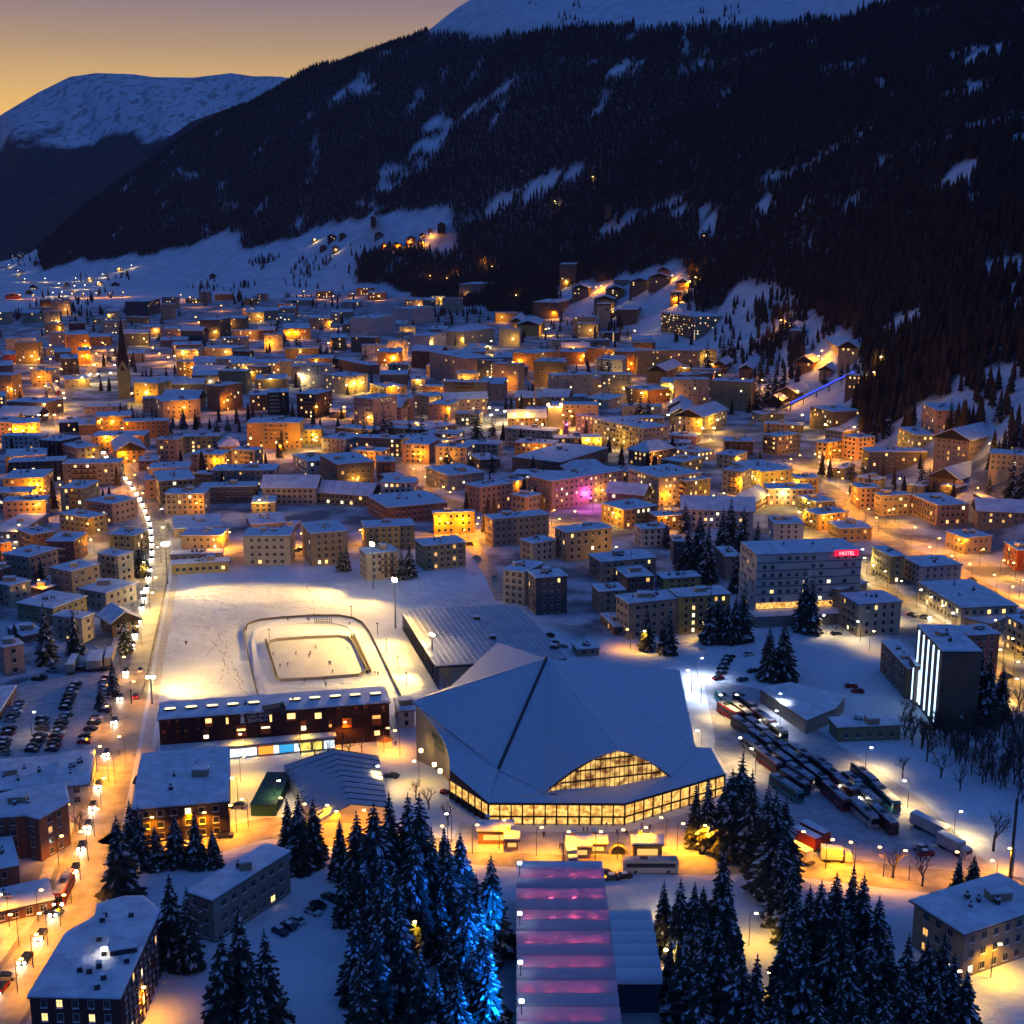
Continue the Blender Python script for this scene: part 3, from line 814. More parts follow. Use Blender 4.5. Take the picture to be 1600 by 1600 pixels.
# long rear wing of the cream block by the firs, its stairwell floors lit
b_ = building((1040, 922), (1062, 934), (1141, 929), 58, 'yellow', 'f', .3)
# lower-left quarter of the frame
building((-15, 1375), (29, 1352), (18, 1310), 40, 'salmon', 'f', .02)
building((-60, 1438), (82, 1407), (72, 1376), 18, 'salmon', 'f', .02)
building((305, 1387), (333, 1408), (452, 1333), 67, 'grey', 'f', .12)
building((208, 1258), (357, 1253), (358, 1169), 52, 'dark brown', 'f', .05, label='big square flat-roofed dark brick hall behind the row of firs', name='sports_hall', over=.5)
building((1435, 1407), (1508, 1459), (1640, 1415), 72, 'beige', 'f', .22, over=1.2)
building((-40, 1240), (82, 1229), (96, 1182), 18, 'slate', 'f', 0)
building((84, 1226), (139, 1226), (148, 1174), 30, 'white', 'f', .3)
# chalets and barns on the meadow and up the slope
for x, y, w_, h_, c_, l_ in ((491, 378, 6, 4, 'dark brown', .9), (518, 374, 13, 5, 'dark brown', .3), (535, 371, 10, 4, 'dark brown', 0), (505, 390, 11, 4, 'dark brown', 0), (524, 393, 10, 6, 'dark brown', .1), (592, 370, 14, 4, 'slate', 0), (583, 345, 8, 4, 'dark brown', 0), (600, 388, 10, 5, 'brown', .6),
        (620, 388, 14, 6, 'orange', .6), (642, 380, 14, 8, 'salmon', .6), (657, 384, 9, 6, 'salmon', .7), (660, 372, 9, 5, 'orange', .8), (690, 355, 12, 4, 'dark brown', 0), (672, 363, 6, 4, 'dark brown', 0), (104, 449, 9, 5, 'beige', .6), (52, 452, 12, 4, 'brown', .6), (20, 467, 24, 5, 'red', .2), (140, 440, 8, 5, 'brown', .8), (156, 447, 8, 5, 'beige', .8),
        (186, 424, 6, 5, 'orange', .8), (32, 402, 10, 4, 'brown', .6), (5, 405, 8, 4, 'salmon', .8), (180, 447, 12, 3, 'dark brown', 0), (332, 434, 9, 4, 'dark brown', 0), (56, 413, 8, 4, 'dark brown', .1), (45, 460, 10, 4, 'dark brown', .1), (1100, 372, 10, 5, 'brown', .5), (950, 330, 9, 5, 'brown', .1), (868, 322, 6, 4, 'dark brown', .8)):
    building((x-w_/2, y-h_), (x+w_/2, y-h_), (x+w_/2+1, y-h_-2), h_, c_, 'g', l_)
# ------------------------------------------------------------------ smaller houses filling the streets far back
def inroad(x, y, r):
    for pts, w in ROADS_W:
        for a, b in zip(pts[:-1], pts[1:]):
            ax, ay = a.x, a.y; bx, by = b.x-a.x, b.y-a.y; tt = max(0, min(1, ((x-ax)*bx+(y-ay)*by)/max(1e-6, bx*bx+by*by)))
            if math.hypot(x-ax-tt*bx, y-ay-tt*by) < r+w/2: return True
    return False
ROADS = [  # photo-pixel centre lines, width
 ([(-40, 1630), (0, 1572), (58, 1502), (105, 1425), (130, 1370), (150, 1300), (165, 1240), (183, 1165), (200, 1090), (212, 1030), (228, 965), (238, 920), (246, 870), (243, 825), (228, 785), (206, 752), (176, 722), (162, 700)], 12, 'road'),
 ([(175, 1300), (300, 1325), (420, 1292), (500, 1300), (560, 1312), (700, 1330), (900, 1342), (1050, 1348), (1200, 1346), (1330, 1362), (1450, 1376), (1560, 1384), (1700, 1410)], 12, 'road'),
 ([(1205, 722), (1262, 745), (1300, 762), (1330, 795), (1365, 832), (1440, 872), (1500, 892), (1555, 930), (1610, 955), (1700, 990)], 9, 'road'),
 ([(1318, 855), (1352, 888), (1400, 935), (1450, 968), (1510, 1005), (1570, 1060), (1620, 1110)], 9, 'road'),
 ([(620, 720), (650, 752), (690, 785), (738, 850), (770, 900), (788, 938)], 7, 'road'),
 ([(62, 668), (95, 645), (108, 610), (140, 590), (148, 560), (135, 545)], 9, 'road'),
 ([(-20, 470), (60, 469), (110, 466), (205, 463)], 14, 'road'),
 ([(0, 417), (24, 421), (38, 425), (24, 433), (42, 440), (66, 443), (100, 450), (124, 457), (78, 466)], 10, 'road'),
 ([(1010, 1235), (1100, 1170), (1085, 1090), (1075, 1030), (1110, 1010), (1180, 985), (1240, 975), (1330, 1000)], 8, 'path')]
ROADS_W = []
for pl, wd, nm in ROADS:
    pts = []
    for a, b in zip(pl[:-1], pl[1:]):
        for k_ in range(6): pts.append((a[0]+(b[0]-a[0])*k_/6, a[1]+(b[1]-a[1])*k_/6))
    pts.append(pl[-1]); W_ = [G(*p) for p in pts]
    for _ in range(2): W_ = [W_[0]]+[(W_[i-1]+W_[i]*2+W_[i+1])/4 for i in range(1, len(W_)-1)]+[W_[-1]]
    out = [W_[0]]
    for p in W_[1:]:
        k_ = max(1, int((p-out[-1]).length/4)); s0 = out[-1]
        for q_ in range(1, k_+1): out.append(s0.lerp(p, q_/k_))
    ROADS_W.append((out, wd))
FILLDEF = 0
TOWN = [(0, 490), (60, 480), (190, 478), (320, 470), (450, 466), (560, 455), (700, 475), (790, 492), (870, 500), (960, 500), (1020, 560), (1130, 560), (1170, 600), (1240, 640), (1230, 700), (1290, 740), (1420, 730), (1540, 700), (1600, 730), (1600, 900), (1350, 830), (1150, 830), (900, 800), (760, 840), (560, 800), (420, 820), (260, 720), (200, 860), (0, 900)]
rr = random.Random(11); FC = ['cream', 'beige', 'ochre', 'pink', 'brown', 'white', 'grey', 'slate', 'beige', 'olive', 'dark brown', 'orange', 'cream']
made = 0; tries = 0
def clash(x, y, r, k=.92):
    return any((x-a)**2+(y-b)**2 < ((r+c)*k)**2 for a, b, c in FOOT) or inroad(x, y, r*.7)
while made < 150 and tries < 9000:
    tries += 1
    px = rr.uniform(-10, 1610); py = 464+(rr.random()**1.1)*360
    if not inpoly(px, py, TOWN): continue
    if py > 650 and rr.random() < .15: continue
    if 150 < px < 230 and 540 < py < 640: continue
    g = G(px, py); L_, D_w, H_ = rr.uniform(18, 38), rr.uniform(12, 18), rr.choice([9, 12, 15, 15, 18, 21, 24]) if py < 640 else rr.choice([6, 9, 12, 12])
    r_ = math.hypot(L_, D_w)/2
    if clash(g.x, g.y, r_, .74): continue
    ang = rr.uniform(-.45, .25); u = Vector((math.cos(ang), math.sin(ang), 0)); v = Vector((-u.y, u.x, 0))
    zt = g.z+H_; c0 = [g-u*L_/2-v*D_w/2, g+u*L_/2-v*D_w/2, g+u*L_/2+v*D_w/2]
    q = [proj(p.x, p.y, zt) for p in c0]
    building(q[0], q[1], q[2], 1, rr.choice(FC), 'g' if rr.random() < .22 else 'f', rr.choice([.05, .15, .25, .5]), H=H_, ground=Vector((c0[1].x, c0[1].y, g.z)))
    made += 1
print('buildings', NB[0], 'filler', made)
# ------------------------------------------------------------------ the folded-roof ice arena
def thing(name, loc, label=None, cat=None, group=None): return tag(link(name, None, None, tuple(loc)), label, cat, group)
def extr(mb, pts, th, mi=0, mside=1):
    """thick slab from a list of 3-D points (top face), going down by th"""
    n = len(pts); b = len(mb.v); mb.v += [tuple(p) for p in pts]+[(p[0], p[1], p[2]-th) for p in pts]
    mb.f.append(list(range(b, b+n))); mb.m.append(mi); mb.f.append([b+n+i for i in reversed(range(n))]); mb.m.append(mside)
    for i in range(n):
        j = (i+1) % n; mb.f.append([b+j, b+i, b+n+i, b+n+j]); mb.m.append(mside)
AB = G(870, 1200); AB = Vector((AB.x, AB.y, 0)); arena = thing('ice_arena', AB, 'large ice arena under a folded snow-covered tent-like roof with a glowing arched window', 'arena')
def Ua(px, py, z): return U(px, py, z)-AB
A_ = Ua(854, 1029, 27); Lc = Ua(643.5, 1096, 18); Sb = Ua(779, 1202, 9.3); BL = Ua(703, 1203, 9.0)
ArL = Ua(850, 1237, 8.0); ArP = Ua(966, 1171, 17.5); ArR = Ua(1049, 1212, 8.6); R1 = Ua(1062, 1047, 17); R2 = Ua(1087, 1168, 9.0)
Bk = Ua(777.6, 1003.5, 19); Bl = Ua(705, 1071.6, 19.5)
mb = MB()
def tri(*p): extr(mb, p, .5, 0, 0)
def fan(a, pts):
    for i in range(len(pts)-1): extr(mb, [a, pts[i], pts[i+1]], .5, 0, 0)
def curve(a, b, sag, n=8, up=0):
    o = []
    for i in range(n+1):
        t = i/n; p = a.lerp(b, t); k_ = 4*t*(1-t); d = (b-a); s_ = Vector((-d.y, d.x, 0)).normalized(); o.append(p+s_*sag*k_+Vector((0, 0, up*k_)))
    return o
left_eave = curve(Lc, BL, 3.2, 8, -1.0)
fan(Sb, left_eave[::-1]); tri(A_, Lc, Sb)
arcL = curve(ArL, ArP, 0, 10, 1.9); arcR = curve(ArP, ArR, 0, 10, 1.2)
tri(A_, Sb, ArL); fan(A_, arcL); fan(A_, arcR)
mid_ = Ua(1010, 1130, 15.5)
tri(A_, ArR, R2); tri(A_, R2, R1); 
tri(A_, Bk, Bl); tri(A_, Bl, Lc)
# the back slopes going down behind the crest
Bb = Bk+Vector((10, 34, -7)); Rb = R1+Vector((-8, 22, -5))

for q_ in (ArP, ArR, R2, Lc): mb.bar(A_+Vector((0, 0, -.05)), q_+Vector((0, 0, -.02)), .2, 0, 6)
ASNOW = mat('arena_roof_snow', (.60, .65, .72), .6, noise=.07, nscale=.9, bump=.05, bscale=2.5)
roof = link('roof', mb.mesh('roof', [ASNOW, FASCIA]), arena)
sm = MB(); sm.bar(A_+Vector((0, 0, .2)), Sb+Vector((0, 0, .25)), .42, 0, 6); link('roof_seam', sm.mesh('roof_seam', [DARKM]), arena)
# raised cover of the ridge that runs from the apex to the right foot of the window
# low skirt roof in front, with the glazed ambulatory under it
S1 = Ua(703, 1216, 6.6); S2 = Ua(763, 1254, 6.6); S3 = Ua(977, 1255, 6.6); S4 = Ua(1133, 1209, 6.6); S5 = Ua(1111, 1168, 7.4)
mb = MB(); I1, I2, I3, I4, I5, I6 = BL+Vector((1, 1.5, -.2)), Sb+Vector((1, 1.5, -.2)), ArL+Vector((.5, 1, -.15)), ArP*1.0, ArR+Vector((-.5, 1, -.15)), R2+Vector((-1, 1, -.25)); I4.z = 7.4
mb2 = [(S1, S2, I1), (S2, I2, I1), (BL, S1+Vector((0, 0, .1)), S2), (BL, S2, Sb), (S2, S3, I4, I3), (S2, I3, I2), (S3, S4, I5, I4), (S4, S5, I6, I5), (S1, I1, BL+Vector((1, 1, -.8)))]
for f_ in mb2: extr(mb, f_, .7)
link('skirt_roof', mb.mesh('skirt_roof', [ASNOW, FASCIA]), arena)
WARM = mat('arena_glass_glow', (.4, .3, .1), .4, emit=(1, .62, .17), estr=1.15, samp=True, noise=.0)
def glowmat(name, c1, c2, lo, hi, sc_):
    m = bpy.data.materials.new(name); m.use_nodes = True; t = m.node_tree; b = t.nodes['Principled BSDF']; g = t.nodes.new('ShaderNodeNewGeometry')
    nz = noise(t, g, sc_, 3); r = t.nodes.new('ShaderNodeValToRGB'); t.links.new(nz.outputs[0], r.inputs[0]); r.color_ramp.elements[0].position = .38; r.color_ramp.elements[1].position = .62
    r.color_ramp.elements[0].color = (*c1, 1); r.color_ramp.elements[1].color = (*c2, 1); t.links.new(r.outputs[0], b.inputs['Emission Color']); b.inputs['Emission Strength'].default_value = hi
    b.inputs['Base Color'].default_value = (.1, .08, .05, 1); m.cycles.emission_sampling = 'AUTO'; return m
GLOWU = glowmat('hall_interior_glow', (.45, .19, .03), (1, .60, .14), .3, 1.35, .9)
GLOWA = glowmat('stand_interior_glow', (.14, .05, .01), (1, .58, .15), .3, 1.2, .4)
def inset(p, k_, z=0): return Vector((p.x, p.y+k_, z))
path = [inset(S1, 1.2), inset(S2, 1.2), inset(S3, 1.2), inset(S4, 1.2)]
back = [p+Vector((0, .9, 0)) for p in path]
for i in range(3):
    a, b = path[i], path[i+1]; u = (b-a); W = u.length; u.normalize(); rot = math.atan2(u.y, u.x); n = max(4, int(W/2.9)); s_ = W/n
    wm = MB(); wm.box(0, 0, 4.2, s_-.34, .12, 3.4, 0); wm2 = MB(); wm2.box(0, 0, 1.15, s_-.5, .12, 1.7, 0)
    up = wm.mesh('gallery_window', [GLOWU]); dn = wm2.mesh('ground_window', [GLOWA if i == 0 else GLOWU])
    for k_ in range(n):
        c = a+u*(s_*(k_+.5)); link('gallery_window', up, arena, (c.x, c.y, 0), (0, 0, rot))
        if 0 < i or k_ > 99: link('ground_window', dn, arena, (c.x, c.y, 0), (0, 0, rot))
    fr = MB(); L2 = W; m_ = (a+b)/2
    fr.box(m_.x, m_.y, 2.25, L2, .5, .35, 0, rot); fr.box(m_.x, m_.y, 6.0, L2, .5, .3, 0, rot); fr.box(m_.x+0, m_.y+.8, 3, L2, .3, 5.9, 0, rot)
    for k_ in range(n+1):
        c = a+u*(s_*k_); fr.box(c.x, c.y-.05, 3.1, .3, .55, 6.1, 0, rot)
    link('glazing_frame', fr.mesh('glazing_frame', [mat('dark_bronze', (.05, .035, .02), .5)]), arena)
# the arched window
n = 26; wa = MB(); wf = MB(); a, b = ArL+Vector((.5, .8, 0)), ArR+Vector((-.5, .8, 0))
def archz(t):
    pk = .56
    if t < pk: return ArP.z-.6-(ArP.z-8.2)*((1-t/pk)**1.25)+.9*math.sin(math.pi*t/pk)*.8
    return ArP.z-.6-(ArP.z-8.6)*(((t-pk)/(1-pk))**1.25)+1.0*math.sin(math.pi*(t-pk)/(1-pk))*.8
def archp(t):
    # plan line of the glass follows the roof's edge
    return a.lerp(ArP+Vector((0, .8, 0)), t/.56) if t < .56 else (ArP+Vector((0, .8, 0))).lerp(b, (t-.56)/.44)
for i in range(n):
    t0, t1 = i/n, (i+1)/n; p, q = archp(t0), archp(t1); z0, z1 = max(7.3, archz(t0)), max(7.3, archz(t1))
    wa.face([(p.x, p.y, 7), (q.x, q.y, 7), (q.x, q.y, z1), (p.x, p.y, z0)], 0)
    wf.bar((p.x, p.y-.15, 7), (p.x, p.y-.15, z0), .13, 0, 4)
    for zz in (9.6, 12.4, 15.0):
        if min(z0, z1) > zz: wf.bar((p.x, p.y-.1, zz), (q.x, q.y-.1, zz), .26, 0, 4)
    wf.bar((p.x, p.y-.2, z0+.1), (q.x, q.y-.2, z1+.1), .25, 0, 5)
w1 = link('arched_window', wa.mesh('arched_window', [GLOWA]), arena); link('window_bars', wf.mesh('window_bars', [mat('dark_bronze', (0, 0, 0))]), w1)
# side walls under the eaves
def wallstrip(mb, pts, zb=0, mi=0):
    for i in range(len(pts)-1):
        p, q = pts[i], pts[i+1]; mb.face([(p.x, p.y, zb), (q.x, q.y, zb), (q.x, q.y, q.z-.8), (p.x, p.y, p.z-.8)], mi)
sw = MB(); cen_ = A_*1.0
ins = [p+(Vector((A_.x, A_.y, p.z))-p).normalized()*1.1 for p in left_eave]
wallstrip(sw, ins); ctr_ = A_+Vector((0, -14, 0)); backl = [p+(Vector((ctr_.x, ctr_.y, p.z))-p).normalized()*1.2 for p in (R2, R1, A_, Bk, Bl, Lc)]; wallstrip(sw, backl)

link('side_wall', sw.mesh('side_wall', [wallmat('beige')]), arena)
def lettering(txt, size, matl, parent, loc, rotz, name='lettering', ext=.05, align='CENTER'):
    cu = bpy.data.curves.new(name, 'FONT'); cu.body = txt; cu.size = size; cu.extrude = ext; cu.align_x = align; cu.materials.append(matl)
    dg = bpy.data.objects.new(name, cu); C.objects.link(dg); bpy.context.view_layer.update()
    me = bpy.data.meshes.new_from_object(dg.evaluated_get(bpy.context.evaluated_depsgraph_get())); bpy.data.objects.remove(dg)
    return link(name, me, parent, loc, (math.pi/2, 0, rotz))
e0, e1 = ins[2], ins[5]; dr = (e1-e0); m_ = e0.lerp(e1, .45)
rz = math.atan2(dr.y, dr.x); nr = Vector((dr.y, -dr.x, 0)).normalized()
lettering('VAILLANT\nARENA', 2.1, mat('green_letters', (.02, .10, .06), .5), arena, (m_.x+nr.x*.25, m_.y+nr.y*.25, 9.5), rz)
for k_, tt in enumerate((.25, .62, .78)):
    q = ins[0].lerp(ins[-1], tt); lm = MB(); lm.box(0, 0, 0, .9, .5, .9, 0)
    link('wall_lamp', lm.mesh('wall_lamp', [LAMP_Y]), arena, (q.x+nr.x*1.2, q.y+nr.y*1.2, 6.0))
# small glazed entrance and bridge at the arena's left corner
building((616, 1093), (622, 1112), (645, 1108), 26, 'white', 'f', 0, near=False)

# ------------------------------------------------------------------ curling / training hall with ribbed roof and open colonnade
b = G(681, 1077); H = CH+math.hypot(b.x, b.y)*ray(681, 1041)[2]
P = [U(626, 953, H), U(681, 1041, H), U(885, 1029, H), U(807, 944, H)]; cc = sum(P, Vector((0, 0, 0)))/4; base = Vector((cc.x, cc.y, 0))
hall = thing('training_hall', base, 'low wide ribbed-roof ice hall with open colonnade beside the lit field', 'sports hall')
P = [p-base for p in P]; mb = MB(); extr(mb, [P[1], P[2], P[3], P[0]], .8, 0, 1)
n = 22
for i in range(n+1):
    t = i/n; a, c = P[0].lerp(P[3], t), P[1].lerp(P[2], t); mb.bar(a+Vector((0, 0, .14)), c+Vector((0, 0, .14)), .30, 0, 5)
m1, m2 = P[0].lerp(P[1], .5), P[3].lerp(P[2], .5); mb.bar(m1+Vector((0, 0, .15)), m2+Vector((0, 0, .15)), .25, 0, 5)
rf = link('roof', mb.mesh('roof', [mat('ribbed_roof_snow', (.56, .57, .62), .6, noise=.15, nscale=.25), FASCIA]), hall)
n = 26
for i in range(n+1):
    p = P[0].lerp(P[1], i/n); cm = MB(); cm.box(0, 0, H/2-.4, .35, .5, H-.8, 0); link('column', cm.mesh('column', [DARKM]), hall, (p.x+.8, p.y, 0))
cw = MB(); a, b2 = P[0]+Vector((5, 0, 0)), P[1]+Vector((5, 1.5, 0)); cw.face([(a.x, a.y, 0), (b2.x, b2.y, 0), (b2.x, b2.y, H-.9), (a.x, a.y, H-.9)], 0)
a = b2; c = P[2]+Vector((-4, 1.5, 0)); cw.face([(a.x, a.y, 0), (c.x, c.y, 0), (c.x, c.y, H-.9), (a.x, a.y, H-.9)], 0)
d_ = P[3]+Vector((-4, -1.5, 0)); cw.face([(c.x, c.y, 0), (d_.x, d_.y, 0), (d_.x, d_.y, H-.9), (c.x, c.y, H-.9)], 0)
link('wall', cw.mesh('wall', [wallmat('cream')]), hall)
for t in (.06, .12, .18, .24, .3):
    q = P[1].lerp(P[2], t); cm = MB(); cm.bar((0, 0, 0), (.9, 0, H-.9), .22, 0, 5); cm.bar((1.8, 0, 0), (.9, 0, H-.9), .22, 0, 5); link('brace', cm.mesh('brace', [wallmat('cream')]), hall, (q.x, q.y+.8, 0))
for px, py in ((745, 967), (770, 997), (865, 1012)):
    q = U(px, py, H+.3)-base; cm = MB(); cm.box(0, 0, .5, 2.4, 2.0, 1.2, 0); cm.box(0, 0, 1.2, 2.5, 2.1, .25, 1); link('roof_vent', cm.mesh('roof_vent', [DARKM, ROOFSNOW]), hall, tuple(q))

# ------------------------------------------------------------------ the long brown sports centre
t, base, poly, H = building((248, 1126), (608, 1099), (598, 1075), 58, 'dark maroon', 'f', 0, label='long dark brown sports centre with round skylights and orange window boxes', cat='sports centre', name='sports_centre', cap=0, over=.5, near=False)
f0 = U(248, 1126, H)-base; f1 = U(608, 1099, H)-base; u = (f1-f0); W = u.length; u.normalize(); rot = math.atan2(u.y, u.x); nr = Vector((u.y, -u.x, 0))
ORG = mat('orange_box', (.50, .10, .02), .6)
sk = MB()
for k_ in range(12):
    x = math.cos(k_*math.pi/6); y = math.sin(k_*math.pi/6)
sk.prism([(1.75*(1 if math.cos(k_*math.pi/8) > 0 else -1)*.5+.75*math.cos(k_*math.pi/8), .8*math.sin(k_*math.pi/8)) for k_ in range(16)], 0, .7, 0, 1)
skm = sk.mesh('skylight', [DARKM, mat('skylight_glow', (.6, .5, .2), .4, emit=(1, .80, .36), estr=2.2)])
for px, py in ((266, 1110), (299, 1107), (332, 1105), (364, 1102.5), (397, 1100), (461, 1095), (492, 1092.5), (524, 1090), (555, 1088), (587, 1086)):
    q = U(px, py, H+.6)-base; link('skylight', skm, t, (q.x, q.y, H+.55), (0, 0, rot))
dk = MB(); dk.box(0, 0, 1.0, 6, 3.4, 1.4, 0); q = U(428, 1106, H+1)-base; link('roof_terrace', dk.mesh('roof_terrace', [DARKM]), t, (q.x, q.y, H-.1), (0, 0, rot+.3))
ck = MB(); ck.box(0, 0, 1.3, 1.3, 1.3, 3.4, 0); q = U(441, 1108, H+1)-base; link('chimney', ck.mesh('chimney', [DARKM]), t, (q.x, q.y, H-.1), (0, 0, rot))
def face_pt(px, py):
    # where a photo pixel meets the front wall plane
    r = Vector(ray(px, py)); o = Vector((0, 0, CH))-base; nn = nr; k_ = (f0-o).dot(nn)/r.dot(nn); return o+r*k_
def box_on(px, py, wpx, hpx, matl, lit=None, name='window_box', litfrac=(.5, .5)):
    c = face_pt(px, py); s = ppm(c.x+base.x, c.y+base.y); wm, hm = wpx/s, hpx/s*1.03; mb = MB(); mb.box(0, 0, 0, wm, .7, hm, 0)
    o = link(name, mb.mesh(name, [matl]), t, (c.x+nr.x*.3, c.y+nr.y*.3, c.z), (0, 0, rot))
    if lit is not None:
        mb = MB(); mb.box(0, -.37, (litfrac[1]-.5)*hm, wm*.82, .06, hm*litfrac[0], 0); link('pane', mb.mesh('pane', [lit]), o)
for px, py, wp, hp, l_, lf in ((264, 1131, 4, 12, None, 0), (277, 1130, 4, 11, None, 0), (309, 1127, 4, 10, None, 0), (257, 1148, 5, 14, None, 0), (278, 1146, 5, 13, None, 0), (291, 1145, 5, 12, None, 0), (310, 1143, 4, 12, None, 0),
        (326, 1128, 11, 14, 1, (.5, .72)), (355, 1125, 4, 12, 1, (.8, .5)), (322, 1146, 9, 16, 3, (.35, .25)), (377, 1141, 16, 17, 2, (.2, .62)), (415, 1137, 16, 17, 3, (.16, .6)), (423, 1121, 4, 12, 1, (.9, .5)),
        (455, 1119, 15, 14, 2, (.62, .6)), (497, 1117, 12, 10, 2, (.9, .5)), (474, 1132, 9, 15, 3, (.45, .2)), (516, 1130, 5, 13, 0, (.3, .3)), (542, 1128, 15, 15, None, 0), (529, 1109, 5, 9, None, 0), (557, 1108, 5, 9, None, 0), (571, 1107, 6, 10, None, 0), (599, 1106, 5, 10, None, 0),
        (588, 1124, 15, 17, 0, (.3, .8)), (589, 1144, 10, 8, 2, (.9, .5))):
    box_on(px, py, wp, hp, ORG, WL[l_] if l_ is not None else (GLASS if wp < 7 else None), litfrac=lf if l_ is not None else (.6, .4))
SIGNW = mat('pale_sign_letters', (.62, .60, .62), .6)
c = face_pt(386, 1119.5); lettering('TOURISMUS-\nUND SPORT-\nZENTRUM', 1.28, SIGNW, t, (c.x+nr.x*.12, c.y+nr.y*.12, c.z+.75), rot, 'sign_lettering', align='LEFT')
c = face_pt(379, 1124); im = MB(); im.box(0, 0, .0, 1.0, .12, 1.7, 0); im.box(-.25, 0, .7, .6, .12, .3, 0); im.box(0, 0, -1.0, 1.5, .12, .32, 0); im.box(0, 0, 1.55, .9, .12, .75, 0)
link('information_symbol', im.mesh('information_symbol', [SIGNW]), t, (c.x+nr.x*.12, c.y+nr.y*.12, c.z), (0, 0, rot))
# shop podium in front of it with a snowed roof and backlit fronts
pz = 3.6; q0 = U(250, 1178, pz); q1 = U(522, 1153, pz); dirp = (q1-q0).normalized(); bk_ = Vector((-dirp.y, dirp.x, 0))*9; pb = (q0+q1)/2+bk_/2; pb.z = 0
pod = thing('shop_row', pb, 'low snow-roofed shop row with blue, orange and yellow lit fronts below the brown sports centre', 'shops')
mb = MB(); mb.prism([tuple((p-pb).xy) for p in (q0, q1, q1+bk_, q0+bk_)], 0, pz, 0); link('wall', mb.mesh('wall', [wallmat('grey')]), pod)
snowroof('roof', fold([Vector((p.x, p.y, 0)) for p in (q0, q1, q1+bk_, q0+bk_)]), pz, .9, .4, pod, pb)
Wp = (q1-q0).length; rotp = math.atan2(dirp.y, dirp.x)
SH = [mat('shop_white', (.8, .8, .8), .5, emit=(.75, .88, 1), estr=1.6, samp=True), mat('shop_orange', (.8, .4, .1), .5, emit=(1, .28, .02), estr=1.5, samp=True), mat('shop_blue', (.1, .4, .6), .5, emit=(.03, .30, .55), estr=1.2, samp=True), mat('shop_yellow', (.8, .7, .2), .5, emit=(.95, .75, .12), estr=1.1, samp=True)]
for f_, w_, m_ in ((.42, .08, 0), (.505, .08, 0), (.60, .085, 1), (.66, .03, 0), (.72, .08, 2), (.78, .03, 0), (.83, .06, 3), (.90, .05, 3), (.97, .06, 0)):
    q = q0.lerp(q1, f_)-pb; mb = MB(); mb.box(0, 0, 1.8, Wp*w_, .15, 2.3, 0); link('shop_front', mb.mesh('shop_front', [SH[m_]]), pod, (q.x-bk_.x*.02, q.y-bk_.y*.02, 0), (0, 0, rotp))
t2, *_ = building((548, 1140), (568, 1139), (569, 1132), 20, 'red', 'f', 0, label='small red entrance pavilion with lit doors at the brown sports centre', cat='entrance', name='entrance_pavilion', near=False, cap=0)
kb = G(601, 1166); kk = thing('market_stall', kb, 'small orange-lit round stall at the corner of the brown sports centre', 'stall')
mb = MB(); mb.bar((0, 0, 0), (0, 0, 2.2), 2.2, 0, 12); link('counter', mb.mesh('counter', [mat('stall_glow', (.6, .3, .1), .6, emit=(1, .42, .08), estr=1.2, samp=True)]), kk)
mb = MB(); mb.bar((0, 0, 2.2), (0, 0, 3.2), 2.7, 0, 12, r2=.6); link('canopy', mb.mesh('canopy', [wallmat('salmon')]), kk)

# ------------------------------------------------------------------ hotel with the red sign
t, base, poly, H = building((1159, 848), (1183, 868), (1347, 862), 102, 'white', 'f', .14, label='long beige-grey hotel with a glowing red roof sign above the white terrace', cat='hotel', name='hotel', style=None, cap=96, near=False, over=.3)
f1 = U(1183, 868, H)-base; f2 = U(1347, 862, H)-base; u = (f2-f1).normalized(); rot = math.atan2(u.y, u.x); nr = Vector((u.y, -u.x, 0)); W = (f2-f1).length
bd = MB(); st = round(H*.82/3.1)
for k_ in range(1, 6):
    z_ = H-k_*3.15
    if z_ > 2: bd.box(0, 0, z_, W, .18, .28, 0)
m_ = (f1+f2)/2; link('floor_bands', bd.mesh('floor_bands', [wallmat('dark brown')]), t, (m_.x+nr.x*.05, m_.y+nr.y*.05, 0), (0, 0, rot))
zb_ = max(3.0, H-6*3.15)
mb = MB()
gl = MB(); gl.box(0, 0, 0, W*.98, .14, 2.3, 0); link('lit_lobby_window', gl.mesh('lit_lobby_window', [GLOWU]), t, (m_.x+nr.x*.1, m_.y+nr.y*.1, zb_-1.4), (0, 0, rot))
tr = MB(); tr.box(0, 0, (zb_-2.8)/2-1, W+6, 9, zb_-2.8+2, 0, mtop=1); link('terrace', tr.mesh('terrace', [wallmat('grey'), ROOFSNOW]), t, (m_.x+nr.x*4.6, m_.y+nr.y*4.6, 0), (0, 0, rot))
s_ = MB(); s_.box(0, 0, 0, 9.5, .5, 2.3, 0); q = f2-u*6.5; sg = link('roof_sign', s_.mesh('roof_sign', [mat('red_sign', (.5, .02, .03), .5, emit=(.9, .01, .05), estr=1.5, samp=True)]), t, (q.x+nr.x*.6, q.y+nr.y*.6, H-.1), (0, 0, rot))
lettering('HOTEL', 2.0, mat('sign_letters_lit', (1, .6, .6), .5, emit=(1, .35, .38), estr=2.2), sg, (0, -.3, -.75), 0, 'sign_lettering')

# ------------------------------------------------------------------ tower with white light strips
t, base, poly, H = building((1433, 978), (1473, 1019), (1528, 1013), 122, 'brown', 'f', 0, label='tall brown tower with vertical white light strips on its left wall', cat='tower block', name='light_strip_tower', cap=0, over=.3)
a, b2 = U(1433, 978, H)-base, U(1473, 1019, H)-base
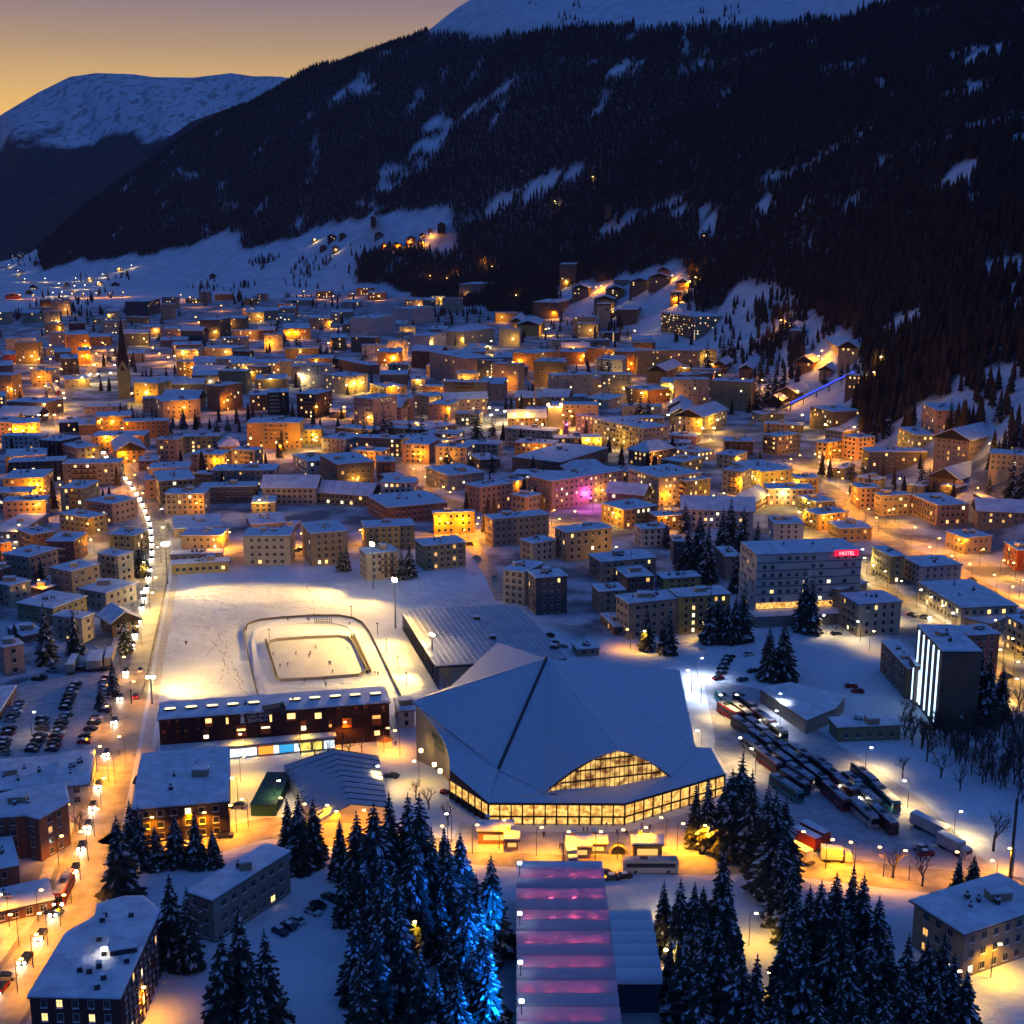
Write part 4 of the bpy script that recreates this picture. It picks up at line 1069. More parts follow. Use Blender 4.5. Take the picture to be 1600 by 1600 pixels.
# use the real wall of the footprint nearest to that edge
best = min(range(4), key=lambda i: ((poly[i]+poly[(i+1) % 4])/2-base-(a+b2)/2).xy.length)
a, b2 = poly[best]-base, poly[(best+1) % 4]-base; u = (b2-a); W = u.length; u.normalize(); nr = Vector((u.y, -u.x, 0)); rot = math.atan2(u.y, u.x)
LED = mat('white_light_strip', (.8, .9, 1), .5, emit=(.45, .70, 1), estr=2.6, samp=True)
lm = MB(); lm.box(0, 0, H/2+.4, .62, .3, H*.93, 0); lme = lm.mesh('light_strip', [LED])
for k_ in range(5): q = a+u*W*(.12+.19*k_); link('light_strip', lme, t, (q.x+nr.x*.15, q.y+nr.y*.15, 0), (0, 0, rot))
t, base, poly, H = building((1421, 1026), (1431, 1041), (1436, 1040), 62, 'brown', 'f', 0, label='low stair block with two short white light strips at the foot of the strip-lit tower', cat='stair block', name='stair_block', near=False, cap=0)
for k_ in (.25, .75):
    q = (poly[0]-base).lerp(poly[3]-base, k_) if (poly[0]-base).x < 0 else (poly[3]-base).lerp(poly[2]-base, k_)
    cand_ = [((poly[i]-base).lerp(poly[(i+1) % 4]-base, k_)) for i in range(4)]; q = min(cand_, key=lambda v: v.x+v.y)
    l2 = MB(); l2.box(0, 0, H/2, .3, .3, H*.8, 0); link('light_strip', l2.mesh('light_strip', [LED]), t, (q.x*1.06, q.y*1.06, 0))
building((1478, 981), (1515, 994), (1562, 991), 62, 'salmon', 'f', .03)

# ------------------------------------------------------------------ service yard building below the hotel hill
pp = [(1188, 1078), (1260, 1127), (1305, 1108), (1320, 1090), (1235, 1068)]
z_ = 4.2; W_ = [U(x, y, z_) for x, y in pp]; cb = sum(W_, Vector((0, 0, 0)))/len(W_); cb.z = 0
sv = thing('service_building', cb, 'low grey concrete service building with a long blank wall above the parked coaches', 'building', 'buildings of the snowy town')
W_ = fold([Vector((p.x, p.y, 0)) for p in W_]); mb = MB(); mb.prism([tuple((p-cb).xy) for p in W_], 0, z_, 0); link('wall', mb.mesh('wall', [wallmat('grey')]), sv); snowroof('roof', W_, z_, .4, .4, sv, cb)
FOOT.append((cb.x, cb.y, 14))

# ------------------------------------------------------------------ bottom-left block with stepped outline
pp = [(46, 1557), (107, 1461), (150, 1436), (152, 1418), (192, 1406), (222, 1405), (246, 1427), (188, 1560)]
gb = G(188, 1650); H = CH+math.hypot(gb.x, gb.y)*ray(188, 1560)[2]; H = max(14, H)
W_ = [U(x, y, H) for x, y in pp]; cb = sum(W_, Vector((0, 0, 0)))/len(W_); cb.z = 0; W_ = fold([Vector((p.x, p.y, 0)) for p in W_])
bb = thing('apartment_block', cb, 'large dark maroon block with stepped snowy roof at the bottom beside the traffic queue', 'building', 'buildings of the snowy town')
mb = MB(); mb.prism([tuple((p-cb).xy) for p in W_], 0, H, 0); link('wall', mb.mesh('wall', [wallmat('maroon')]), bb); snowroof('roof', W_, H, .8, .5, bb, cb)
put_windows(bb, cb, W_, H, 7, .18, random.Random(4), None, 80)
for px, py, k_ in ((205, 1432, 0), (193, 1485, 1), (160, 1440, 0), (164, 1432, 0), (155, 1470, 0), (125, 1518, 0), (140, 1520, 0), (155, 1512, 0), (162, 1530, 0), (198, 1504, 0), (152, 1545, 0), (163, 1492, 2)):
    q = U(px, py, H+.7)-cb; mb = MB(); sx = (5.0, 3.0) if k_ == 1 else (1.0, .9)
    mb.box(0, 0, .5, sx[0], sx[1], 1.5, 0); mb.box(0, 0, 1.35, sx[0]+.15, sx[1]+.15, .25, 1 if k_ < 2 else 2)
    link('roof_housing' if k_ == 1 else 'vent', mb.mesh('vent', [DARKM, ROOFSNOW, LAMP_W]), bb, (q.x, q.y, H+.55), (0, 0, .3))
FOOT.append((cb.x, cb.y, 16))
# ------------------------------------------------------------------ left block by the crossing (salmon), stepped
pp = [(-20, 1270), (-10, 1245), (0, 1244), (25, 1238), (100, 1227), (106, 1255), (60, 1281), (38, 1275), (-20, 1280)]
gb = G(60, 1348); H = CH+math.hypot(gb.x, gb.y)*ray(60, 1281)[2]
W_ = [U(x, y, H) for x, y in pp]; cb = sum(W_, Vector((0, 0, 0)))/len(W_); cb.z = 0; W_ = fold([Vector((p.x, p.y, 0)) for p in W_])
bb = thing('apartment_block', cb, 'salmon-red apartment block with stepped snowy roof left of the traffic queue', 'building', 'buildings of the snowy town')
mb = MB(); mb.prism([tuple((p-cb).xy) for p in W_], 0, H, 0); link('wall', mb.mesh('wall', [wallmat('salmon')]), bb); snowroof('roof', W_, H, .8, .5, bb, cb)
put_windows(bb, cb, W_, H, 6, .1, random.Random(9), None, 60); rooftop(bb, cb, W_, H, random.Random(3), True)
FOOT.append((cb.x, cb.y, 14))

# ------------------------------------------------------------------ grey pavilion tent
def U0(px, py, z): return U(px, py, z)
eh, rh = 4.5, 9.0
eL0, eL1 = U(497, 1285, eh), U(444, 1197, eh); r0, r1 = U(548, 1257, rh), U(521, 1171, rh); eR0, eR1 = U(606, 1262, eh), U(592, 1182, eh)
cb = (eL0+eR1)/2; cb.z = 0; tn = thing('pavilion_tent', cb, 'grey gabled pavilion tent glowing orange at its front end behind the fir cluster', 'tent')
TENT = mat('tent_cloth', (.42, .46, .52), .6, noise=.1, nscale=.8)
mb = MB()
for (a, b_, c, d_) in ((eL0, eL1, r1, r0), (r0, r1, eR1, eR0)): extr(mb, [p-cb for p in (a, b_, c, d_)][::-1], .15, 0, 0)
rf = link('roof_cloth', mb.mesh('roof_cloth', [TENT]), tn); rb = MB()
for k_ in range(11):
    t_ = k_/10; up = Vector((0, 0, .12)); rb.bar(eL0.lerp(eL1, t_)-cb+up, r0.lerp(r1, t_)-cb+up, .1, 0, 5); rb.bar(eR0.lerp(eR1, t_)-cb+up, r0.lerp(r1, t_)-cb+up, .1, 0, 5)
link('roof_ribs', rb.mesh('roof_ribs', [DARKM]), rf)
gw = MB(); z = Vector((0, 0, 0)); g0 = lambda p: (p.x-cb.x, p.y-cb.y, 0)
gw.face([g0(eL0), g0(eR0), tuple(eR0-cb), tuple(r0-cb), tuple(eL0-cb)], 0)
link('gable_wall', gw.mesh('gable_wall', [mat('tent_gable_glow', (.6, .4, .2), .7, emit=(1, .36, .04), estr=.42, samp=True)]), tn)
sw = MB()
for a, b_ in ((eL0, eL1), (eR0, eR1), (eL1, eR1)): sw.face([g0(a), g0(b_), tuple(b_-cb), tuple(a-cb)], 0)
link('side_wall', sw.mesh('side_wall', [TENT]), tn)
# green transport container beside it
gcn = G(418, 1265); t_ = thing('shipping_container', gcn, 'long dark green container between the square brick hall and the grey tent', 'container')
mb = MB(); mb.box(0, 0, 1.7, 6.5, 20, 3.2, 0, mtop=0); mb.box(0, 0, 3.35, 6.7, 20.2, .12, 0)
for k_ in range(14): mb.box(3.3, -9+k_*1.38, 1.7, .14, .3, 2.9, 0); mb.box(-3.3, -9+k_*1.38, 1.7, .14, .3, 2.9, 0)
o = link('body', mb.mesh('body', [mat('dark_green_paint', (.02, .075, .06), .5)]), t_, (0, 6, 0), (0, 0, -.03))

# ------------------------------------------------------------------ striped tube-roof hall in the foreground
zt = 9.0
a0, a1 = U(807, 1350, zt), U(941, 1351, zt); n_tot = 17
hb = (U(807, 1600, zt)+U(960, 1430, zt))/2; hb.z = 0
th = thing('air_cushion_hall', hb, 'striped hall of inflated white tubes glowing pink in the foreground', 'event hall')
cush = bpy.data.materials.new('cushion_membrane'); cush.use_nodes = True; tt = cush.node_tree; bs = tt.nodes['Principled BSDF']
bs.inputs['Base Color'].default_value = (.74, .72, .80, 1); bs.inputs['Roughness'].default_value = .5
out = tt.nodes['Material Output']; trn = tt.nodes.new('ShaderNodeBsdfTranslucent'); trn.inputs[0].default_value = (.60, .62, .72, 1); ms = tt.nodes.new('ShaderNodeMixShader'); ms.inputs[0].default_value = .45
tt.links.new(bs.outputs[0], ms.inputs[1]); tt.links.new(trn.outputs[0], ms.inputs[2]); tt.links.new(ms.outputs[0], out.inputs[0])
cush2 = mat('cushion_cloth_plain', (.66, .68, .74), .5)
# photo rows of the seams on the left and right side
seamL = [1350, 1362, 1378, 1394, 1410, 1427, 1443, 1461, 1480, 1499, 1518, 1538, 1558, 1580, 1603, 1628, 1655]
def xr(y): return 941+(y-1350)*(970-941)/250.0
xl = 807
def xw(y): return 1018+(y-1436)*(1034-1018)/94.0
for i in range(len(seamL)-1):
    y0, y1 = seamL[i], seamL[i+1]
    for seg in (0, 1):
        if seg == 0: xa0, xb0, xa1, xb1 = xl, xr(y0), xl, xr(y1)
        else:
            if not (1425 < y0 < 1520): continue
            xa0, xb0, xa1, xb1 = xr(y0)+.4, xw(y0), xr(y1)+.4, xw(y1)
        nb, nf = (U(xa0, y0, zt), U(xb0, y0, zt)), (U(xa1, y1, zt), U(xb1, y1, zt)); tube = MB(); m = 10; rows = []
        dpt = (nb[0]-nf[0]).length
        for k_ in range(m+1):
            a_ = math.pi*k_/m; up = math.sin(a_)**.7*dpt*.38; f_ = (1-math.cos(a_))/2
            rows.append((nf[0].lerp(nb[0], f_)+Vector((0, 0, up))-hb, nf[1].lerp(nb[1], f_)+Vector((0, 0, up))-hb))
        nx = 12; V_ = []
        for (l_, r_) in rows:
            for q_ in range(nx+1): V_.append(tuple(l_.lerp(r_, q_/nx)))
        tube.v = V_; tube.f = [[k_*(nx+1)+q_, k_*(nx+1)+q_+1, (k_+1)*(nx+1)+q_+1, (k_+1)*(nx+1)+q_] for k_ in range(m) for q_ in range(nx)]; tube.m = [0]*len(tube.f)
        tube.face([r[0] for r in rows][::-1]); tube.face([r[1] for r in rows])
        o_ = link('roof_tube', tube.mesh('roof_tube', [cush if (seg == 0 and 0 < i) else cush2], True), th)
        if i % 1 == 0:
            sb_ = MB(); sb_.bar(nb[0]-hb+Vector((0, 0, .12)), nb[1]-hb+Vector((0, 0, .12)), .16, 0, 5); link('seam_line', sb_.mesh('seam_line', [mat('seam_dark', (.07, .07, .10), .8)]), o_)  # dark seam lines, also standing in for crease shading between tubes
def wl(mb, p, q): mb.face([(p.x-hb.x, p.y-hb.y, 0), (q.x-hb.x, q.y-hb.y, 0), (q.x-hb.x, q.y-hb.y, p.z), (p.x-hb.x, p.y-hb.y, p.z)], 0)
mb = MB(); cor = [U(807, 1655, zt), U(807, 1350, zt), U(941, 1350, zt), U(xr(1427), 1427, zt), U(xw(1427), 1427, zt), U(xw(1518), 1518, zt), U(xr(1518), 1518, zt), U(976, 1655, zt)]
for i in range(len(cor)-1): wl(mb, cor[i], cor[i+1])
link('side_wall', mb.mesh('side_wall', [mat('blue_grey_cloth', (.07, .09, .14), .6)]), th)
for k_ in range(1, 16):
    y_ = (seamL[k_]+seamL[min(k_, 15)+1])/2 if k_ < 16 else 1600
    if k_ % 2 == 0 and k_ > 1:
        for xx in ((826, 862, 898, 930) if k_ < 99 else ()):
            q = U(xx, seamL[k_]-1.5, zt+.10); ld = bpy.data.lights.new('stage_lamp', 'POINT'); ld.energy = 130; ld.color = (1, .09, .15); ld.shadow_soft_size = .08; lo = link('stage_lamp', ld, th, tuple(q-hb))
# blue floodlights standing on the left eave of the hall, turned on the firs beside it
for px, py in ((812, 1372), (812, 1452), (813, 1530), (815, 1592)):
    g_ = U(px, py, zt+.6); o = thing('floodlight', g_, None)
    mb = MB(); mb.bar((0, 0, 0), (0, 0, 3.4), .10, 0, 6); link('pole', mb.mesh('pole', [DARKM]), o)
    mb = MB(); mb.box(0, 0, 3.6, .8, .4, .5, 0); link('lamp_head', mb.mesh('lamp_head', [LAMP_C]), o)
    tag(o, None, 'floodlight', 'floodlights along the striped hall'); PENDING.append((o, 'blue-white floodlight on a pole', px, py))
    ld = bpy.data.lights.new('floodlight_beam', 'SPOT'); ld.energy = 36000 if py > 1400 else 20000; ld.color = (.0, .16, 1); ld.shadow_soft_size = .3; ld.spot_size = math.radians(120); ld.spot_blend = .5
    lo = link('beam', ld, o, (-.7, -.2, 3.7)); lo.rotation_euler = Vector((-1, .15, -.02)).to_track_quat('-Z', 'Y').to_euler()
for px, py in ((1040, 1500), (1036, 1430)):
    g_ = G(px, py+14); o = thing('floodlight', g_); mb = MB(); mb.bar((0, 0, 0), (0, 0, 4.2), .09, 0, 6); link('pole', mb.mesh('pole', [DARKM]), o)
    mb = MB(); mb.box(0, 0, 4.4, .7, .35, .4, 0); link('lamp_head', mb.mesh('lamp_head', [LAMP_Y]), o); pend(o, 'short yellow floodlight on a stand', g_.x, g_.y, 'floodlight', 'floodlights along the striped hall')
    ld = bpy.data.lights.new('floodlight_beam', 'POINT'); ld.energy = 3000; ld.color = (1, .66, .25); ld.shadow_soft_size = .4; link('beam', ld, o, (.6, 0, 4.6))

# ------------------------------------------------------------------ churches and towers
gb = G(196, 622); s = ppm(gb.x, gb.y); ch = thing('spire_church', gb, 'old stone church with a tall dark needle spire in the left part of town', 'church')
tw = 18/s/2; mb = MB(); hh = 44/s; mb.box(0, 0, hh/2-1, tw*2, tw*2, hh+2, 0, .2); tww = link('tower', mb.mesh('tower', [wallmat('olive')]), ch)
mb = MB(); mb.bar((0, 0, hh), (0, 0, hh+84/s), tw*1.15, 0, 8, r2=.15); link('spire', mb.mesh('spire', [mat('dark_shingle', (.03, .02, .02), .8)]), ch)
g4 = MB()
for k_ in range(4):
    a = math.pi/2*k_+.2; c_, s_ = math.cos(a), math.sin(a); g4.face([(c_*tw-s_*tw, s_*tw+c_*tw, hh), (c_*tw+s_*tw, s_*tw-c_*tw, hh), (c_*tw*1.02, s_*tw*1.02, hh+16/s)], 0); g4.face([(c_*tw-s_*tw, s_*tw+c_*tw, hh), (c_*tw*1.02, s_*tw*1.02, hh+16/s), (0, 0, hh+14/s)], 0); g4.face([(c_*tw+s_*tw, s_*tw-c_*tw, hh), (0, 0, hh+14/s), (c_*tw*1.02, s_*tw*1.02, hh+16/s)], 0)
link('tower_gables', g4.mesh('tower_gables', [wallmat('olive')]), tww)
nb_ = (G(265, 628)-gb); mb = MB(); nv = [Vector((tw, 4, 0)), Vector((tw+34, 2, 0)), Vector((tw+34, 18, 0)), Vector((tw, 20, 0))]; mb.prism([tuple(p.xy) for p in nv], -2, 9, 0); 
g = gableroof([p+gb*0 for p in nv], 9, 8, .8, ch, Vector((0, 0, 0)), axis=0); n0 = len(mb.v); mb.v += g.v; mb.f += [[i+n0 for i in f] for f in g.f]; mb.m += g.m; link('nave', mb.mesh('nave', [wallmat('beige')]), ch)
FOOT.append((gb.x+18, gb.y+10, 20))
gb = G(943, 512); s = ppm(gb.x, gb.y, gb.z); ch = thing('square_tower_church', gb, 'church with a square white clock tower and snowy nave on the slope', 'church')
tw = 17/s/2; hh = 35/s; mb = MB(); mb.box(0, 0, hh/2-2, tw*2, tw*2, hh+4, 0, .1); tww = link('tower', mb.mesh('tower', [wallmat('cream')]), ch)
mb = MB(); mb.box(0, 0, hh+1, tw*2.3, tw*2.3, 2.2, 0, .1); mb.prism([(x*tw*1.25, y*tw*1.25) for x, y in ((-1, -1), (1, -1), (1, 1), (-1, 1))], hh+2.2, hh+2.8, 1); link('belfry', mb.mesh('belfry', [FASCIA, ROOFSNOW]), tww)
for dx in (-.45, .45):
    mb = MB(); mb.bar((0, 0, 0), (0, -.25, 0), 1.5, 0, 14); link('clock_face', mb.mesh('clock_face', [DARKM]), tww, (dx*tw*2*.6, -tw-.05, hh-5))
nv = [Vector((-tw-28, -6, 0)), Vector((-tw, -7, 0)), Vector((-tw, 9, 0)), Vector((-tw-28, 10, 0))]; mb = MB(); mb.prism([tuple(p.xy) for p in nv], -6, 8, 0); g = gableroof(nv, 8, 7, .9, ch, Vector((0, 0, 0)), axis=0); n0 = len(mb.v); mb.v += g.v; mb.f += [[i+n0 for i in f] for f in g.f]; mb.m += g.m; link('nave', mb.mesh('nave', [wallmat('beige')]), ch)
gb = G(866, 690); s = ppm(gb.x, gb.y); tb = thing('lamp_tower', gb, 'square beige tower topped by two bright orange lamps in mid-town', 'tower'); hh = 55/s; tw = 11/s
mb = MB(); mb.box(0, 0, hh/2, tw*2, tw*1.8, hh, 0, .1); mb.box(0, 0, hh+.2, tw*2.1, tw*1.9, .5, 1, .1); link('shaft', mb.mesh('shaft', [wallmat('beige'), ROOFSNOW]), tb)
for dx in (-.45, .45):
    mb = MB(); mb.box(0, 0, 0, 1.5, .8, 1.5, 0); lo = link('lamp', mb.mesh('lamp', [LAMP_O]), tb, (dx*tw*2, -tw, hh+2.2)); ld = bpy.data.lights.new('lamp_beam', 'POINT'); ld.energy = 9000; ld.color = (1, .48, .1); ld.shadow_soft_size = .5; link('lamp_beam', ld, lo, (0, -1.5, 0))
# crane beside the lamp tower
gb = G(836, 650); s = ppm(gb.x, gb.y); cr = thing('crane', gb, 'slim ochre crane with a bent jib left of the lamp tower', 'crane'); mb = MB(); h = 48/s
for dx in (-.7, .7):
    mb.bar((dx, 0, 0), (dx, 0, h), .3, 0, 4)
for k_ in range(14): mb.bar((-.7, 0, h*k_/14), (.7, 0, h*(k_+1)/14), .15, 0, 4)
mb.bar((0, 0, h), (-8, 0, h+8), .5, 0, 4); mb.bar((0, 0, h+2), (-9, 0, h+11), .25, 0, 4); link('mast', mb.mesh('mast', [wallmat('orange')]), cr)

# ------------------------------------------------------------------ funicular with blue light
pA, pB = G(1170, 668), G(1334, 586); fm_ = (pA+pB)/2; fu = thing('funicular_track', fm_, 'straight funicular track up the slope, its upper half lit blue', 'funicular')
n = 16; mb = MB(); bl = MB()
for i in range(n):
    a, b_ = pA.lerp(pB, i/n), pA.lerp(pB, (i+1)/n)
    a = a-fm_; b_ = b_-fm_; gz = float(tz(a.x+fm_.x, a.y+fm_.y))-fm_.z; a.z = max(a.z, gz)+2.5; gz = float(tz(b_.x+fm_.x, b_.y+fm_.y))-fm_.z; b_.z = max(b_.z, gz)+2.5
    mb.bar(a, b_, 1.3, 0, 6)
    if i % 2 == 0: mb.bar(a, a-Vector((0, 0, 6)), .5, 0, 5)
    if i >= 6: bl.bar(a+Vector((-.5, -1.5, .6)), b_+Vector((-.5, -1.5, .6)), .42, 0, 5)
link('viaduct', mb.mesh('viaduct', [wallmat('grey')]), fu); link('blue_light_line', bl.mesh('blue_light_line', [mat('blue_line_light', (.05, .1, .8), .5, emit=(.03, .06, 1), estr=3.0, samp=True)]), fu)

# ------------------------------------------------------------------ road sheets
def ribbon(name, pts, wd, lift, matl, off=0.0, kind='structure'):
    n = len(pts); L_ = []; 
    for i in range(n):
        d = (pts[min(n-1, i+1)]-pts[max(0, i-1)]); nrm = Vector((-d.y, d.x, 0)).normalized()
        for k_ in range(5):
            p = pts[i]+nrm*(off+wd*(.5-k_/4)); L_.append((p.x, p.y, max(float(tz(p.x, p.y)), float(tz(pts[i].x, pts[i].y)))+lift))
    me = bpy.data.meshes.new(name); me.from_pydata(L_, [], [[i*5+k_, i*5+k_+1, (i+1)*5+k_+1, (i+1)*5+k_] for i in range(n-1) for k_ in range(4)]); me.materials.append(matl); me.update()
    return tag(link(name, me), kind=kind)
for (pts, wd), (pl, _, nm) in zip(ROADS_W, ROADS):
    far = pts[0].length > 2500 or pts[-1].length > 2500
    lift = .05 if (max(float(tz(p.x, p.y)) for p in pts) < .01 and not far) else .5
    ribbon(nm, pts, wd, lift, ROAD if nm == 'road' else SNOW)
PAV = mat('trodden_snow', (.55, .52, .50), .7, noise=.25, nscale=.5)
main = ROADS_W[0][0]
ribbon('pavement', main[:230], 2.6, .12, PAV, off=8.6); ribbon('pavement', main[:230], 2.6, .12, PAV, off=-8.6)
# car park and plaza surfaces
def sheet(name, pix, lift, matl, n=1):
    W_ = [G(*p) for p in pix]; me = bpy.data.meshes.new(name); me.from_pydata([(p.x, p.y, p.z+lift) for p in W_], [], [list(range(len(W_)))]); me.materials.append(matl); me.update(); return tag(link(name, me), kind='structure')
TRAMP = mat('driven_snow', (.50, .48, .50), .7, noise=.22, nscale=.35)
sheet('car_park_ground', [(-40, 1260), (150, 1175), (195, 1060), (150, 1050), (60, 1055), (-60, 1110)], .02, TRAMP)
sheet('plaza_ground', [(700, 1330), (720, 1285), (770, 1300), (980, 1300), (1090, 1265), (1110, 1338), (900, 1336)], .06, TRAMP)
sheet('coach_park_ground', [(1100, 1062), (1180, 1075), (1440, 1250), (1560, 1365), (1250, 1340), (1190, 1290), (1090, 1130)], .03, TRAMP)

# ------------------------------------------------------------------ rink and oval on the field
rb = G(500, 1030); rb.z = 0; rk = thing('ice_rink', rb, 'rectangular ice rink with boards in the middle of the floodlit oval', 'ice rink')
ICE = mat('rink_ice', (.82, .78, .68), .5, noise=.10, nscale=.15, spec=.5)
WOODB = mat('dark_boards', (.11, .09, .06), .7)
def fence_line(mb, pix, h, th, z0=0, mi=0, n=3):
    W_ = [G(*p)-rb for p in pix]
    for a, b_ in zip(W_[:-1], W_[1:]):
        d = (b_-a); u_ = Vector((-d.y, d.x, 0)).normalized()*th/2
        mb.prism([tuple((a-u_).xy), tuple((b_-u_).xy), tuple((b_+u_).xy), tuple((a+u_).xy)], z0, z0+h, mi)
inner = [(422, 1005), (430, 1002), (480, 998), (528, 996), (545, 998), (552, 1006), (572, 1046), (570, 1053), (560, 1057), (500, 1062), (440, 1065), (432, 1062), (427, 1048), (419, 1012), (422, 1005)]
W_ = [G(*p)-rb for p in inner[:-1]]; mb = MB(); mb.face([(p.x, p.y, .05) for p in W_][::-1]); link('ice', mb.mesh('ice', [ICE]), rk)
mb = MB(); fence_line(mb, inner, 1.1, .35); link('boards', mb.mesh('boards', [mat('rink_boards', (.33, .30, .22), .6)]), rk)
for pix in ([(415, 1003), (433, 1062)], [(549, 996), (575, 1052)], [(553, 995), (579, 1051)]):
    mb = MB(); fence_line(mb, pix, 1.3, .6); link('side_barrier', mb.mesh('side_barrier', [WOODB]), rk)
rb2 = G(490, 1010); oval = thing('oval_track', rb, 'oval speed-skating track fenced round the rink on the field', 'skating track')
outer = [(405, 1096), (400, 1078), (391, 1040), (384, 1006), (381, 988), (388, 976), (405, 970), (440, 966), (490, 963), (530, 963), (552, 967), (566, 974), (578, 990), (592, 1018), (610, 1055), (626, 1088)]
mb = MB(); fence_line(mb, outer, .8, .28); link('outer_fence', mb.mesh('outer_fence', [WOODB]), oval)
ring = [(401, 1060), (398, 1030), (396, 1000), (402, 986), (420, 978), (470, 973), (520, 973), (545, 979), (556, 992)]
mb = MB(); fence_line(mb, ring, .35, 1.6); link('snow_bank', mb.mesh('snow_bank', [SNOW]), oval)
g_ = G(505, 974); o = thing('goal_frame', g_, 'small dark wire goal at the top bend of the oval track', 'goal'); mb = MB()
for x in np.linspace(-3.3, 3.3, 9): mb.bar((x, 0, 0), (x, 0, 2.2), .09, 0, 4)
for z_ in (.1, .8, 1.5, 2.2): mb.bar((-3.3, 0, z_), (3.3, 0, z_), .08, 0, 4)
link('frame', mb.mesh('frame', [DARKM]), o)
# trodden trails over the field
TRL = mat('footprints', (.34, .30, .25), .9, noise=.4, nscale=1.0)
def trail(pix, wd=.5, step=2.2):
    mb = MB(); W_ = [G(*p) for p in pix]; r = random.Random(len(FOOT)+len(pix))
    for a, b_ in zip(W_[:-1], W_[1:]):
        k_ = max(1, int((b_-a).length/step))
        for i in range(k_):
            if r.random() < .25: continue
            p = a.lerp(b_, (i+r.random()*.5)/k_); q = a.lerp(b_, min(1, (i+.75)/k_)); x, y = r.uniform(-.5, .5), r.uniform(-.5, .5); u_ = Vector((-(b_-a).y, (b_-a).x, 0)).normalized()*wd*r.uniform(.25, .6)
            mb.face([(p.x+x-u_.x, p.y+y-u_.y, .035), (q.x+x-u_.x, q.y+y-u_.y, .035), (q.x+x+u_.x, q.y+y+u_.y, .035), (p.x+x+u_.x, p.y+y+u_.y, .035)])
    return mb
tm = MB()
for pix in ([(275, 971), (300, 968), (340, 955), (400, 945), (480, 940)], [(270, 975), (282, 958), (300, 950)], [(478, 915), (488, 935), (492, 960)], [(330, 1000), (345, 1020), (352, 1045), (340, 1068)], [(340, 990), (360, 1030), (380, 1070)], [(320, 1025), (335, 1010), (350, 985)],
            [(400, 950), (440, 948), (480, 951), (520, 950)], [(355, 1000), (348, 1030), (358, 1050), (385, 1085)], [(590, 890), (640, 930), (700, 940), (760, 938)]):
    m2 = trail(pix); n0 = len(tm.v); tm.v += m2.v; tm.f += [[i+n0 for i in f] for f in m2.f]; tm.m += m2.m
tag(link('footprints', tm.mesh('footprints', [TRL])), 'faint footprints trodden across the snow field', 'footprints', None, 'stuff')
# ------------------------------------------------------------------ street lamps, some of them added (each carries its own light)
LCOL = {'o': ((1, .345, .0), LAMP_O, 'orange'), 'y': ((1, .52, .03), LAMP_Y, 'yellow'), 'w': ((1, .68, .22), LAMP_W, 'warm white'), 'c': ((.72, .82, 1), LAMP_C, 'cool white'), 'p': ((1, .10, .75), None, 'pink')}
MATS['pink_lamp'] = mat('pink_lamp', (1, .3, .8), .5, emit=(1, .12, .7), estr=18); LCOL['p'] = (LCOL['p'][0], MATS['pink_lamp'], 'pink')
def lamp_meshes(h, big):
    mb = MB(); mb.bar((0, 0, -1), (0, 0, h), .11, 0, 6, r2=.07); mb.bar((0, 0, h), (1.1, 0, h+.25), .06, 0, 5); pole = mb.mesh('pole', [DARKM])
    hd = {}
    for k_, (c_, m_, _) in LCOL.items():
        mb = MB(); mb.box(1.25, 0, h+.14, .70*big, .34*big, .2*big, 0); hd[k_] = mb.mesh('lamp_head', [m_])
    return pole, hd
LM8, LM12 = lamp_meshes(7.5, 1.0), lamp_meshes(9.5, 1.9)
LD = {}
def ldata(c, e, far):
    k_ = (c, round(e), far > 560)
    if k_ not in LD:
        d = bpy.data.lights.new('street_light', 'POINT' if far > 560 else 'SPOT'); d.energy = e
        if far <= 560: d.spot_size = math.radians(142); d.spot_blend = .85
        d.color = LCOL[c][0]; d.shadow_soft_size = .35; LD[k_] = d
    return LD[k_]
LREQ = []
def lamp(px, py, c='o', k=1.0): LREQ.append((G(px, py), c, k))
FARL = MB()
def lamp_build(g, c, k, single):  # builds street lamps and those added to warm house fronts alike
    far = g.length > 900
    for (ax, ay, ar), pl in zip(FOOT, FOOT_POLY_ALL):      # never inside a building
        if pl is not None and inpoly(np.array([g.x]), np.array([g.y]), pl)[0]:
            v = Vector((g.x, g.y, 0)); cc_ = sum((Vector((p[0], p[1], 0)) for p in pl), Vector((0, 0, 0)))/4
            best = None
            for i in range(4):
                a = Vector((*pl[i], 0)); b_ = Vector((*pl[(i+1) % 4], 0)); e_ = (b_-a); t_ = max(0, min(1, (v-a).dot(e_)/e_.length_squared)); q = a+e_*t_
                n_ = Vector((e_.y, -e_.x, 0)).normalized()
                if n_.dot(-q.normalized()) < .1: continue
                if best is None or (q-v).length < best[0]: best = ((q-v).length, q+n_*2.2)
            if best: g = Vector((best[1].x, best[1].y, float(tz(best[1].x, best[1].y))))
    e = (4600 if g.length < 560 else 4200 if g.length < 900 else 6500 if g.length < 1500 else 10500)*k*(1.2 if c == 'o' else .75)
    if not single:
        FARL.bar(tuple(g), (g.x, g.y, g.z+9.5), .09, 0, 4); FARL.box(g.x+1.25, g.y, g.z+9.65, 1.3, .7, .45, 'oywcp'.index(c)+1)
        link('street_light', ldata(c, e, 9999), None, (g.x+1.25, g.y, g.z+9.1)); return
    pole, hd = LM12 if far else LM8
    o = link('street_lamp', None, None, tuple(g), (0, 0, R.choice([0, math.pi])))
    link('pole', pole, o); link('lamp_head', hd[c], o)
    link('light', ldata(c, e, g.length), o, (1.25, 0, (9.1 if far else 7.0)))
    pend(o, f'{LCOL[c][2]} street lamp', g.x, g.y, 'street lamp', 'street lamps of the town')
